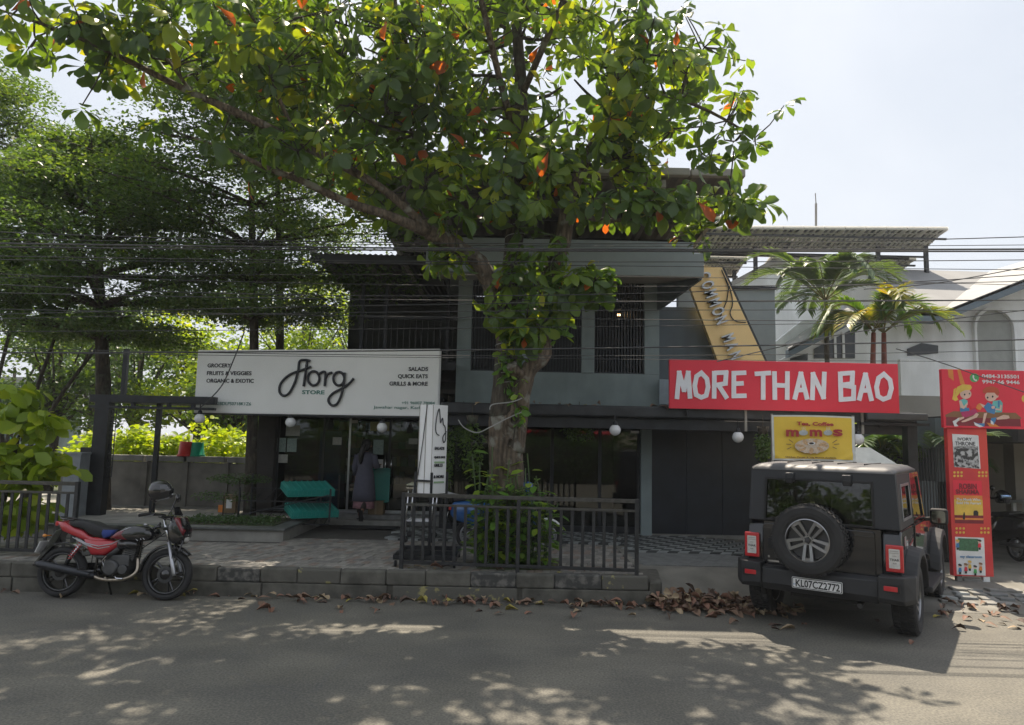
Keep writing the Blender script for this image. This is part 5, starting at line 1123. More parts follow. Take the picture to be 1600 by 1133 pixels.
# spare wheel on the tailgate
part('spare_carrier', MB().b2((-.24, -.70, .9), (.06, -.669, 1.2)), DRK, jp)
sp = wheel(jp, (-.075, -.80, 1.02), (R(90), 0, 0), 'spare_wheel')
ce = part('wheel_cap', MB().lathe([(.001, .09), (.028, .088), (.032, .072)], 16), GUNM, sp)
part('badge', MB().prism(rr(-.57, .715, -.44, .735, .003), -.672, -.6685), CHROME, jp); part('badge', MB().prism(rr(-.565, .76, -.545, .785, .004), -.672, -.6685), CHROME, jp)
part('exhaust_tip', MB().tube([(.35, .1, .36), (.4, -.7, .36)], .028, 10), GUNM, jp)
part('antenna', MB().tube([(.6, 1.9, 1.05), (.62, 1.8, 1.7)], .004, 5), DRK, jp)
part('fuel_flap', MB().b2((.806, -.42, .96), (.812, -.27, 1.1)), JP, jp, bevel=.004); part('side_sticker', MB().b2((.8065, -.22, .95), (.8085, -.12, 1.04)), LWH, jp)
# ================================================================== RED MOTORCYCLE
BR = mat('bike_red', (.42, .02, .03), .25, var=.08, coat=.8); BB = mat('bike_gloss_black', (.012, .012, .014), .2, coat=.8, var=.1); SEAT = mat('bike_seat', (.022, .022, .024), .7, bump=.2, bscale=120)
SBL = mat('seat_blue', (.02, .045, .22), .7); SILV = mat('bike_silver', (.42, .42, .44), .35, .8, var=.1); ENG = mat('engine_metal', (.09, .09, .092), .5, .7, var=.3, bump=.2); EXH = mat('exhaust_dark', (.04, .042, .048), .35, .6)
PIPE = mat('pipe_brown_chrome', (.35, .3, .24), .3, .9, var=.25, scale=20)
def xrot(c): return Matrix.Translation(c) @ Matrix.Rotation(R(90), 4, 'Y')
def bike_wheel(nm, parent, y, w=.1, rad=.3, nsp=5, m_rim=None):
    m_rim = m_rim or BB
    g = part(nm, MB().lathe([(rad - .075, -w * .36), (rad - .05, -w * .5), (rad - .022, -w * .46), (rad - .004, -w * .25), (rad, 0), (rad - .004, w * .25), (rad - .022, w * .46), (rad - .05, w * .5), (rad - .075, w * .36), (rad - .075, -w * .36)], 40, xrot((0, y, rad))), RUB, parent, smooth=True)
    rm = MB().lathe([(rad - .074, -w * .38), (rad - .07, -w * .42), (rad - .095, -w * .36), (rad - .1, 0), (rad - .095, w * .36), (rad - .07, w * .42), (rad - .074, w * .38)], 40, xrot((0, y, rad)))
    part('rim', rm, m_rim, g, smooth=True)
    T_ = xrot((0, y, rad)); sp = MB()
    for k in range(nsp):
        q = 2 * math.pi * k / nsp + .3
        for d in (-.14, .14):
            a = Vector((math.cos(q + d * .6) * .045, math.sin(q + d * .6) * .045, 0)); b = Vector((math.cos(q + d) * (rad - .09), math.sin(q + d) * (rad - .09), 0)); sp.tube([T_ @ a, T_ @ b], [.014, .010], 6)
    part('spokes', sp, m_rim, g); part('hub', MB().lathe([(.001, -.07), (.06, -.07), (.065, 0), (.06, .07), (.001, .07)], 20, T_), m_rim, g, smooth=True)
    part('brake_disc', MB().lathe([(.06, .055), (.1, .055), (.1, .06), (.06, .06)], 24, T_), ENG, g); return g
bk = thing('motorcycle', 'red and black motorcycle leaning on its stand against the kerb', 'motorcycle', (-5.51, 9.02, 0), rot=(0, R(-5), R(-92)))
bike_wheel('wheel', bk, 0, .12, .305, 5)
fw = thing('tmp', 'x x x x', 'x'); bpy.data.objects.remove(fw)
bike_wheel('wheel', bk, 1.32, .1, .31, 5)
def pf(P): return [((x - 355) / 496, .3 + (770 - y) / 496) for x, y in P]
def sidebody(nm, P, hw, m, bev=.02, taper=0, lab=None): return part(nm, MB().prism(pf(P), -hw, hw, 'x'), m, bk, lab, bevel=bev, seg=3, smooth=True)
def swell(nm, P, hw, m, par, k=.55):
    "side outline swollen to the middle, flat top view"
    Q = pf(P); cx = sum(p[0] for p in Q) / len(Q); cz_ = sum(p[1] for p in Q) / len(Q); secs = []
    for t_ in (-1, -.92, -.75, -.4, 0, .4, .75, .92, 1):
        s_ = {1: .62, .92: .82, .75: .93, .4: .99, 0: 1}[abs(t_)]
        secs.append([(t_ * hw, cx + (a - cx) * s_, cz_ + (b - cz_) * s_) for a, b in Q])
    return part(nm, MB().loft(secs), m, par, smooth=True)
seat = swell('seat', [(368, 462), (440, 452), (520, 462), (580, 486), (690, 506), (672, 545), (600, 565), (520, 540), (470, 505), (390, 490)], .125, SEAT, bk)
swell('seat_front', [(600, 500), (686, 507), (662, 548), (612, 564), (592, 530)], .131, SBL, bk)
swell('tail_cowl', [(298, 468), (345, 462), (400, 492), (470, 512), (540, 556), (600, 566), (640, 566), (600, 600), (540, 595), (480, 575), (330, 520)], .115, BR, bk)
swell('side_cover', [(480, 560), (560, 570), (640, 568), (736, 574), (700, 620), (640, 664), (545, 664), (520, 630)], .14, BR, bk)
sl = MB()
for P in ([(450, 560), (520, 590), (600, 606), (680, 590), (735, 560)], [(460, 572), (530, 604), (600, 620), (668, 606)], [(430, 556), (470, 575), (560, 608)]):
    pts = [(.1435, *q) for q in pf(P)]; sl.tube(pts, .0045, 5)
part('stripe', sl, SILV, bk)
tank = swell('fuel_tank', [(645, 560), (690, 520), (740, 490), (800, 474), (870, 480), (905, 500), (925, 530), (905, 562), (860, 574), (740, 570)], .155, BB, bk)
tp_ = MB()
for P in ([(700, 535), (760, 500), (820, 520), (860, 560)], [(680, 550), (745, 512), (800, 535), (840, 568)], [(720, 520), (790, 490), (850, 530), (880, 560)]):
    Q = pf([(q.x, q.y) for q in catmull([(a, b, 0) for a, b in P], 4)]); tp_.tube([(.150 - .08 * max(0, (z - .83)) ** 1 * 3, y, z) for y, z in Q], .0045, 5)
part('stripe', tp_, SILV, tank)
swell('tank_panel', [(652, 556), (700, 515), (760, 492), (740, 530), (780, 568), (700, 566)], .157, mat('bike_maroon', (.16, .012, .02), .25, coat=.8), tank)
part('filler_cap', MB().lathe([(.001, 0), (.032, 0), (.032, .012), (.001, .015)], 16, Matrix.Translation((0, .98, .895))), CHROME, tank, smooth=True)
swell('under_cover', [(545, 665), (640, 666), (720, 600), (735, 610), (660, 685), (600, 690)], .12, ENG, bk)
# engine
part('engine_block', MB().box((0, .72, .42), (.2, .3, .22)).lathe([(.001, -.15), (.085, -.15), (.1, -.12), (.1, .12), (.085, .15), (.001, .15)], 20, xrot((0, .66, .38))).lathe([(.001, -.14), (.06, -.14), (.06, .14), (.001, .14)], 16, xrot((0, .82, .36))), ENG, bk, bevel=.012)
cylm = MB()
for k in range(8): cylm.box((0, .84 + k * .004, .5 + k * .022), (.17, .16, .012), rx=R(-10))
part('cooling_fins', cylm.box((0, .86, .58), (.11, .11, .24), rx=R(-10)), ENG, bk)
part('air_box', MB().lathe([(.001, -.13), (.05, -.13), (.065, -.1), (.065, .1), (.05, .13), (.001, .13)], 18, xrot((0, .76, .66))).tube([(0.09, .76, .665), (.09, .95, .655)], [.06, .05], 12), BB, bk, smooth=True)
part('pedal', MB().tube([(.1, .7, .3), (.16, .78, .26), (.17, .86, .26)], .009, 6).tube([(.1, .66, .27), (.2, .66, .27)], .012, 6), CHROME, bk); part('carburettor', MB().box((.04, .62, .53), (.08, .1, .09)), SILV, bk, bevel=.015)
part('kick_lever', MB().tube([(.14, .6, .38), (.16, .57, .46), (.165, .62, .52)], .009, 6), CHROME, bk)
part('foot_peg', MB().tube([(.1, .45, .3), (.2, .45, .3)], .014, 6).tube([(.08, .3, .36), (.19, .3, .36)], .012, 6), RUB, bk)
fr = MB()
for P in ([(0, 1.16, .92), (0, .95, .72), (0, .93, .35), (0, .8, .22), (0, .45, .24)], [(0, 1.16, .88), (0, .6, .76), (0, .1, .8)], [(.06, .1, .8), (.06, .45, .55), (.06, .45, .26)], [(-.06, .1, .8), (-.06, .45, .55), (-.06, .45, .26)], [(.09, .45, .33), (.09, 0, .305)], [(-.09, .45, .33), (-.09, 0, .305)], [(.05, -.1, .86), (.05, .3, .8)], [(-.05, -.1, .86), (-.05, .3, .8)]): fr.tube(P, .017, 8)
part('frame', fr, BB, bk)
for s_ in (-1, 1):
    sh_ = part('shock_absorber', MB().tube([(s_ * .115, .07, .38), (s_ * .115, .25, .66)], .011, 8), CHROME, bk, smooth=True)
    P = []; 
    for k in range(60):
        q = k / 59; c = Vector((s_ * .115, .13 + .12 * q, .48 + .18 * q)); P.append(c + Vector((.026 * math.cos(q * 44), .026 * math.sin(q * 44) * .84, .026 * math.sin(q * 44) * -.54)))
    part('spring', MB().tube(P, .005, 5), BR, sh_)
part('exhaust', MB().tube([(.15, -.25, .41), (.15, -.2, .4), (.15, .3, .315), (.15, .5, .275)], [.03, .048, .046, .028], 14), EXH, bk, smooth=True)
part('exhaust_pipe', MB().tube(catmull([(.15, .49, .275), (.15, .62, .24), (.13, .85, .25), (.08, .97, .34), (.03, .94, .5)], 5), .02, 10), PIPE, bk, smooth=True)
part('chain_cover', MB().prism([(-.08, .28), (.5, .3), (.5, .42), (-.05, .4)], -.115, -.1, 'x'), BB, bk, bevel=.01)
part('rear_mudguard', MB().loft([[(-.07, .335 * math.cos(a) * 1.06, .305 + .335 * math.sin(a) * 1.06), (.07, .335 * math.cos(a) * 1.06, .305 + .335 * math.sin(a) * 1.06), (.07, .33 * math.cos(a), .305 + .33 * math.sin(a)), (-.07, .33 * math.cos(a), .305 + .33 * math.sin(a))] for a in [R(t_) for t_ in range(35, 150, 9)]])
     .prism([(-.29, .47), (-.36, .38), (-.335, .37), (-.12, .62), (-.05, .75), (-.02, .83), (-.12, .8)], -.07, .07, 'x'), BB, bk, bevel=.006)
part('tail_lamp', MB().box((0, -.12, .885), (.12, .05, .06)), LRED, bk, bevel=.012); part('grab_rail', MB().tube([(.1, .12, .93), (.1, -.05, .95), (0, -.12, .96), (-.1, -.05, .95), (-.1, .12, .93)], .012, 8), BB, bk, smooth=True)
part('number_plate', MB().box((0, -.3, .6), (.2, .008, .14), rx=R(-20)), WHP, bk)
for s_ in (-1, 1): part('indicator', MB().tube([(s_ * .04, -.18, .74), (s_ * .12, -.2, .74)], .008, 6).ball((s_ * .14, -.2, .74), .026, 10, .8), mat('amber', (.7, .25, .02), .2, coat=1) if s_ < 0 else bpy.data.materials['amber'], bk, smooth=True)
# front end, handlebar turned slightly
for s_ in (-1, 1):
    fk = part('fork_leg', MB().tube([(s_ * .085, 1.235, 1.0), (s_ * .085, 1.36, .62)], .017, 10), CHROME, bk, smooth=True)
    part('fork_slider', MB().tube([(s_ * .085, 1.335, .70), (s_ * .085, 1.44, .33), (s_ * .085, 1.445, .30)], [.022, .025, .02], 10), SILV, fk, smooth=True)
part('fork_yoke', MB().box((0, 1.24, 1.0), (.22, .06, .04)).box((0, 1.28, .86), (.22, .06, .04)), BB, bk, bevel=.01)
part('front_mudguard', MB().loft([[(-.06, 1.32 + .345 * math.cos(a), .31 + .345 * math.sin(a)), (0, 1.32 + .36 * math.cos(a), .31 + .36 * math.sin(a)), (.06, 1.32 + .345 * math.cos(a), .31 + .345 * math.sin(a)), (.065, 1.32 + .325 * math.cos(a), .31 + .325 * math.sin(a)), (-.065, 1.32 + .325 * math.cos(a), .31 + .325 * math.sin(a))] for a in [R(t_) for t_ in range(42, 186, 8)]]), BB, bk, smooth=True)
cw = swell('headlamp_cowl', [(1030, 415), (1070, 425), (1105, 480), (1115, 540), (1095, 585), (1050, 590), (1010, 560), (1000, 480)], .13, BB, bk)
part('headlamp', MB().lathe([(.001, .03), (.07, .02), (.085, 0), (.085, -.03)], 20, Matrix.Translation((0, 1.50, .78)) @ Matrix.Rotation(R(-80), 4, 'X')), LWH, cw, smooth=True)
swell('cowl_trim', [(1035, 418), (1068, 424), (1108, 500), (1112, 540), (1085, 500), (1050, 450)], .134, bpy.data.materials['bike_maroon'], cw)
part('windscreen', MB().loft([[(-.1, 1.38, 1.02), (.1, 1.38, 1.02), (.1, 1.385, 1.02), (-.1, 1.385, 1.02)], [(-.07, 1.34, 1.12), (.07, 1.34, 1.12), (.07, 1.345, 1.12), (-.07, 1.345, 1.12)]]), BB, cw)
part('crash_guard', MB().tube(catmull([(.1, 1.52, .72), (.14, 1.5, .6), (.1, 1.45, .56)], 4), .01, 6), BB, bk)
hb = part('handlebar', MB().tube(catmull([(.36, 1.08, 1.02), (.26, 1.14, 1.04), (.1, 1.22, 1.03), (0, 1.23, 1.01), (-.1, 1.22, 1.03), (-.26, 1.14, 1.04), (-.36, 1.08, 1.02)], 4), .012, 8), BB, bk, smooth=True)
for s_ in (-1, 1):
    part('grip', MB().tube([(s_ * .37, 1.075, 1.018), (s_ * .26, 1.14, 1.04)], .019, 10), RUB, hb, smooth=True); part('lever', MB().tube([(s_ * .24, 1.18, 1.03), (s_ * .38, 1.14, 1.0)], .007, 6), SILV, hb)
    part('mirror_stalk', MB().tube([(s_ * .24, 1.15, 1.05), (s_ * .27, 1.18, 1.2)], .007, 6), BB, hb); part('mirror', MB().lathe([(.001, .01), (.05, .008), (.06, -.005), (.05, -.02), (.001, -.03)], 18, Matrix.Translation((s_ * .28, 1.2, 1.23)) @ Matrix.Rotation(R(95), 4, 'X')), BB, hb, smooth=True)
part('cables', MB().tube(catmull([(.2, 1.16, 1.02), (.1, 1.4, .98), (.05, 1.36, .8), (.02, 1.1, .75)], 5), .006, 5).tube(catmull([(-.2, 1.16, 1.02), (-.1, 1.38, 1.0), (-.05, 1.2, .8), (0, .95, .6)], 5), .006, 5).tube(catmull([(.15, 1.2, 1.0), (.12, 1.42, .9), (.1, 1.4, .5)], 5), .006, 5), RUB, bk)
part('side_stand', MB().tube([(-.1, .5, .28), (-.22, .52, .02)], .012, 8), BB, bk); part('sari_guard', MB().tube([(-.16, -.05, .5), (-.16, .25, .52), (-.16, .25, .3), (-.16, 0, .32)], .008, 6), BB, bk)
# helmet resting on the right mirror
bpy.context.view_layer.update()
hc = bk.matrix_world @ Vector((.25, 1.24, 1.30))
hm = thing('helmet', 'glossy black full face helmet hung on the motorcycle handlebar', 'helmet', hc, rot=(R(-12), 0, R(95)))
sec = []
for k in range(13):
    a = math.pi * k / 12; z = -math.cos(a) * .13; r_ = math.sin(a) * .125 + .001 + (.02 if k in (2, 3) else 0)
    if k < 2: z = -.115; r_ = .085 + .015 * k
    sec.append([(r_ * .92 * math.cos(t_), r_ * 1.12 * math.sin(t_) + (-.02 if z < 0 and math.sin(t_) < 0 else 0) * 1, z + .02) for t_ in [2 * math.pi * j / 24 for j in range(24)]])
part('shell', MB().loft(sec), BB, hm, smooth=True)
part('visor', MB().lathe([(.128, -.03), (.134, 0), (.132, .035), (.122, .06)], 20, Matrix.Scale(1.1, 4, (0, 1, 0)) @ Matrix.Scale(.97, 4, (1, 0, 0)) @ Matrix.Translation((0, 0, .02)), R(200), R(340)), mat('visor', (.03, .03, .035), .05, coat=1), hm, smooth=True)
part('chin_vent', MB().box((0, -.15, -.055), (.08, .02, .02)), SILV, hm, bevel=.006)

# ================================================================== SCOOTERS
def scooter(name, lb, cat, body, loc, rz, light):
    s = thing(name, lb, cat, loc, rz)
    bike_wheel('wheel', s, 0, .1, .235, 5, SILV); bike_wheel('wheel', s, 1.25, .1, .235, 5, SILV)
    secs = []
    for (y, w, z0_, z1) in ((-.32, .06, .55, .70), (-.25, .13, .48, .76), (-.05, .17, .42, .79), (.2, .19, .34, .78), (.42, .17, .28, .74), (.5, .12, .28, .6)):
        secs.append([(-w, y, (z0_ + z1) / 2), (-w * .9, y, z1 - .04), (-w * .5, y, z1), (w * .5, y, z1), (w * .9, y, z1 - .04), (w, y, (z0_ + z1) / 2), (w * .85, y, z0_), (-w * .85, y, z0_)])
    part('rear_body', MB().loft(secs), body, s, smooth=True)
    part('seat', MB().loft([[(-w, y, z), (-w * .8, y, z + .08), (w * .8, y, z + .08), (w, y, z)] for y, w, z in ((-.28, .1, .76), (0, .14, .79), (.3, .13, .75), (.5, .1, .73))]), SEAT, s, bevel=.02, smooth=True)
    part('floorboard', MB().b2((-.16, .48, .27), (.16, .95, .32)), DRK, s, bevel=.01)
    part('apron', MB().loft([[(-w, y, z), (0, y + .07, z), (w, y, z), (w * .9, y - .03, z), (0, y + .02, z), (-w * .9, y - .03, z)] for y, w, z in ((1.0, .13, .3), (1.02, .19, .5), (.99, .2, .72), (.94, .14, .92), (.9, .09, .98))]), body, s, smooth=True)
    part('front_mudguard', MB().loft([[(-.065, 1.25 + .27 * math.cos(a), .235 + .27 * math.sin(a)), (0, 1.25 + .285 * math.cos(a), .235 + .285 * math.sin(a)), (.065, 1.25 + .27 * math.cos(a), .235 + .27 * math.sin(a)), (.06, 1.25 + .25 * math.cos(a), .235 + .25 * math.sin(a)), (-.06, 1.25 + .25 * math.cos(a), .235 + .25 * math.sin(a))] for a in [R(t_) for t_ in range(20, 165, 12)]]), light, s, smooth=True)
    part('head_cowl', MB().loft([[(-w, y, z), (-w * .7, y, z + .1), (w * .7, y, z + .1), (w, y, z), (w * .6, y, z - .04), (-w * .6, y, z - .04)] for y, w, z in ((.84, .1, .98), (.92, .15, 1.0), (1.0, .11, .98))]), body, s, smooth=True, bevel=.01)
    h = part('handlebar', MB().tube([(-.34, .84, 1.02), (-.12, .92, 1.04), (.12, .92, 1.04), (.34, .84, 1.02)], .013, 8), BB, s, smooth=True)
    for q in (-1, 1):
        part('grip', MB().tube([(q * .35, .835, 1.02), (q * .23, .88, 1.03)], .019, 8), RUB, h); part('mirror', MB().tube([(q * .22, .88, 1.04), (q * .26, .88, 1.2)], .006, 6).lathe([(.001, .01), (.05, .0), (.045, -.015), (.001, -.02)], 14, Matrix.Translation((q * .27, .88, 1.22)) @ Matrix.Rotation(R(80), 4, 'X')), BB, h, smooth=True)
    part('tail_lamp', MB().box((0, -.33, .66), (.2, .04, .07)), LRED, s, bevel=.012)
    part('grab_rail', MB().tube(catmull([(.12, 0, .82), (.13, -.25, .86), (.06, -.4, .9), (-.06, -.4, .9), (-.13, -.25, .86), (-.12, 0, .82)], 4), .014, 8), SILV, s, smooth=True)
    part('rear_mudguard', MB().box((0, -.33, .45), (.12, .03, .2), rx=R(25)), DRK, s, bevel=.01); pl_ = part('number_plate', MB().box((0, -.375, .53), (.2, .008, .11), rx=R(-15)), WHP, s)
    part('swing_arm', MB().tube([(.1, .35, .3), (.1, 0, .235)], .03, 8).tube([(-.12, .25, .28), (-.13, -.28, .3)], [.03, .05], 10), ENG, s, smooth=True)
    part('fork', MB().tube([(.05, 1.0, .75), (.05, 1.25, .235)], .016, 8).tube([(-.05, 1.0, .75), (-.05, 1.25, .235)], .016, 8), SILV, s, smooth=True)
    return s
SCB = mat('scooter_blue', (.02, .1, .3), .25, coat=.8)
scooter('scooter', 'blue scooter with white front mudguard parked behind the big trunk', 'scooter', SCB, (-.62, 11.7, PZ - .05), R(-86), WHP)
scooter('scooter', 'black scooter with chrome grab rail in the porch at the right edge', 'scooter', BB, (wx(1582, 870, 12.9), 12.75, .12), R(4), BB)
# black helmet on the porch scooter; its blue-white glint is the visor's colour
hq = W(1566, 778, 13.6); h2 = thing('helmet', 'dark helmet with a bright blue-white glint on the porch scooter', 'helmet', hq, R(20))
part('shell', MB().loft(sec), BB, h2, smooth=True); part('visor', MB().lathe([(.128, -.03), (.134, 0), (.132, .035), (.122, .06)], 20, Matrix.Scale(1.1, 4, (0, 1, 0)) @ Matrix.Translation((0, 0, .02)), R(200), R(340)), mat('glint_visor', (.3, .45, .7), .05, 1), h2, smooth=True)
t = thing('side_table', 'pale table standing behind the porch scooter', 'table', (wx(1585, 800, 14.4), 13.9, .1))
part('table_top', MB().b2((-.3, -.2, .95), (.6, .2, .99)), WHITEP, t, bevel=.005)
for x, y in ((-.25, -.15), (.55, -.15), (-.25, .15), (.55, .15)): part('leg', MB().b2((x - .03, y - .03, 0), (x + .03, y + .03, .949)), WHITEP, t)

# ================================================================== RAILINGS
RAIL = mat('railing_black', (.03, .031, .033), .5, .2, var=.35, scale=14, bump=.15)
RLT = mat('railing_top_paler', (.07, .068, .062), .4, .3, var=.3, scale=20)  # top and middle rails paler and browner than the bars
def railing(name, lb, A, B, z0_, h, nbar, posts):
    rz = math.atan2(B.y - A.y, B.x - A.x); L_ = (Vector((B.x, B.y)) - Vector((A.x, A.y))).length
    f = thing(name, lb, 'railing', (A.x, A.y, z0_), rz)
    part('top_rail', MB().b2((0, -.025, h - .05), (L_, .025, h)), RLT, f, bevel=.004); part('middle_rail', MB().b2((0, -.018, h - .165), (L_, .018, h - .135)), RLT, f, bevel=.003)
    part('bottom_rail', MB().b2((0, -.02, .05), (L_, .02, .09)), RAIL, f, bevel=.003)
    for p in posts:
        part('post', MB().b2((p * L_ - .025, -.028, -.02), (p * L_ + .025, .028, h - .051 if 0 < p < 1 else h + .004)), RAIL, f, bevel=.003)
    me = MB().b2((-.02, -.008, .091), (.02, .008, h - .166)).mesh('bar'); me.materials.append(RAIL)
    for k in range(nbar):
        x = L_ * (k + 1) / (nbar + 1)
        if any(abs(x - p * L_) < .03 for p in posts): continue
        o = bpy.data.objects.new('bar', me); COL.objects.link(o); o.parent = f; o.location = (x, 0, 0); o.rotation_euler = (0, random.uniform(-.006, .006), 0)
    return f
railing('railing', 'black steel railing on the kerb before the big tree', Vector((-1.40, 9.60, 0)), Vector((1.66, 9.36, 0)), .345, .97, 21, (0, .5, 1))
q0, q1 = Gp(112, 870, .345), Gp(112, 870, .345)
railing('railing', 'black steel railing left of the motorcycle at the photo edge', Vector((q0.x - 3.6, q0.y + .1, 0)), Vector((q0.x, q0.y, 0)), .345, 1.0, 27, (0, .5, 1))

# ================================================================== SHOP FRONT CLUTTER
CRT = mat('crate_teal', (.02, .27, .23), .4, var=.1, scale=3)
def crate(lb, loc, rot):
    c = thing('crate', lb, 'crate', loc, rot=rot)
    L_, Wd, H_ = (.66, .44, .17) if 'end' in lb else (.84, .54, .12)
    def wall(nm, a, b, ax):
        return part(nm, MB().b2(a, b), CRT, c)
    part('base', MB().b2((-L_ / 2, -Wd / 2, 0), (L_ / 2, Wd / 2, .012)), CRT, c)
    for s_ in (-1, 1):
        part('rim', MB().b2((-L_ / 2, s_ * Wd / 2 - .012, H_ - .03), (L_ / 2, s_ * Wd / 2 + .012, H_)), CRT, c, bevel=.003); part('rim', MB().b2((s_ * L_ / 2 - .012, -Wd / 2 + .0125, H_ - .03), (s_ * L_ / 2 + .012, Wd / 2 - .0125, H_)), CRT, c, bevel=.003)
        part('side', MB().b2((-L_ / 2, s_ * Wd / 2 - .006, .0125), (L_ / 2, s_ * Wd / 2 + .002, H_ - .031)), CRT, c); part('end', MB().b2((s_ * L_ / 2 - .006, -Wd / 2 + .0065, .0125), (s_ * L_ / 2 + .002, Wd / 2 - .0065, H_ - .031)), CRT, c)
        for k in range(11):
            x = -L_ / 2 + .03 + k * (L_ - .06) / 10; part('rib', MB().b2((x - .007, s_ * (Wd / 2 + .0025), .013), (x + .007, s_ * (Wd / 2 + .014), H_ - .031)), CRT, c)
        for k in range(7):
            y = -Wd / 2 + .04 + k * (Wd - .08) / 6; part('rib', MB().b2((s_ * (L_ / 2 + .0025), y - .007, .013), (s_ * (L_ / 2 + .014), y + .007, H_ - .031)), CRT, c)
    for k in range(8):
        x = -L_ / 2 + .04 + k * (L_ - .08) / 7; part('floor_rib', MB().b2((x - .012, -Wd / 2 + .01, -.016), (x + .012, Wd / 2 - .01, -.0005)), CRT, c)
    return c
rk = thing('crate_rack', 'black slanted metal rack holding the two teal crates beside the shop door', 'rack')
RKY = 13.15
ra, rb2 = wx(383, 780, RKY), wx(522, 780, RKY)
def stack_at(px, py, lb, tilt, rz):
    q = W(px, py, RKY); return crate(lb, (q.x, q.y, q.z + .13), (R(180 + tilt), R(0), R(rz)))
stack_at(481, 770, 'teal plastic crate on the upper shelf of the black rack', 13, 32); stack_at(487, 803, 'teal plastic crate on the lower shelf of the black rack', 13, 32)
for x in (ra, rb2):
    for y in (RKY - .28, RKY + .32): part('post', MB().b2((x - .014, y - .014, .52), (x + .014, y + .014, 1.2 + (y - RKY) * .35)), BLKM, rk)
for z_ in (W(484, 768, RKY).z - .09, W(490, 802, RKY).z - .09):
    for y in (-.28, .32): part('shelf_bar', MB().b2((ra, RKY + y - .01, z_ + y * .3), (rb2, RKY + y + .01, z_ + y * .3 + .02)), BLKM, rk)
    for k in range(9):
        x = ra + (rb2 - ra) * (k + .5) / 9; part('shelf_rod', MB().tube([(x, RKY - .28, z_ - .084 + .02), (x, RKY + .32, z_ + .096 + .02)], .006, 5), BLKM, rk)
part('brace', MB().tube([(ra, RKY - .29, .6), (rb2, RKY - .29, 1.0)], .01, 6), BLKM, rk)
qd = W(588, 790, 14.55); cb = thing('cardboard_box', 'brown cardboard box standing under the upright teal crate by the shop door', 'box', (qd.x, 14.6, .5))
bxh = wz(588, 783, 14.5) - .5
part('carton', MB().b2((-.15, -.12, 0), (.15, .12, bxh)), mat('cardboard', (.24, .17, .1), .85, var=.12, bump=.1), cb, bevel=.004); part('tape', MB().b2((-.02, -.1215, 0), (.02, -.1205, bxh)), mat('tape', (.3, .24, .16), .4), cb)
crate('teal plastic crate standing on end on the cardboard box', (qd.x, 14.66, .5 + bxh + .315), (R(90), R(90), R(8)))
# chrome luggage trolley
tq = Gp(625, 850, PZ); tl_ = thing('trolley', 'chrome two shelf trolley with cast wheels behind the left end of the railing', 'trolley', (tq.x + .05, tq.y + .15, PZ))
for x in (0, .42):
    for y in (0, .6): part('post', MB().tube([(x, y, .1), (x + .02, y, .5), (x + .04, y, .95)], .012, 8), CHROME, tl_, smooth=True); part('wheel', MB().lathe([(.001, -.015), (.05, -.015), (.055, 0), (.05, .015), (.001, .015)], 16, Matrix.Translation((x, y, .056)) @ Matrix.Rotation(R(90), 4, 'X')), RUB, tl_, smooth=True)
for z_ in (.35, .6):
    for k in range(6): part('shelf_rod', MB().tube([(.0, k * .12, z_), (.42, k * .12, z_)], .008, 6), CHROME, tl_)
    for x in (0, .42): part('shelf_rail', MB().tube([(x, 0, z_), (x, .6, z_)], .01, 6), CHROME, tl_)
part('top_shelf', MB().b2((-.0, -.02, .93), (.48, .62, .95)), mat('pale_tray', (.5, .5, .38), .5), tl_, bevel=.005); part('top_slat', MB().b2((0, -.025, .88), (.46, -.005, .9)), CHROME, tl_)

# ================================================================== WOMAN AT THE DOOR
SK = mat('skin', (.22, .11, .07), .5, var=.05); KUR = mat('kurta_grey', (.075, .075, .105), .8, var=.1, scale=12, bump=.15); PNK = mat('skirt_pink', (.34, .17, .2), .8, var=.25, scale=25); LEG = mat('legging_dark', (.035, .025, .022), .8); HAIR = mat('hair_black', (.008, .007, .007), .45, bump=.4, bscale=80)
wq = W(566, 820, 14.15); wm = thing('person', 'woman seen from behind in long grey tunic and pink skirt stepping to the shop door', 'person', (wq.x, 14.2, .43), R(-8))
me = bpy.data.meshes.new('body'); bm = bmesh.new(); lay = bm.verts.layers.skin.verify(); vs_ = {}
def jv(n, p, r): v = bm.verts.new(p); v[lay].radius = (r, r * .9); vs_[n] = v; return v
J = [('pelvis', (0, 0, .82), .12), ('waist', (0, -.01, .98), .105), ('chest', (0, 0, 1.16), .125), ('neckb', (0, .01, 1.29), .06), ('neck', (.0, .02, 1.35), .045), ('head', (0, .03, 1.43), .075), ('crown', (0, .03, 1.51), .07),
     ('ls', (-.15, 0, 1.25), .055), ('le', (-.2, -.02, 1.0), .038), ('lw', (-.2, .05, .79), .027), ('lh', (-.2, .08, .73), .03), ('rs', (.15, 0, 1.25), .055), ('re', (.23, .0, 1.02), .038), ('rw', (.21, .2, 1.05), .026), ('rh', (.2, .26, 1.06), .03),
     ('lh_', (-.08, 0, .78), .09), ('lk', (-.08, .03, .44), .055), ('la', (-.08, .0, .08), .035), ('lf', (-.08, .1, .035), .035), ('rh_', (.08, 0, .78), .09), ('rk', (.06, -.02, .42), .055), ('ra', (.05, -.22, .17), .035), ('rf', (.05, -.24, .04), .032)]
for n, p, r in J: jv(n, p, r)
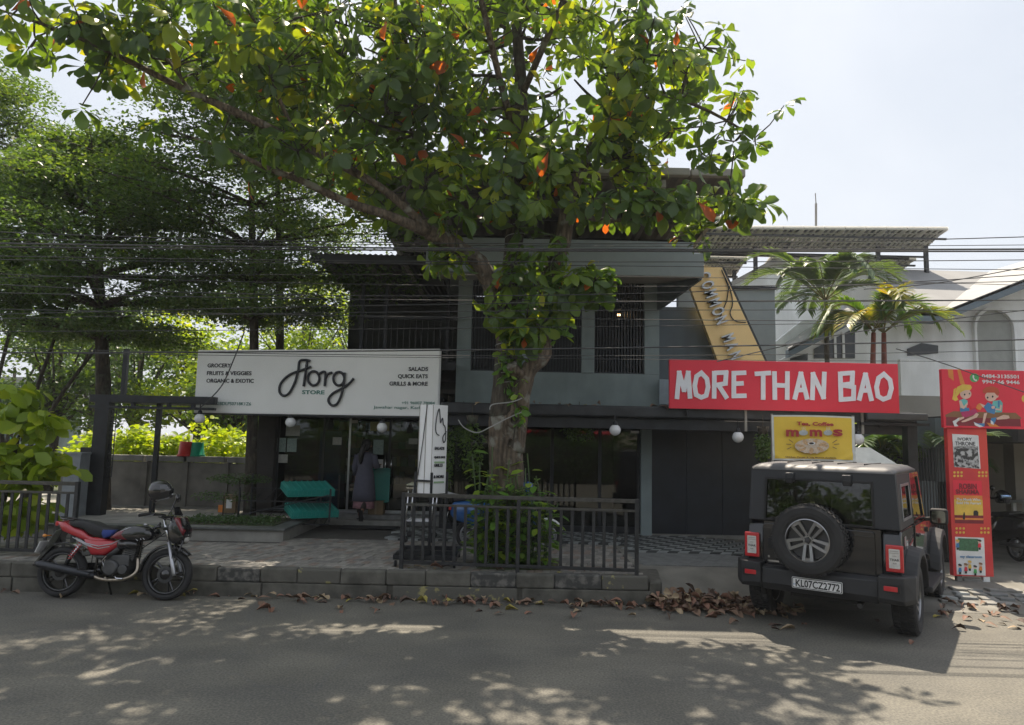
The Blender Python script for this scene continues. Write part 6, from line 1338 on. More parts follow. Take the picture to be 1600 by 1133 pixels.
for a, b in ('pelvis waist', 'waist chest', 'chest neckb', 'neckb neck', 'neck head', 'head crown', 'chest ls', 'ls le', 'le lw', 'lw lh', 'chest rs', 'rs re', 're rw', 'rw rh', 'pelvis lh_', 'lh_ lk', 'lk la', 'la lf', 'pelvis rh_', 'rh_ rk', 'rk ra', 'ra rf') and [q.split() for q in ('pelvis waist', 'waist chest', 'chest neckb', 'neckb neck', 'neck head', 'head crown', 'chest ls', 'ls le', 'le lw', 'lw lh', 'chest rs', 'rs re', 're rw', 'rw rh', 'pelvis lh_', 'lh_ lk', 'lk la', 'la lf', 'pelvis rh_', 'rh_ rk', 'rk ra', 'ra rf')]:
    bm.edges.new((vs_[a], vs_[b]))
vs_['pelvis'][lay].use_root = True
for hx, w0, dd in (('lh', (-.2, .08, .73), Vector((0, .25, -1))), ('rh', (.2, .26, 1.06), Vector((0, 1, .25)))):
    dd.normalize(); w0 = Vector(w0)
    for k in range(4):
        o_ = Vector(((k - 1.5) * .016, 0, 0)); a = bm.verts.new(w0 + o_ + dd * .035); a[lay].radius = (.009, .009); b = bm.verts.new(w0 + o_ + dd * (.07 + (.01 if k in (1, 2) else 0)) + Vector((0, .005, -.006))); b[lay].radius = (.007, .007)
        bm.edges.new((vs_[hx], a)); bm.edges.new((a, b))
    a = bm.verts.new(w0 + Vector((.035 if hx == 'lh' else -.035, .0, .0)) + dd * .02); a[lay].radius = (.009, .009); bm.edges.new((vs_[hx], a))
bm.to_mesh(me); bm.free(); me.materials.append(SK)
bo = bpy.data.objects.new('body', me); COL.objects.link(bo); bo.parent = wm; bo.modifiers.new('skin', 'SKIN').use_smooth_shade = True; bo.modifiers.new('sub', 'SUBSURF').levels = 1; bo.modifiers['sub'].render_levels = 1
def sect(z, rx_, ry_, cx=0, cy=0, wv=0, n=28): return [(cx + rx_ * math.cos(2 * math.pi * j / n) * (1 + wv * math.sin(j * 2.7)), cy + ry_ * math.sin(2 * math.pi * j / n) * (1 + wv * math.sin(j * 2.7 + 1)), z) for j in range(n)]
part('tunic', MB().loft([sect(.36, .235, .19, wv=.05), sect(.5, .22, .18, wv=.04), sect(.7, .2, .165, wv=.02), sect(.84, .185, .15), sect(.98, .15, .125), sect(1.1, .165, .135), sect(1.22, .19, .13), sect(1.28, .17, .1), sect(1.315, .08, .07)]), KUR, wm, smooth=True)
part('skirt', MB().loft([sect(.22, .21, .17, wv=.1), sect(.3, .205, .165, wv=.08), sect(.45, .19, .15, wv=.04)]), PNK, wm, smooth=True)
for s_, (a, b, c) in ((-1, ((-.155, 0, 1.25), (-.21, -.02, 1.0), (-.205, .04, .86))), (1, ((.155, 0, 1.25), (.24, .0, 1.02), (.225, .12, 1.04)))): part('sleeve', MB().tube([a, b, c], [.075, .058, .048], 12), KUR, wm, smooth=True)
part('leggings', MB().tube([(-.08, .02, .6), (-.08, .03, .44), (-.08, .0, .13)], [.1, .075, .05], 12), LEG, wm, smooth=True); part('leggings', MB().tube([(.08, 0, .6), (.06, -.02, .42), (.05, -.18, .21)], [.1, .075, .05], 12), LEG, wm, smooth=True)
part('hair', MB().loft([sect(1.33, .05, .04, 0, -.03), sect(1.38, .085, .07, 0, -.015), sect(1.45, .098, .1, 0, .01), sect(1.51, .092, .1, 0, .02), sect(1.56, .06, .065, 0, .025), sect(1.575, .01, .01, 0, .025)]), HAIR, wm, smooth=True)
part('ponytail', MB().tube(catmull([(0, -.06, 1.45), (-.01, -.13, 1.4), (-.04, -.15, 1.25), (-.05, -.14, 1.08)], 4), [.03, .035, .04, .045, .05, .055, .055, .055, .055, .05, .045, .035, .015], 10), HAIR, wm, smooth=True)
part('nose', MB().ball((0, .125, 1.44), .014, 8), SK, wm, smooth=True)
for s_ in (-1, 1): part('ear', MB().ball((s_ * .088, .03, 1.43), .022, 8), SK, wm, smooth=True); part('eye', MB().ball((s_ * .03, .105, 1.465), .012, 8), WHP, wm, smooth=True)
part('mouth', MB().box((0, .108, 1.395), (.04, .012, .01)), mat('lips', (.3, .08, .07), .5), wm)
for p in ((-.08, .06, .012), (.05, -.245, .03)): part('sandal', MB().prism([(p[0] - .04, p[1] - .1), (p[0] + .04, p[1] - .1), (p[0] + .045, p[1] + .1), (p[0] - .045, p[1] + .1)], p[2] - .012, p[2] + .008, 'z') if p[1] > 0 else MB().box((p[0], p[1] - .03, .1), (.085, .02, .22), rx=R(10)), DRK, wm, bevel=.006)
bpy.context.view_layer.update()
hp = wm.matrix_world @ Vector((.2, .33, 1.08)); solo('paper_bag', MB().box((0, 0, 0), (.1, .04, .17), rx=.1), WHP, 'small white paper held in the right hand of the woman', 'paper', loc=hp)
# ================================================================== VEGETATION
LALM = leafmat('almond_leaf', [(0, (.06, .105, .04)), (.35, (.09, .165, .035)), (.7, (.17, .25, .03)), (.9, (.32, .36, .03)), (.955, (.3, .26, .03)), (.97, (.42, .1, .03))], .5, .33, 1.6)
LFIN = leafmat('fine_leaf', [(0, (.05, .095, .045)), (.6, (.085, .155, .055)), (1, (.16, .23, .055))], .42, .42, 1.5)
LBRI = leafmat('bright_leaf', [(0, (.12, .19, .02)), (.6, (.24, .34, .03)), (1, (.42, .46, .04))], .45, .4, 1.7)
LMID = leafmat('mid_leaf', [(0, (.05, .095, .03)), (.6, (.09, .16, .035)), (1, (.18, .26, .04))], .4, .45, 1.6)
LPOT = leafmat('broad_leaf', [(0, (.06, .14, .03)), (.6, (.12, .24, .035)), (1, (.32, .42, .05))], .35, .35, 1.5)
LPAL = leafmat('palm_leaf', [(0, (.05, .11, .04)), (.5, (.08, .17, .03)), (.8, (.25, .28, .03)), (1, (.45, .32, .05))], .35, .4, 1.5)
LPAB = leafmat('bluish_palm_leaf', [(0, (.07, .13, .07)), (1, (.13, .2, .09))], .35, .4, 1.3)
def rdir(n):
    v = RN.normal(size=(n, 3)); return v / np.linalg.norm(v, axis=1, keepdims=True)
def in_ell(c, r, n, shell=.0):
    d = rdir(n); q = RN.uniform(shell, 1, n) ** (1 / 3.); return np.array(c)[None] + d * q[:, None] * np.array(r)[None]
def leafcloud(pos, size, TV=SM_V, TF=SM_F, up=.8, vr=(0, 1), wd_=1.0, droop=.2, sv=.3, vadd=None):
    n = len(pos); d = rdir(n); d[:, 2] = d[:, 2] * .45 - droop; nm = rdir(n) * (1 - up); nm[:, 2] += up
    ln = size * RN.uniform(1 - sv, 1 + sv, n); V, F = leaf_arrays(TV, TF, pos, d, nm, ln, wd_)
    vals = RN.beta(2, 2.2, n) * (vr[1] - vr[0]) + vr[0]
    if vadd is not None: vals = np.clip(vals + vadd, 0, 1)
    return V, F, vals, len(TV)
def leafpart(name, parent, arr, m, stuff=True):
    V, F, vals, per = arr; me = np_mesh(name, V, F, vals, per); me.materials.append(m)
    o = bpy.data.objects.new(name, me); COL.objects.link(o); o.parent = parent
    if stuff: o['kind'] = 'stuff'
    return o
# ---------------------------------------------------------------- the big almond tree
alm = thing('almond_tree', 'large broad leaved tree with forked trunk behind the kerb railing', 'tree')
PXM = FPX
def limb(nm, L, n=12, jit=.05, sub=3, m=None, bottom=0):
    P = catmull([W(a, b, c) for a, b, c, _ in L], sub); rs = []
    for i in range(len(L) - 1):
        for t_ in range(sub): u = t_ / sub; rs.append(((L[i][3] * (1 - u) + L[i + 1][3] * u) / 2) / PXM * L[i][2])
    rs.append(L[-1][3] / 2 / PXM * L[-1][2])
    part(nm, MB().tube(P, rs, n, jit=jit), m or BARK, alm, smooth=True)
    return [(p, r) for p, r in zip(P, rs)]
TY = 10.3
sk = []
g0_ = W(792, 862, TY)
sk += limb('trunk', [(794, 885, TY, 74), (793, 862, TY, 60), (792, 820, TY, 56), (792, 760, TY, 54), (790, 700, TY, 52), (787, 650, TY, 48)], 22, .05, 5)
sk += limb('trunk', [(787, 652, TY, 47), (788, 600, TY, 36), (790, 540, TY, 31), (797, 450, TY, 30), (806, 340, TY, 29), (812, 240, TY - .1, 25), (815, 150, TY - .2, 21), (806, 20, TY - .4, 16), (800, -150, TY - .8, 9)], 18, .035, 4, BARKD)
sk += limb('limb', [(800, 705, TY - .02, 40), (808, 650, TY - .06, 34), (816, 605, TY - .1, 30), (828, 575, TY - .12, 26), (850, 552, TY - .15, 25), (848, 500, TY - .1, 22), (856, 440, TY - .05, 24), (878, 380, TY, 28), (886, 330, TY, 26), (888, 305, TY, 22)], 12, .05)
part('branch_stub', MB().tube([W(818, 590, TY - .1), W(802, 577, TY - .25), W(799, 570, TY - .3)], [.11, .085, .08], 12, jit=.05), BARK, alm, smooth=True)
def knot(px, py, r_, dx=0):
    c = W(px, py, TY - .25); M_ = Matrix.Translation(c) @ Matrix.Rotation(R(90), 4, 'X') @ Matrix.Rotation(R(dx), 4, 'Y') @ Matrix.Scale(1.35, 4, (0, 1, 0))
    part('knot', MB().lathe([(r_ * 1.5, -.1), (r_ * 1.15, .0), (r_, .03), (r_ * .8, .025), (r_ * .6, -.01), (r_ * .3, -.03), (.001, -.03)], 14, M_), BARK, alm, smooth=True); part('knot_hollow', MB().lathe([(r_ * .62, .004), (r_ * .3, -.008), (.001, -.01)], 12, M_), BARKD, alm)
knot(803, 656, .075, 10); knot(797, 692, .045)
sk += limb('limb', [(888, 312, TY, 22), (905, 270, TY - .1, 20), (935, 215, TY - .2, 18), (975, 165, TY - .3, 16), (985, 120, TY - .3, 12), (1005, 40, TY - .4, 9), (1015, -80, TY - .7, 5)])
sk += limb('limb', [(884, 318, TY, 16), (862, 280, TY + .1, 13), (838, 250, TY + .2, 9), (822, 200, TY + .3, 5)])
sk += limb('limb', [(796, 560, TY, 20), (782, 512, TY - .05, 24), (770, 455, TY - .1, 27), (748, 412, TY - .2, 30), (710, 385, TY - .3, 28), (670, 362, TY - .5, 25)])
sk += limb('branch', [(672, 364, TY - .5, 20), (610, 338, TY - .8, 15), (540, 315, TY - 1, 13), (470, 282, TY - 1.2, 11), (415, 262, TY - 1.4, 9), (360, 235, TY - 1.6, 5), (300, 215, TY - 1.7, 3)])
sk += limb('branch', [(668, 360, TY - .5, 18), (640, 330, TY - .7, 14), (590, 290, TY - .9, 12), (540, 262, TY - 1.1, 13), (470, 225, TY - 1.3, 14), (390, 185, TY - 1.6, 13), (300, 145, TY - 1.8, 11), (200, 95, TY - 2.1, 9), (120, 58, TY - 2.3, 6), (20, 22, TY - 2.5, 4), (-70, -5, TY - 2.6, 2.5)])
sk += limb('branch', [(662, 365, TY - .45, 15), (660, 300, TY - .4, 11), (655, 210, TY - .3, 9), (640, 90, TY - .4, 7), (600, -60, TY - .8, 4)])
sk += limb('branch', [(980, 160, TY - .3, 10), (1040, 150, TY - .4, 7), (1110, 175, TY - .5, 5), (1180, 215, TY - .6, 3)])
sk += limb('branch', [(890, 330, TY, 12), (950, 345, TY - .1, 8), (1020, 335, TY - .2, 6), (1100, 325, TY - .2, 4), (1180, 320, TY - .3, 2.5)])
sk += limb('branch', [(470, 225, TY - 1.3, 8), (430, 140, TY - 1.6, 6), (400, 40, TY - 2, 5), (340, -80, TY - 2.4, 3)]); sk += limb('branch', [(300, 145, TY - 1.8, 6), (240, 60, TY - 2.1, 4), (200, -30, TY - 2.3, 3)])
sk += limb('branch', [(812, 240, TY - .1, 14), (780, 120, TY - 1, 11), (740, -60, TY - 2, 9), (700, -330, TY - 3, 5)]); sk += limb('branch', [(815, 150, TY - .2, 12), (880, 0, TY - 1.2, 9), (960, -200, TY - 2.2, 6), (1000, -420, TY - 3, 3)])
sk += limb('branch', [(740, -60, TY - 2, 7), (560, -160, TY - 2.6, 6), (360, -260, TY - 3.2, 3)])
clouds = [(830, 130, TY - .2, (2.9, 1.5, 1.5), 215), (560, 110, TY - .7, (1.9, 1.3, 1.15), 105), (320, 75, TY - 1.7, (1.7, 1.1, .62), 74), (90, 35, TY - 2.3, (.95, .8, .32), 26), (1040, 130, TY - .4, (1.15, 1.1, 1.05), 66),
          (1080, 325, TY - .3, (.95, .4, .28), 32), (720, 290, TY - .5, (1.6, .7, .7), 70), (470, 240, TY - 1.3, (1.5, .6, .35), 24), (860, 425, TY - .35, (.6, .35, .6), 25), (930, 270, TY - .3, (1.0, .8, .65), 46), (690, 400, TY - .45, (.4, .3, .18), 9),
          (930, 440, TY - .3, (.4, .3, .25), 9), (790, 470, TY - .35, (.4, .2, .45), 7), (625, 305, TY + 1.1, (1.0, .25, .5), 26), (490, 240, TY + 1.2, (1.7, .3, .6), 38), (1130, 230, TY - .5, (.45, .4, .25), 9), (600, 20, TY + 1.2, (2.6, .9, 1.0), 90), (800, 30, TY + 1.3, (1.9, .9, 1.0), 66), (330, -60, TY + 1.5, (2.2, .9, .7), 60), (700, 170, TY + .8, (2.3, .35, .7), 50),
          (700, -260, TY - 2.0, (3.3, 1.9, 1.0), 120), (300, -170, TY - 2.4, (2.4, 1.6, .8), 70), (900, -230, TY - 2.0, (1.2, 1.3, .9), 36), (828, 520, TY - .35, (.32, .2, .32), 12), (-60, -120, TY - 2.6, (1.6, 1.2, .5), 22)]
SKP = np.array([list(p) for p, r in sk]); SKR = np.array([r for p, r in sk])
twigs = MB(); LP, LD, LN, LL, LV = [], [], [], [], []
subn = []                                            # secondary nodes
for (px, py, Y, r, n) in clouds:
    c = W(px, py, Y)
    for k in range(max(3, n // 7)):
        p = Vector(in_ell(c, [q * .7 for q in r], 1)[0]); d = np.linalg.norm(SKP - np.array(p), axis=1) + (SKP[:, 2] > p.z) * .5; j = int(d.argmin()); a = Vector(SKP[j])
        mid = (a + p) / 2 + Vector((random.uniform(-.1, .1), random.uniform(-.1, .1), random.uniform(-.12, .05))); r0 = min(.035, SKR[j] * .6)
        P = catmull([a, mid, p], 4); twigs.tube(P, [r0 + (.012 - r0) * i / (len(P) - 1) for i in range(len(P))], 6, cap=False); subn += P[2:]
SB = np.array([list(p) for p in subn] + [list(p) for p in SKP[SKR < .07]])
ros = []
for (px, py, Y, r, n) in clouds:
    c = W(px, py, Y); Q = in_ell(c, r, n, .12)
    for q in Q:
        p = Vector(q); d = np.linalg.norm(SB - q, axis=1); j = int(d.argmin()); a = Vector(SB[j])
        if d[j] > .9: a = p + (a - p) * .55
        ax = (p - a); ax = ax.normalized() if ax.length > .02 else Vector((0, 0, 1))
        ax = (ax + Vector((0, 0, .45)) + Vector(rdir(1)[0]) * .25).normalized(); ros.append((p, ax))
        m_ = (a + p) / 2 + Vector((0, 0, random.uniform(-.06, .03))); twigs.tube([a, m_, p], [.012, .009, .007], 5, cap=False)
for (px, py, Y) in ((132, 100, TY - 2.4), (128, 165, TY - 2.4), (250, 185, TY - 1.9), (238, 200, TY - 1.9), (1155, 170, TY - .5), (1180, 228, TY - .6), (1225, 165, TY - .5), (1195, 315, TY - .3), (1160, 330, TY - .3), (1165, 95, TY - .5), (320, 150, TY - 1.7), (1100, 375, TY - .2), (1060, 370, TY - .2)):
    p = W(px, py, Y); ros.append((p, Vector((random.uniform(-.4, .4), -.2, .6)).normalized())); d = np.linalg.norm(SB - np.array(p), axis=1); a = Vector(SB[int(d.argmin())]); twigs.tube([a, (a + p) / 2 + Vector((0, 0, -.05)), p], [.011, .009, .007], 5, cap=False)
part('twigs', twigs, BARKD, alm, stuff=True)
for p, ax in ros:
    n = random.randint(6, 10); u = ax.orthogonal().normalized(); w = ax.cross(u); ph = random.random() * 6.3; vb = random.random() ** 1.3 * .62; big_ = random.uniform(.75, 1.12)
    if random.random() < .12: vb = random.uniform(.7, .85)
    for k in range(n):
        q = ph + 2.4 * k; el = random.uniform(-.55, .5); d = (u * math.cos(q) + w * math.sin(q)) * math.cos(el) + ax * math.sin(el)
        d = (d + Vector((0, 0, -random.uniform(.1, .5)))).normalized(); nn_ = (ax - d * ax.dot(d)).normalized() + Vector(rdir(1)[0]) * .25
        LP.append(p + d * .03 + ax * random.uniform(-.05, .03)); LD.append(d); LN.append(nn_); LL.append(random.uniform(.21, .36) * big_); LV.append(.985 if random.random() < .016 else (.93 if random.random() < .014 else min(.88, max(0, vb + random.uniform(-.12, .16)))))
LP, LD, LN, LL, LV = (np.array([list(x) if isinstance(x, Vector) else x for x in a]) for a in (LP, LD, LN, LL, LV))
# the 300 leaves nearest the camera and in the frame are single parts
fx = 800 + (LP[:, 0] / LP[:, 1]) * FPX; fy = 566 + 120 - (LP[:, 2] - CAM_H) / LP[:, 1] * FPX
score = LP[:, 1] / LL + ((fx < 0) | (fx > 1600) | (fy < 10)) * 1000; order = np.argsort(score)
single = order[:296]; rest_ = order[296:]
def curled(k):
    V = BIG_V.copy(); r_ = np.random.RandomState(k); V[:, 1] *= r_.uniform(.82, 1.12); V[:, 2] = V[:, 2] * r_.uniform(.2, 2.2) - r_.uniform(-.1, .35) * V[:, 0] ** 2 + r_.uniform(-.1, .1) * V[:, 1] + r_.uniform(-.02, .02, len(V)) * (V[:, 0] > .1); return V
CV = [curled(k) for k in range(8)]; grp = RN.randint(0, 8, len(rest_)); vs1, fs1, vv1, off = [], [], [], 0
for k in range(8):
    s_ = rest_[grp == k]; V_, F_ = leaf_arrays(CV[k], BIG_F, LP[s_], LD[s_], LN[s_], LL[s_] * RN.uniform(.75, 1.1, len(s_)), 1.0); vs1.append(V_); fs1.append(F_ + off); off += len(V_); vv1.append(LV[s_])
leafpart('leaves', alm, (np.concatenate(vs1), np.concatenate(fs1), np.concatenate(vv1), len(BIG_V)), LALM)
for i in single:
    V_, F_ = leaf_arrays(CV[i % 8], BIG_F, np.zeros((1, 3)), LD[i:i + 1], LN[i:i + 1], LL[i:i + 1], 1.0)
    me = np_mesh('leaf', V_, F_, LV[i:i + 1], len(BIG_V)); me.materials.append(LALM); o = bpy.data.objects.new('leaf', me); COL.objects.link(o); o.parent = alm; o.location = LP[i]
# coil of pale cable round the trunk
coil = []
for k in range(260):
    u = k / 259; py = 610 - u * 260; c = W(789 + (17 * u if u > .3 else 6 * u), py, TY); q = u * 2 * math.pi * 17; rr_ = .165 - .02 * u; coil.append(c + Vector((math.cos(q) * rr_, math.sin(q) * rr_, 0)))
cc = solo('trunk_cable', MB().tube([p - coil[0] for p in coil], .007, 5), mat('pale_cable', (.3, .3, .29), .5), 'pale cable coiled many times round the upper trunk of the big tree', 'cable', loc=coil[0])
for i, L in enumerate([[(816, 622), (800, 628), (770, 632), (765, 640)], [(815, 644), (790, 655), (765, 668), (745, 676), (725, 668), (716, 656)]]):
    P = catmull([W(a, b, TY - .33) for a, b in L], 6); solo('trunk_cable', MB().tube([p - P[0] for p in P], .008, 6), bpy.data.materials['pale_cable'], ('short pale cable crossing the trunk at canopy height', 'pale cable looping from the trunk towards the box sign')[i], 'cable', loc=P[0])
t = thing('creeper', 'small leaved creeper growing up the fork of the big trunk', 'creeper')
pos = np.concatenate([in_ell(W(a_, b_, TY - .22), (r1, .14, r2), n_) for a_, b_, r1, r2, n_ in ((800, 560, .2, .5, 110), (835, 480, .3, .4, 120), (815, 420, .25, .4, 90), (868, 500, .25, .35, 80), (900, 455, .35, .25, 80), (812, 640, .12, .3, 40), (775, 470, .2, .2, 40), (940, 430, .25, .15, 40))])
leafpart('leaves', t, leafcloud(pos, .13, OV_V, OV_F, .3, (.1, .9), 1.1, .5), LPOT); part('stem', MB().tube([W(801, 700, TY - .3), W(808, 640, TY - .28), W(806, 560, TY - .22), W(830, 480, TY - .2), W(826, 400, TY - .2)], .012, 5).tube([W(806, 560, TY - .22), W(860, 500, TY - .25), W(940, 430, TY - .25)], .008, 5), BARKD, t)
# shrub round its foot
def stems(nm, lb, cat, spots, hgt, lsize, m, nper=14, TV=OV_V, TF=OV_F, droop=.25, lean=.25, parent=None, vr=(0, 1)):
    t = parent or thing(nm, lb, cat); P_, D_, N_, L_, V_ = [], [], [], [], []
    sm_ = MB()
    for (x, y, z) in spots:
        h = hgt * random.uniform(.6, 1.1); top = Vector((x + random.uniform(-lean, lean), y + random.uniform(-lean, lean), z + h)); a = Vector((x, y, z)); P = catmull([a, (a + top) / 2 + Vector((random.uniform(-.06, .06), random.uniform(-.06, .06), .03)), top], 5); sm_.tube(P, .009, 5, cap=False)
        for k in range(nper):
            u = .15 + .85 * k / nper; p = P[min(len(P) - 1, int(u * (len(P) - 1)))]; q = k * 2.4 + random.uniform(-.4, .4); d = Vector((math.cos(q), math.sin(q), random.uniform(-.2, .7) - droop))
            P_.append(list(p + d.normalized() * .05)); D_.append(list(d)); N_.append([random.uniform(-.3, .3), random.uniform(-.3, .3), 1]); L_.append(lsize * random.uniform(.6, 1.2)); V_.append(min(1, max(0, random.betavariate(2, 2) * (vr[1] - vr[0]) + vr[0])))
    V, F = leaf_arrays(TV, TF, P_, D_, N_, L_, 1.0); part('stems', sm_, mat('green_stem', (.06, .1, .03), .6) if 'green_stem' not in bpy.data.materials else bpy.data.materials['green_stem'], t, stuff=True)
    leafpart('leaves', t, (V, F, V_, len(TV)), m); return t
random.seed(21)
struct('tree_pit_soil', MB().b2((-.45, 9.78, PZ - .03), (.78, 10.8, PZ + .0)), EARTH, bevel=.01)
cx_, cy_ = W(792, 820, 10.0).x, 9.95
stems('shrub', 'leafy green shrub with broad leaves round the foot of the big trunk', 'shrub', [(cx_ + random.uniform(-.42, .55), 9.78 + random.uniform(0, .3), PZ) for _ in range(42)], 1.12, .19, LPOT, 16, vr=(.15, 1))
stems('shrub', 'taller yellowish leafy stems standing left and right of the big trunk', 'shrub', [(cx_ + q, 9.85 + random.uniform(0, .15), PZ) for q in (-.4, -.36, -.3, -.24, -.2, .0, .05, .16, .22, .3, .38)], 1.6, .21, LPOT, 10, vr=(.5, 1), lean=.12)
for i, (px, yt, yb, Y, r_, lb) in enumerate([(738, 655, 752, 11.4, .2, 'hanging basket plant left of the big trunk'), (1192, 672, 722, 11.8, .13, 'hanging plant left of the yellow banner'), (700, 640, 770, 12.2, .12, 'dark creeper climbing behind the box sign'), (724, 650, 690, 12.3, .15, 'small creeper under the canopy left of the trunk'), (905, 650, 690, 12.5, .3, 'ivy trails under the canopy right of the trunk')]):
    t = thing('hanging_plant', lb, 'plant'); a, b = W(px, yt, Y), W(px, yb, Y); n = 420; pos = in_ell((a + b) / 2, (r_, r_, (a.z - b.z) / 2), n)
    leafpart('leaves', t, leafcloud(pos, .06, OV_V, OV_F, .4, (.0, .7), droop=.5), LMID); part('stem', MB().tube([(a.x, a.y, a.z + .25), (a.x, a.y, b.z)], .006, 5), BARKD, t)
    if i in (0, 1): part('pot', MB().lathe([(.001, -.07), (.07, -.07), (.1, .06), (.09, .06), (.001, .03)], 14, Matrix.Translation(a)), BARKD, t, smooth=True)

# ---------------------------------------------------------------- fine leaved layered trees
def fine_tree(nm, lb, px, py0, py1, Y, levels, m, lsize=.085, per=900, trunk_px=15, lean=0, group=None, vr=(0, 1), thick=.1, nb=7, zb=.3):
    t = thing(nm, lb, 'tree', group=group); top = W(px + lean, py1, Y); bot = Vector((W(px, py0, Y).x, Y, zb)); P = catmull([bot, bot.lerp(top, .35) + Vector((.05, 0, 0)), bot.lerp(top, .7) + Vector((-.05, 0, 0)), top], 5)
    r0 = trunk_px / 2 / FPX * Y; part('trunk', MB().tube(P, [r0 * (1.15 - .95 * i / (len(P) - 1)) for i in range(len(P))], 10, jit=.05), BARKD, t, smooth=True)
    br = MB(); pos = []; vadd = []
    for (py, rad) in levels:
        z = W(px, py, Y).z; f = max(0, min(1, (z - bot.z) / (top.z - bot.z))); c = bot.lerp(top, f); ph = random.random() * 6
        for k in range(nb):
            q = ph + 2 * math.pi * k / nb + random.uniform(-.3, .3); L_ = rad * random.uniform(.75, 1.1); e = c + Vector((math.cos(q) * L_, math.sin(q) * L_, random.uniform(-.05, .3) * L_ * .5 + .1)); mid = (c + e) / 2 + Vector((0, 0, .12))
            Q = catmull([c, mid, e], 5); br.tube(Q, [r0 * .38 * (1 - .85 * i / (len(Q) - 1)) for i in range(len(Q))], 6, cap=False)
            for j in range(3):
                cc_ = Q[4 + 3 * j if 4 + 3 * j < len(Q) else -1]; sr_ = .25 + .3 * L_ * (.45 + .25 * j)
                for _ in range(3):
                    e2 = cc_ + Vector((random.uniform(-1, 1), random.uniform(-1, 1), random.uniform(-.1, .12))) * sr_; br.tube([cc_, (cc_ + e2) / 2 + Vector((0, 0, .03)), e2], [.012, .009, .005], 4, cap=False)
                n_ = int(per / nb * (.6 + .3 * j)); pp = in_ell(cc_, (sr_, sr_, thick), n_); pp[:, 2] -= .12 * ((pp[:, 0] - cc_.x) ** 2 + (pp[:, 1] - cc_.y) ** 2) / sr_ ** 2; pos.append(pp); vadd.append(np.full(n_, random.uniform(-.22, .22)))
    part('branches', br, BARKD, t, stuff=True); leafpart('crown', t, leafcloud(np.concatenate(pos), lsize, SM_V, SM_F, .65, vr, vadd=np.concatenate(vadd)), m); return t
random.seed(5)
fine_tree('fine_leaved_tree', 'fine leaved tree in flat layers with straight trunk beside the steel pergola', 158, 800, 230, 14.3, [(530, 1.7), (478, 2.9), (430, 2.9), (385, 2.3), (335, 2.2), (290, 1.6), (250, 1.0)], LFIN, per=3700, trunk_px=26, nb=9, thick=.2, vr=(0, .9))
fine_tree('fine_leaved_tree', 'fine leaved layered tree rising behind the middle of the white shop board', 400, 640, 60, 13.9, [(500, 1.6), (440, 2.4), (385, 2.8), (320, 2.8), (255, 2.7), (195, 2.2), (140, 1.8), (90, 1.2), (60, .7)], LFIN, per=3500, trunk_px=17, nb=9, thick=.2, vr=(.05, 1))
fine_tree('fine_leaved_tree', 'slimmer fine leaved tree close to the dark deck roof', 440, 640, 30, 16.4, [(440, 1.0), (360, 1.5), (280, 1.6), (210, 1.5), (150, 1.4), (90, 1.1), (50, .7)], LFIN, per=1700, trunk_px=14, nb=6, thick=.2)
fine_tree('feathery_tree', 'feathery pale green tree at the far left edge above the wires', -60, 800, 90, 16.5, [(420, 1.6), (330, 2.0), (270, 2.1), (215, 2.1), (165, 1.9), (125, 1.4)], LMID, lsize=.1, per=2300, trunk_px=22, thick=.3, vr=(.1, 1))
# big-leaved dark tree at the left edge
t = thing('broad_leaved_tree', 'dark large leaved tree at the left edge with leaning stems', 'tree'); pos = np.concatenate([in_ell(W(a, b, 14.6), (.6, .5, .36), n) for a, b, n in ((30, 300, 70), (80, 290, 60), (20, 380, 110), (60, 450, 120), (110, 420, 80), (10, 470, 110), (90, 500, 60), (20, 420, 90), (45, 345, 60), (15, 250, 40))])
leafpart('crown', t, leafcloud(pos, .27, OV_V, OV_F, .5, (0, .8), 1.1, .35), LFIN)
for i, L in enumerate([[(35, 690), (60, 600), (85, 530), (110, 470)], [(45, 700), (100, 610), (150, 545)], [(-10, 350), (50, 290), (130, 225)], [(5, 700), (-5, 600), (20, 500), (40, 400)]]):
    part('stem', MB().tube([W(a, b, 14.6) for a, b in L], [.045, .04, .03, .02][:len(L)], 8), BARKD, t, smooth=True)
part('stem', MB().tube([W(20, 800, 11.3), W(60, 760, 11.4), W(96, 718, 11.6)], [.09, .08, .07], 8), BARKD, t, smooth=True)
# bright bush at the left
t = thing('bush', 'sunlit yellow green large leaved bush beyond the left railing', 'bush'); pos = np.concatenate([in_ell(W(a + random.uniform(-12, 12), b + random.uniform(-14, 14), 10.5), (r * .6, .4, r2 * .5), n) for a, b, r, r2, n in [(20, 640, .5, .5, 60), (55, 665, .5, .5, 60), (85, 700, .35, .3, 40), (5, 700, .6, .5, 70), (-50, 640, .8, .8, 120), (60, 735, .5, .35, 70), (20, 780, .8, .4, 90), (30, 610, .3, .3, 26), (100, 730, .2, .2, 14), (10, 820, .9, .3, 70), (75, 650, .2, .3, 18), (-20, 750, .6, .6, 80)]])
leafpart('leaves', t, leafcloud(pos, .27, OV_V, OV_F, .45, (.1, 1), 1.2, .45), LBRI)
part('stem', MB().tube([W(-10, 850, 10.5), W(10, 760, 10.5), W(30, 680, 10.5)], [.05, .04, .02], 7), BARKD, t)
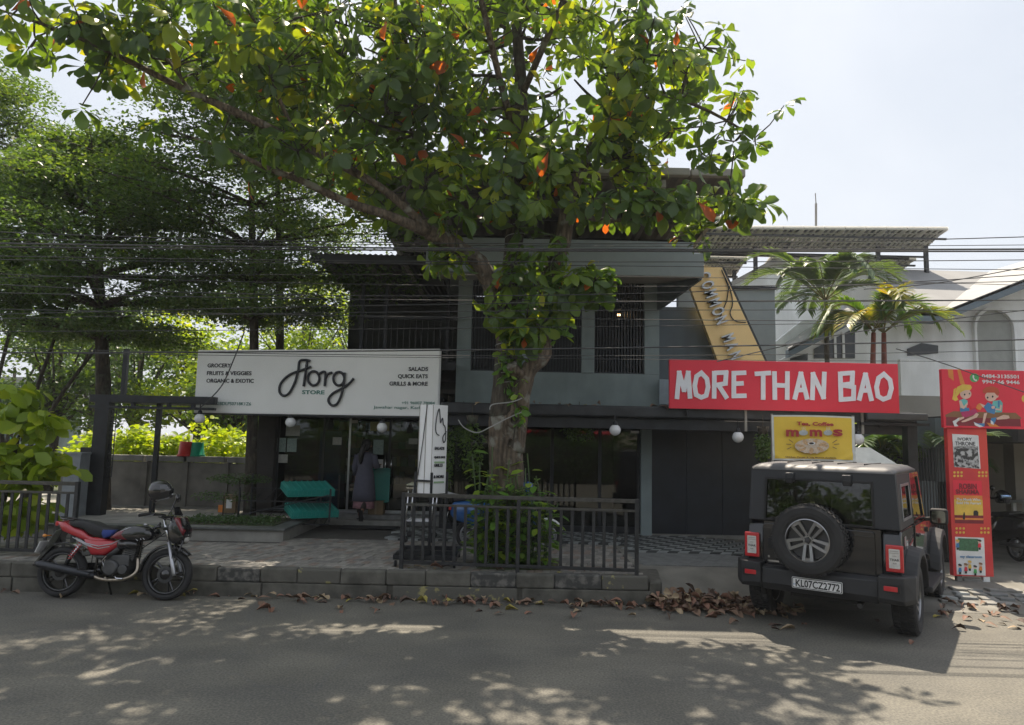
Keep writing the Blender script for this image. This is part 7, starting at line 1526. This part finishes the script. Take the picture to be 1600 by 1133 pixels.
# shrubs and trees in the sun behind the wall
random.seed(9)
SH = [(200, 690, 17.0, .9, .7, 'bright shrub behind the wall next to the steel column'), (262, 700, 17.2, .8, .5, 'bright low shrub behind the wall by the thin pergola post'), (345, 690, 17.0, 1.0, .7, 'broad leaved shrub behind the wall near the two tubs'), (395, 700, 17.6, .8, .5, 'sunny shrub behind the wall at the shop column'), (140, 700, 17.5, .8, .6, 'bright shrub seen left of the steel column')]
for px, py, Y, r, rz_, lb in SH:
    c = W(px, py, Y); t = thing('shrub', lb, 'shrub', group='sunlit shrubs behind the boundary wall'); pos = np.concatenate([in_ell((c.x + random.uniform(-r, r) * .6, Y + random.uniform(-.5, .5), c.z + random.uniform(-.6, .4) * rz_), (r * .5, r * .5, rz_ * .6), 120) for _ in range(7)])
    leafpart('leaves', t, leafcloud(pos, .15, OV_V, OV_F, .55, (.3, 1), 1.2), LBRI); part('stem', MB().tube([(c.x, Y, 0), (c.x + .05, Y, c.z)], .03, 6), BARKD, t)
def soft_tree(lb, x, Y, h, r, m, n=5200, ls=.16, z0_=0, group=None, crown=.62):
    t = thing('background_tree', lb, 'tree', (x, Y, z0_), group=group); part('trunk', MB().tube([(0, 0, 0), (.1, 0, h * .4), (-.05, .1, h * .75)], [.16, .12, .05], 8, jit=.04), BARKD, t, smooth=True)
    br = MB(); pos = []; va = []
    for k in range(17):
        q = random.random() * 6.3; u = random.uniform(.0, 1); c = Vector((math.cos(q) * r * .72 * random.random() ** .5, math.sin(q) * r * .72 * random.random() ** .5, h * (1 - crown) + h * crown * u * .9)); s_ = r * random.uniform(.28, .45)
        br.tube([(0, 0, h * .3 + .2 * k / 17), c * .55 + Vector((0, 0, h * .2)), c], [.06, .035, .015], 5, cap=False); nn_ = n // 17; pos.append(in_ell(c, (s_, s_, s_ * .62), nn_, .25)); va.append(np.full(nn_, random.uniform(-.2, .2)))
    part('branches', br, BARKD, t, stuff=True); leafpart('crown', t, leafcloud(np.concatenate(pos), ls, SM_V, SM_F, .5, (0, 1), 1.3, vadd=np.concatenate(va)), m); return t
for i, (px, Y, h, r, lb) in enumerate([(90, 24, 6.4, 2.6, 'round green tree in the sun far behind the left bush'), (215, 26, 6.8, 2.8, 'green tree behind the steel column seen over the wall'), (310, 25, 6.4, 2.6, 'green tree beyond the wall left of the white board'), (375, 22, 4.2, 1.7, 'small branching tree behind the wall under the white board'), (20, 30, 6.2, 3, 'distant tree at the left edge under the dark leaves'),
                                     (470, 27, 8.5, 3.0, 'pale distant tree behind the middle of the white board'), (560, 29, 9.5, 3.2, 'distant tree seen beneath the deck roof edge'), (150, 34, 8.0, 3.4, 'farther tree behind the straight trunk')]):
    soft_tree(lb, W(px, 600, Y).x, Y, h, r, (LMID, LFIN, LBRI)[i % 3] if i != 0 else LMID)
for i, (x, Y, h, r) in enumerate([(-34, 40, 8, 4), (-26, 44, 9, 4), (-18, 42, 8, 4), (-11, 46, 9, 4.5)]):
    soft_tree(('leftmost tree of the distant belt beyond the plots', 'second tree from the left in the distant belt', 'third tree from the left in the distant belt', 'rightmost tree of the distant belt behind the deck')[i], x, Y, h, r, LMID, n=2600, ls=.32, group='distant belt of trees')
t = thing('distant_house', 'low pale roofed building far off at the left edge', 'house'); a, b = W(-60, 640, 38), W(62, 600, 38)
part('wall', MB().b2((a.x, 38, 0), (b.x, 42, W(0, 612, 38).z)), GREYG, t); part('roof', MB().b2((a.x - .3, 37.6, W(0, 612, 38).z), (b.x + .3, 42.4, W(30, 590, 38).z)), RFL, t)
t = thing('yard_house', 'pale green house beyond the wall beside the shop column', 'house'); a, b = W(355, 650, 24), W(405, 650, 24)
part('wall', MB().b2((a.x, 24, 0), (b.x + 1, 26, W(380, 655, 24).z)), mat('pale_green_wall', (.3, .4, .38), .8), t); part('ledge', MB().b2((a.x - .1, 23.7, W(380, 676, 24).z), (b.x, 23.99, W(380, 670, 24).z)), WHITEP, t); part('window', MB().b2((a.x + .3, 23.97, W(380, 700, 24).z), (a.x + .9, 23.995, W(380, 685, 24).z)), DW, t)
# planting on the platform
for a, b, Y, n, lb, h in ((375, 748, 13.6, 900, 'flat spreading shrub above the platform left of the shop', .1), (350, 775, 13.4, 500, 'small spreading shrub lower on the platform', .1)):
    t = thing('shrub', lb, 'shrub'); c = W(a, b, Y); leafpart('leaves', t, leafcloud(in_ell(c, (.62, .4, h), n), .05, SM_V, SM_F, .6, (0, .6)), LFIN); part('stem', MB().tube([(c.x, Y, .5), (c.x, Y, c.z)], .012, 6).tube([(c.x, Y, c.z), (c.x - .4, Y, c.z + .03)], .008, 5).tube([(c.x, Y, c.z), (c.x + .4, Y, c.z + .03)], .008, 5), BARKD, t)
pos = np.stack([RN.uniform(-5.55, -4.0, 2200), RN.uniform(12.12, 13.0, 2200), RN.uniform(.53, .62, 2200)], 1); o = leafpart('ground_cover', None, leafcloud(pos, .045, SM_V, SM_F, .5, (0, .6)), LFIN); o['label'] = 'low creeping ground cover on the platform edge by the rack'; o['category'] = 'ground cover'
t = thing('carton', 'orange and white carton on the platform behind the flat shrub', 'box'); c = W(360, 800, 14.2); part('box', MB().box((c.x, 14.2, .68), (.26, .2, .34)), bpy.data.materials['cardboard'], t, bevel=.005); part('orange_patch', MB().b2((c.x - .2, 14.09, .52), (c.x - .1, 14.098, .66)), ORAP, t); part('white_patch', MB().b2((c.x - .05, 14.09, .6), (c.x + .06, 14.098, .78)), WHP, t)

# ---------------------------------------------------------------- palms
def frond(L_, n, ll, droopk, rise):
    P = []
    for i in range(15):
        u = i / 14; P.append(Vector((L_ * u * (1 - .12 * u), 0, rise * L_ * (u - droopk * u * u))))
    pos, D, Nn, Ls = [], [], [], []
    for i in range(n):
        u = .14 + .86 * i / (n - 1); k = u * 14; j = min(13, int(k)); p = P[j].lerp(P[j + 1], k - j); tg = (P[j + 1] - P[j]).normalized()
        for s_ in (-1, 1):
            d = tg * (.55 + .5 * u) + Vector((0, s_ * 1, 0)) * (1 - .45 * u) + Vector((0, 0, .28 - .1 * random.random())); pos.append(list(p)); D.append(list(d)); Nn.append([-.2, s_ * -.35, 1]); Ls.append(ll * (1 - .55 * abs(u - .45)) * random.uniform(.85, 1.1))
    return P, pos, D, Nn, Ls
PT = np.array([(0, 0, 0), (.3, -.05, .0), (.3, .05, 0), (.75, -.035, -.06), (.75, .035, -.06), (1, 0, -.2)], np.float32); PF = np.array([(0, 1, 2), (1, 3, 2), (2, 3, 4), (3, 5, 4)], np.int32)
def palm(lb, c, trunks, nf, L_, m, tm, ll=.42, vr=(.1, .9), rise=.9, dk=.75, zb=0.1):
    t = thing('palm', lb, 'palm')
    for (dx, dy) in trunks: part('trunk', MB().tube([(c.x + dx, c.y + dy, zb), (c.x + dx * .8, c.y + dy, c.z - .6), (c.x + dx * .6, c.y, c.z)], [.06, .055, .045], 10, jit=.02), tm, t, smooth=True)
    for k in range(nf):
        q = 2.4 * k + random.uniform(-.3, .3); rs_ = rise * random.uniform(.5, 1.5); P, pos, D, Nn, Ls = frond(L_ * random.uniform(.75, 1.1), 44, ll, dk * random.uniform(.8, 1.25), rs_)
        o_ = trunks[k % len(trunks)]; Mx = Matrix.Translation((c.x + o_[0] * .6, c.y, c.z)) @ Matrix.Rotation(q, 4, 'Z')
        f = part('frond', MB().tube(P, [.016 - .0008 * i for i in range(15)], 5), tm2, t, smooth=True); f.matrix_local = Mx
        V, F = leaf_arrays(PT, PF, pos, D, Nn, Ls, 1.0); b_ = random.uniform(*vr); me = np_mesh('leaflets', V, F, np.clip(RN.normal(b_, .1, len(pos)), 0, 1), len(PT)); me.materials.append(m); o = bpy.data.objects.new('leaflets', me); COL.objects.link(o); o.parent = f; o['kind'] = 'stuff'
    return t
tm2 = mat('frond_rib', (.16, .14, .04), .6); tmr = mat('palm_red_stem', (.22, .06, .04), .6, var=.3)
random.seed(31)
palm('yellowing areca palm with red stems above the red board', W(1372, 520, 14.8), [(-.16, 0), (.2, .1)], 18, 1.45, LPAL, tmr, .5, (.3, .85), 1.15, .8)
palm('taller bluish green palm left of the yellowing one', W(1290, 470, 17), [(0, 0)], 16, 1.9, LPAB, BARKD, .6, (.2, .9), 1.1, .75)
palm('low palm under the gate frame behind the food cart', W(1352, 735, 13.2), [(0, 0)], 11, 1.1, LPAL, BARKD, .42, (.3, .75), 1.2, .7)
palm('palm with pale fronds between the steel column and book panel', W(1462, 735, 13.0), [(0, 0)], 11, 1.15, LPAB, mat('pale_trunk', (.3, .28, .24), .8), .45, (.1, .9), 1.0, .7)
t = thing('shrub', 'dark shrub under the gate frame behind the jeep', 'shrub'); leafpart('leaves', t, leafcloud(in_ell(W(1398, 705, 12.9), (.45, .3, .45), 700), .1, OV_V, OV_F, .4, (.1, .9)), LMID); part('pot', MB().box(tuple(W(1398, 735, 12.9)), (.5, .3, .5)), DARKI, t, bevel=.02)
t = thing('shrub', 'bright green foliage behind the gate frame left of the column', 'shrub'); leafpart('leaves', t, leafcloud(in_ell(W(1375, 690, 15.5), (.9, .5, .8), 1300), .14, OV_V, OV_F, .4, (.4, 1)), LBRI); part('stem', MB().tube([(W(1375, 690, 15.5).x, 15.5, 0), tuple(W(1375, 690, 15.5))], .03, 6), BARKD, t)
# ================================================================== FALLEN LEAVES
random.seed(77)
DRY = [mat('dry_leaf_' + n, c, .75, var=.25, scale=14, bump=.2) for n, c in (('brown', (.2, .125, .085)), ('pale', (.36, .27, .17)), ('dark', (.1, .065, .05)), ('red', (.24, .125, .085)), ('yellow', (.36, .3, .07)))]
def dry_variant(m, k):
    V = BIG_V.copy(); r_ = np.random.RandomState(k); c = r_.uniform(.08, .32)
    V[:, 2] = np.abs(V[:, 1]) * r_.uniform(.3, 1.4) + c * np.sin(V[:, 0] * 3.1) * r_.uniform(.2, 1) + r_.uniform(-.02, .02, len(V)); V[:, 2] -= V[:, 2].min(); V[:, 1] *= .9
    me = np_mesh('fallen_leaf', V, BIG_F); me.materials.append(m); return me
DV = [dry_variant(DRY[j], 10 * j + k) for j in range(5) for k in range(3)]
def drop(x, y, z, s=None, lab=None, tilt=.25):
    o = bpy.data.objects.new('fallen_leaf', random.choice(DV[:12] if random.random() < .93 else DV[12:])); COL.objects.link(o); q = s or random.uniform(.1, .2); o.scale = (q, q, q)
    o.location = (x, y, z + .006); o.rotation_euler = (random.uniform(-tilt, tilt), random.uniform(-tilt, tilt), random.random() * 6.3); o['label'] = lab or 'dry brown leaf lying along the foot of the kerb'; o['category'] = 'leaf'; o['group'] = 'dry leaves fallen along the kerb'; return o
for k in range(120):
    x = random.choice((random.uniform(-4.2, 1.9), random.gauss(-1.8, .7), random.gauss(-.3, .5), random.gauss(1.2, .5))); drop(x, KY - .05 - abs(random.gauss(0, .09)), random.uniform(0, .03))
for k in range(16): drop(random.uniform(-8, -3.9), KY - .05 - abs(random.gauss(0, .12)), 0)
for k in range(26): drop(random.uniform(-3, 3), KY - random.uniform(.25, .8), 0, None, 'dry leaf lying loose on the asphalt just off the kerb')
for k in range(50):
    x, y = random.gauss(5.9, .55), random.gauss(9.0, .45)
    if x > 4.75: drop(x, y, gh(x, y) if y > 9.25 else 0, None, 'dry leaf on the ground between the jeep and the book panel')
for k in range(8): drop(random.uniform(2.8, 4.4), random.uniform(7.6, 8.9), 0, None, 'dry leaf in the shadow under the jeep')
for k in range(10): drop(random.uniform(-1.3, 1.6), random.uniform(9.45, 9.75), PZ + .01, None, 'dry leaf on the paving inside the railing')
# the heap against the driveway ramp
pos, D, Nn, Ls = [], [], [], []; n = 470
hx = np.concatenate([RN.normal(2.15, .22, 190), RN.normal(2.75, .3, 190), RN.normal(3.2, .25, 90)]); hx = np.clip(hx, 1.9, 3.6)
hy = 9.12 + RN.normal(0, .09, n) + (hx - 2.1) * -.03; hh_ = (.13 * np.exp(-((hx - 2.25) / .4) ** 2) + .08 * np.exp(-((hx - 2.9) / .45) ** 2) + .05) * np.exp(-((hy - 9.15) / .16) ** 2)
zz_ = np.array([gh(a, b) if b > 9.25 else 0 for a, b in zip(hx, hy)]) + hh_ * RN.uniform(.1, 1, n) + .01
Dv = rdir(n); Dv[:, 2] *= .25; Nv = rdir(n) * .75; Nv[:, 2] += .6
hp_ = thing('leaf_heap', 'heap of dry brown leaves swept against the ramp between kerb and jeep', 'leaves')
for j in range(5):
    sel = np.arange(n) % 5 == j if j < 4 else (np.arange(n) % 5 == 4)
    TV = BIG_V.copy(); TV[:, 2] = np.abs(TV[:, 1]) * .8 + .12 * np.sin(TV[:, 0] * 3.1)
    V, F = leaf_arrays(TV, BIG_F, np.stack([hx, hy, zz_], 1)[sel], Dv[sel], Nv[sel], RN.uniform(.09, .2, int(sel.sum()))); me = np_mesh('dry_leaves', V, F); me.materials.append(DRY[(0, 1, 2, 3, 0)[j]]); o = bpy.data.objects.new('dry_leaves', me); COL.objects.link(o); o.parent = hp_; o['kind'] = 'stuff'
solo('litter', MB().box((0, 0, .01), (.1, .06, .02), rz=.4), WHP, 'white scrap of litter in the gutter behind the motorcycle', 'litter', loc=Gp(50, 918, 0))
# debris on the canopy gutter
for k in range(22):
    x = random.uniform(-1.0, 2.6); drop(x, CY - .1 + random.uniform(-.05, .05), c3, random.uniform(.1, .17), 'dry leaf lodged on top of the canopy gutter', .5)
# small details on the building
solo('cable_box', MB().b2((0, 0, 0), (.2, .08, .48)), mat('pale_box', (.25, .3, .34), .5), 'pale cable box at the lower right corner of the grey wall', 'box', loc=(wx(1030, 620, 13.6), 13.6, wz(1035, 632, 13.6)), bevel=.006)
for i, (px, py) in enumerate(((855, 487), (967, 492))):
    solo('wall_lamp', MB().ball((0, 0, 0), .03, 10), mat('warm_lamp', (.8, .5, .2), .5, emit=(1, .6, .25, 6)), ('small warm lamp glowing behind the middle slatted window', 'small warm lamp glowing behind the right slatted window')[i], 'lamp', loc=W(px, py, 14.2))
# the other side of the street, seen only in reflections
random.seed(3)
ob = thing('house_across_street', 'pale house with red awning across the street behind the viewer', 'house')
part('wall', MB().b2((-2, -32, 0), (12, -27, 5)), mat('cream_wall', (.4, .37, .3), .8), ob); part('awning', MB().b2((-1, -27, 2.6), (8, -25.5, 2.8)), REDP, ob); part('window', MB().b2((1, -26.99, 3.2), (3, -26.95, 4.3)), DW, ob); part('roof', MB().b2((-2.5, -32.5, 5), (12.5, -26, 5.3)), DARKI, ob)
for i, x in enumerate((-23, -16, -10, -4.5, 3, 9, 17, 25)): soft_tree('tree across the street behind the viewer', x, -13.5 - (i % 2) * 2, 6.8, 3.6, LMID, n=3200, ls=.36, group='trees across the street', crown=.85)

hg = thing('hedge', 'clipped hedge across the street behind the viewer', 'hedge')
for k in range(14):
    x = -16 + k * 2.6; pos = np.stack([RN.uniform(x, x + 2.7, 1400), RN.uniform(-7.6, -6.6, 1400), RN.uniform(.1, 2.0 + random.uniform(-.2, .5), 1400)], 1); leafpart('leaves', hg, leafcloud(pos, .2, OV_V, OV_F, .4, (0, .7)), LFIN)
part('hedge_core', MB().b2((-16, -7.5, 0), (21, -6.9, 1.8)), BARKD, hg)

# thin volume added over the whole place to lift the dark areas
hm_ = bpy.data.materials.new('fill_haze_air'); hm_.use_nodes = True; nn_ = hm_.node_tree.nodes; nn_.clear(); ho = nn_.new('ShaderNodeOutputMaterial'); hv = nn_.new('ShaderNodeVolumePrincipled')
hv.inputs['Color'].default_value = (.92, .95, 1, 1); hv.inputs['Density'].default_value = .0009; hv.inputs['Anisotropy'].default_value = .3; hm_.node_tree.links.new(hv.outputs[0], ho.inputs['Volume'])
hz_ = part('fill_haze', MB().b2((-405, -200, -1.05), (405, 705, 16)), hm_, None, stuff=True)
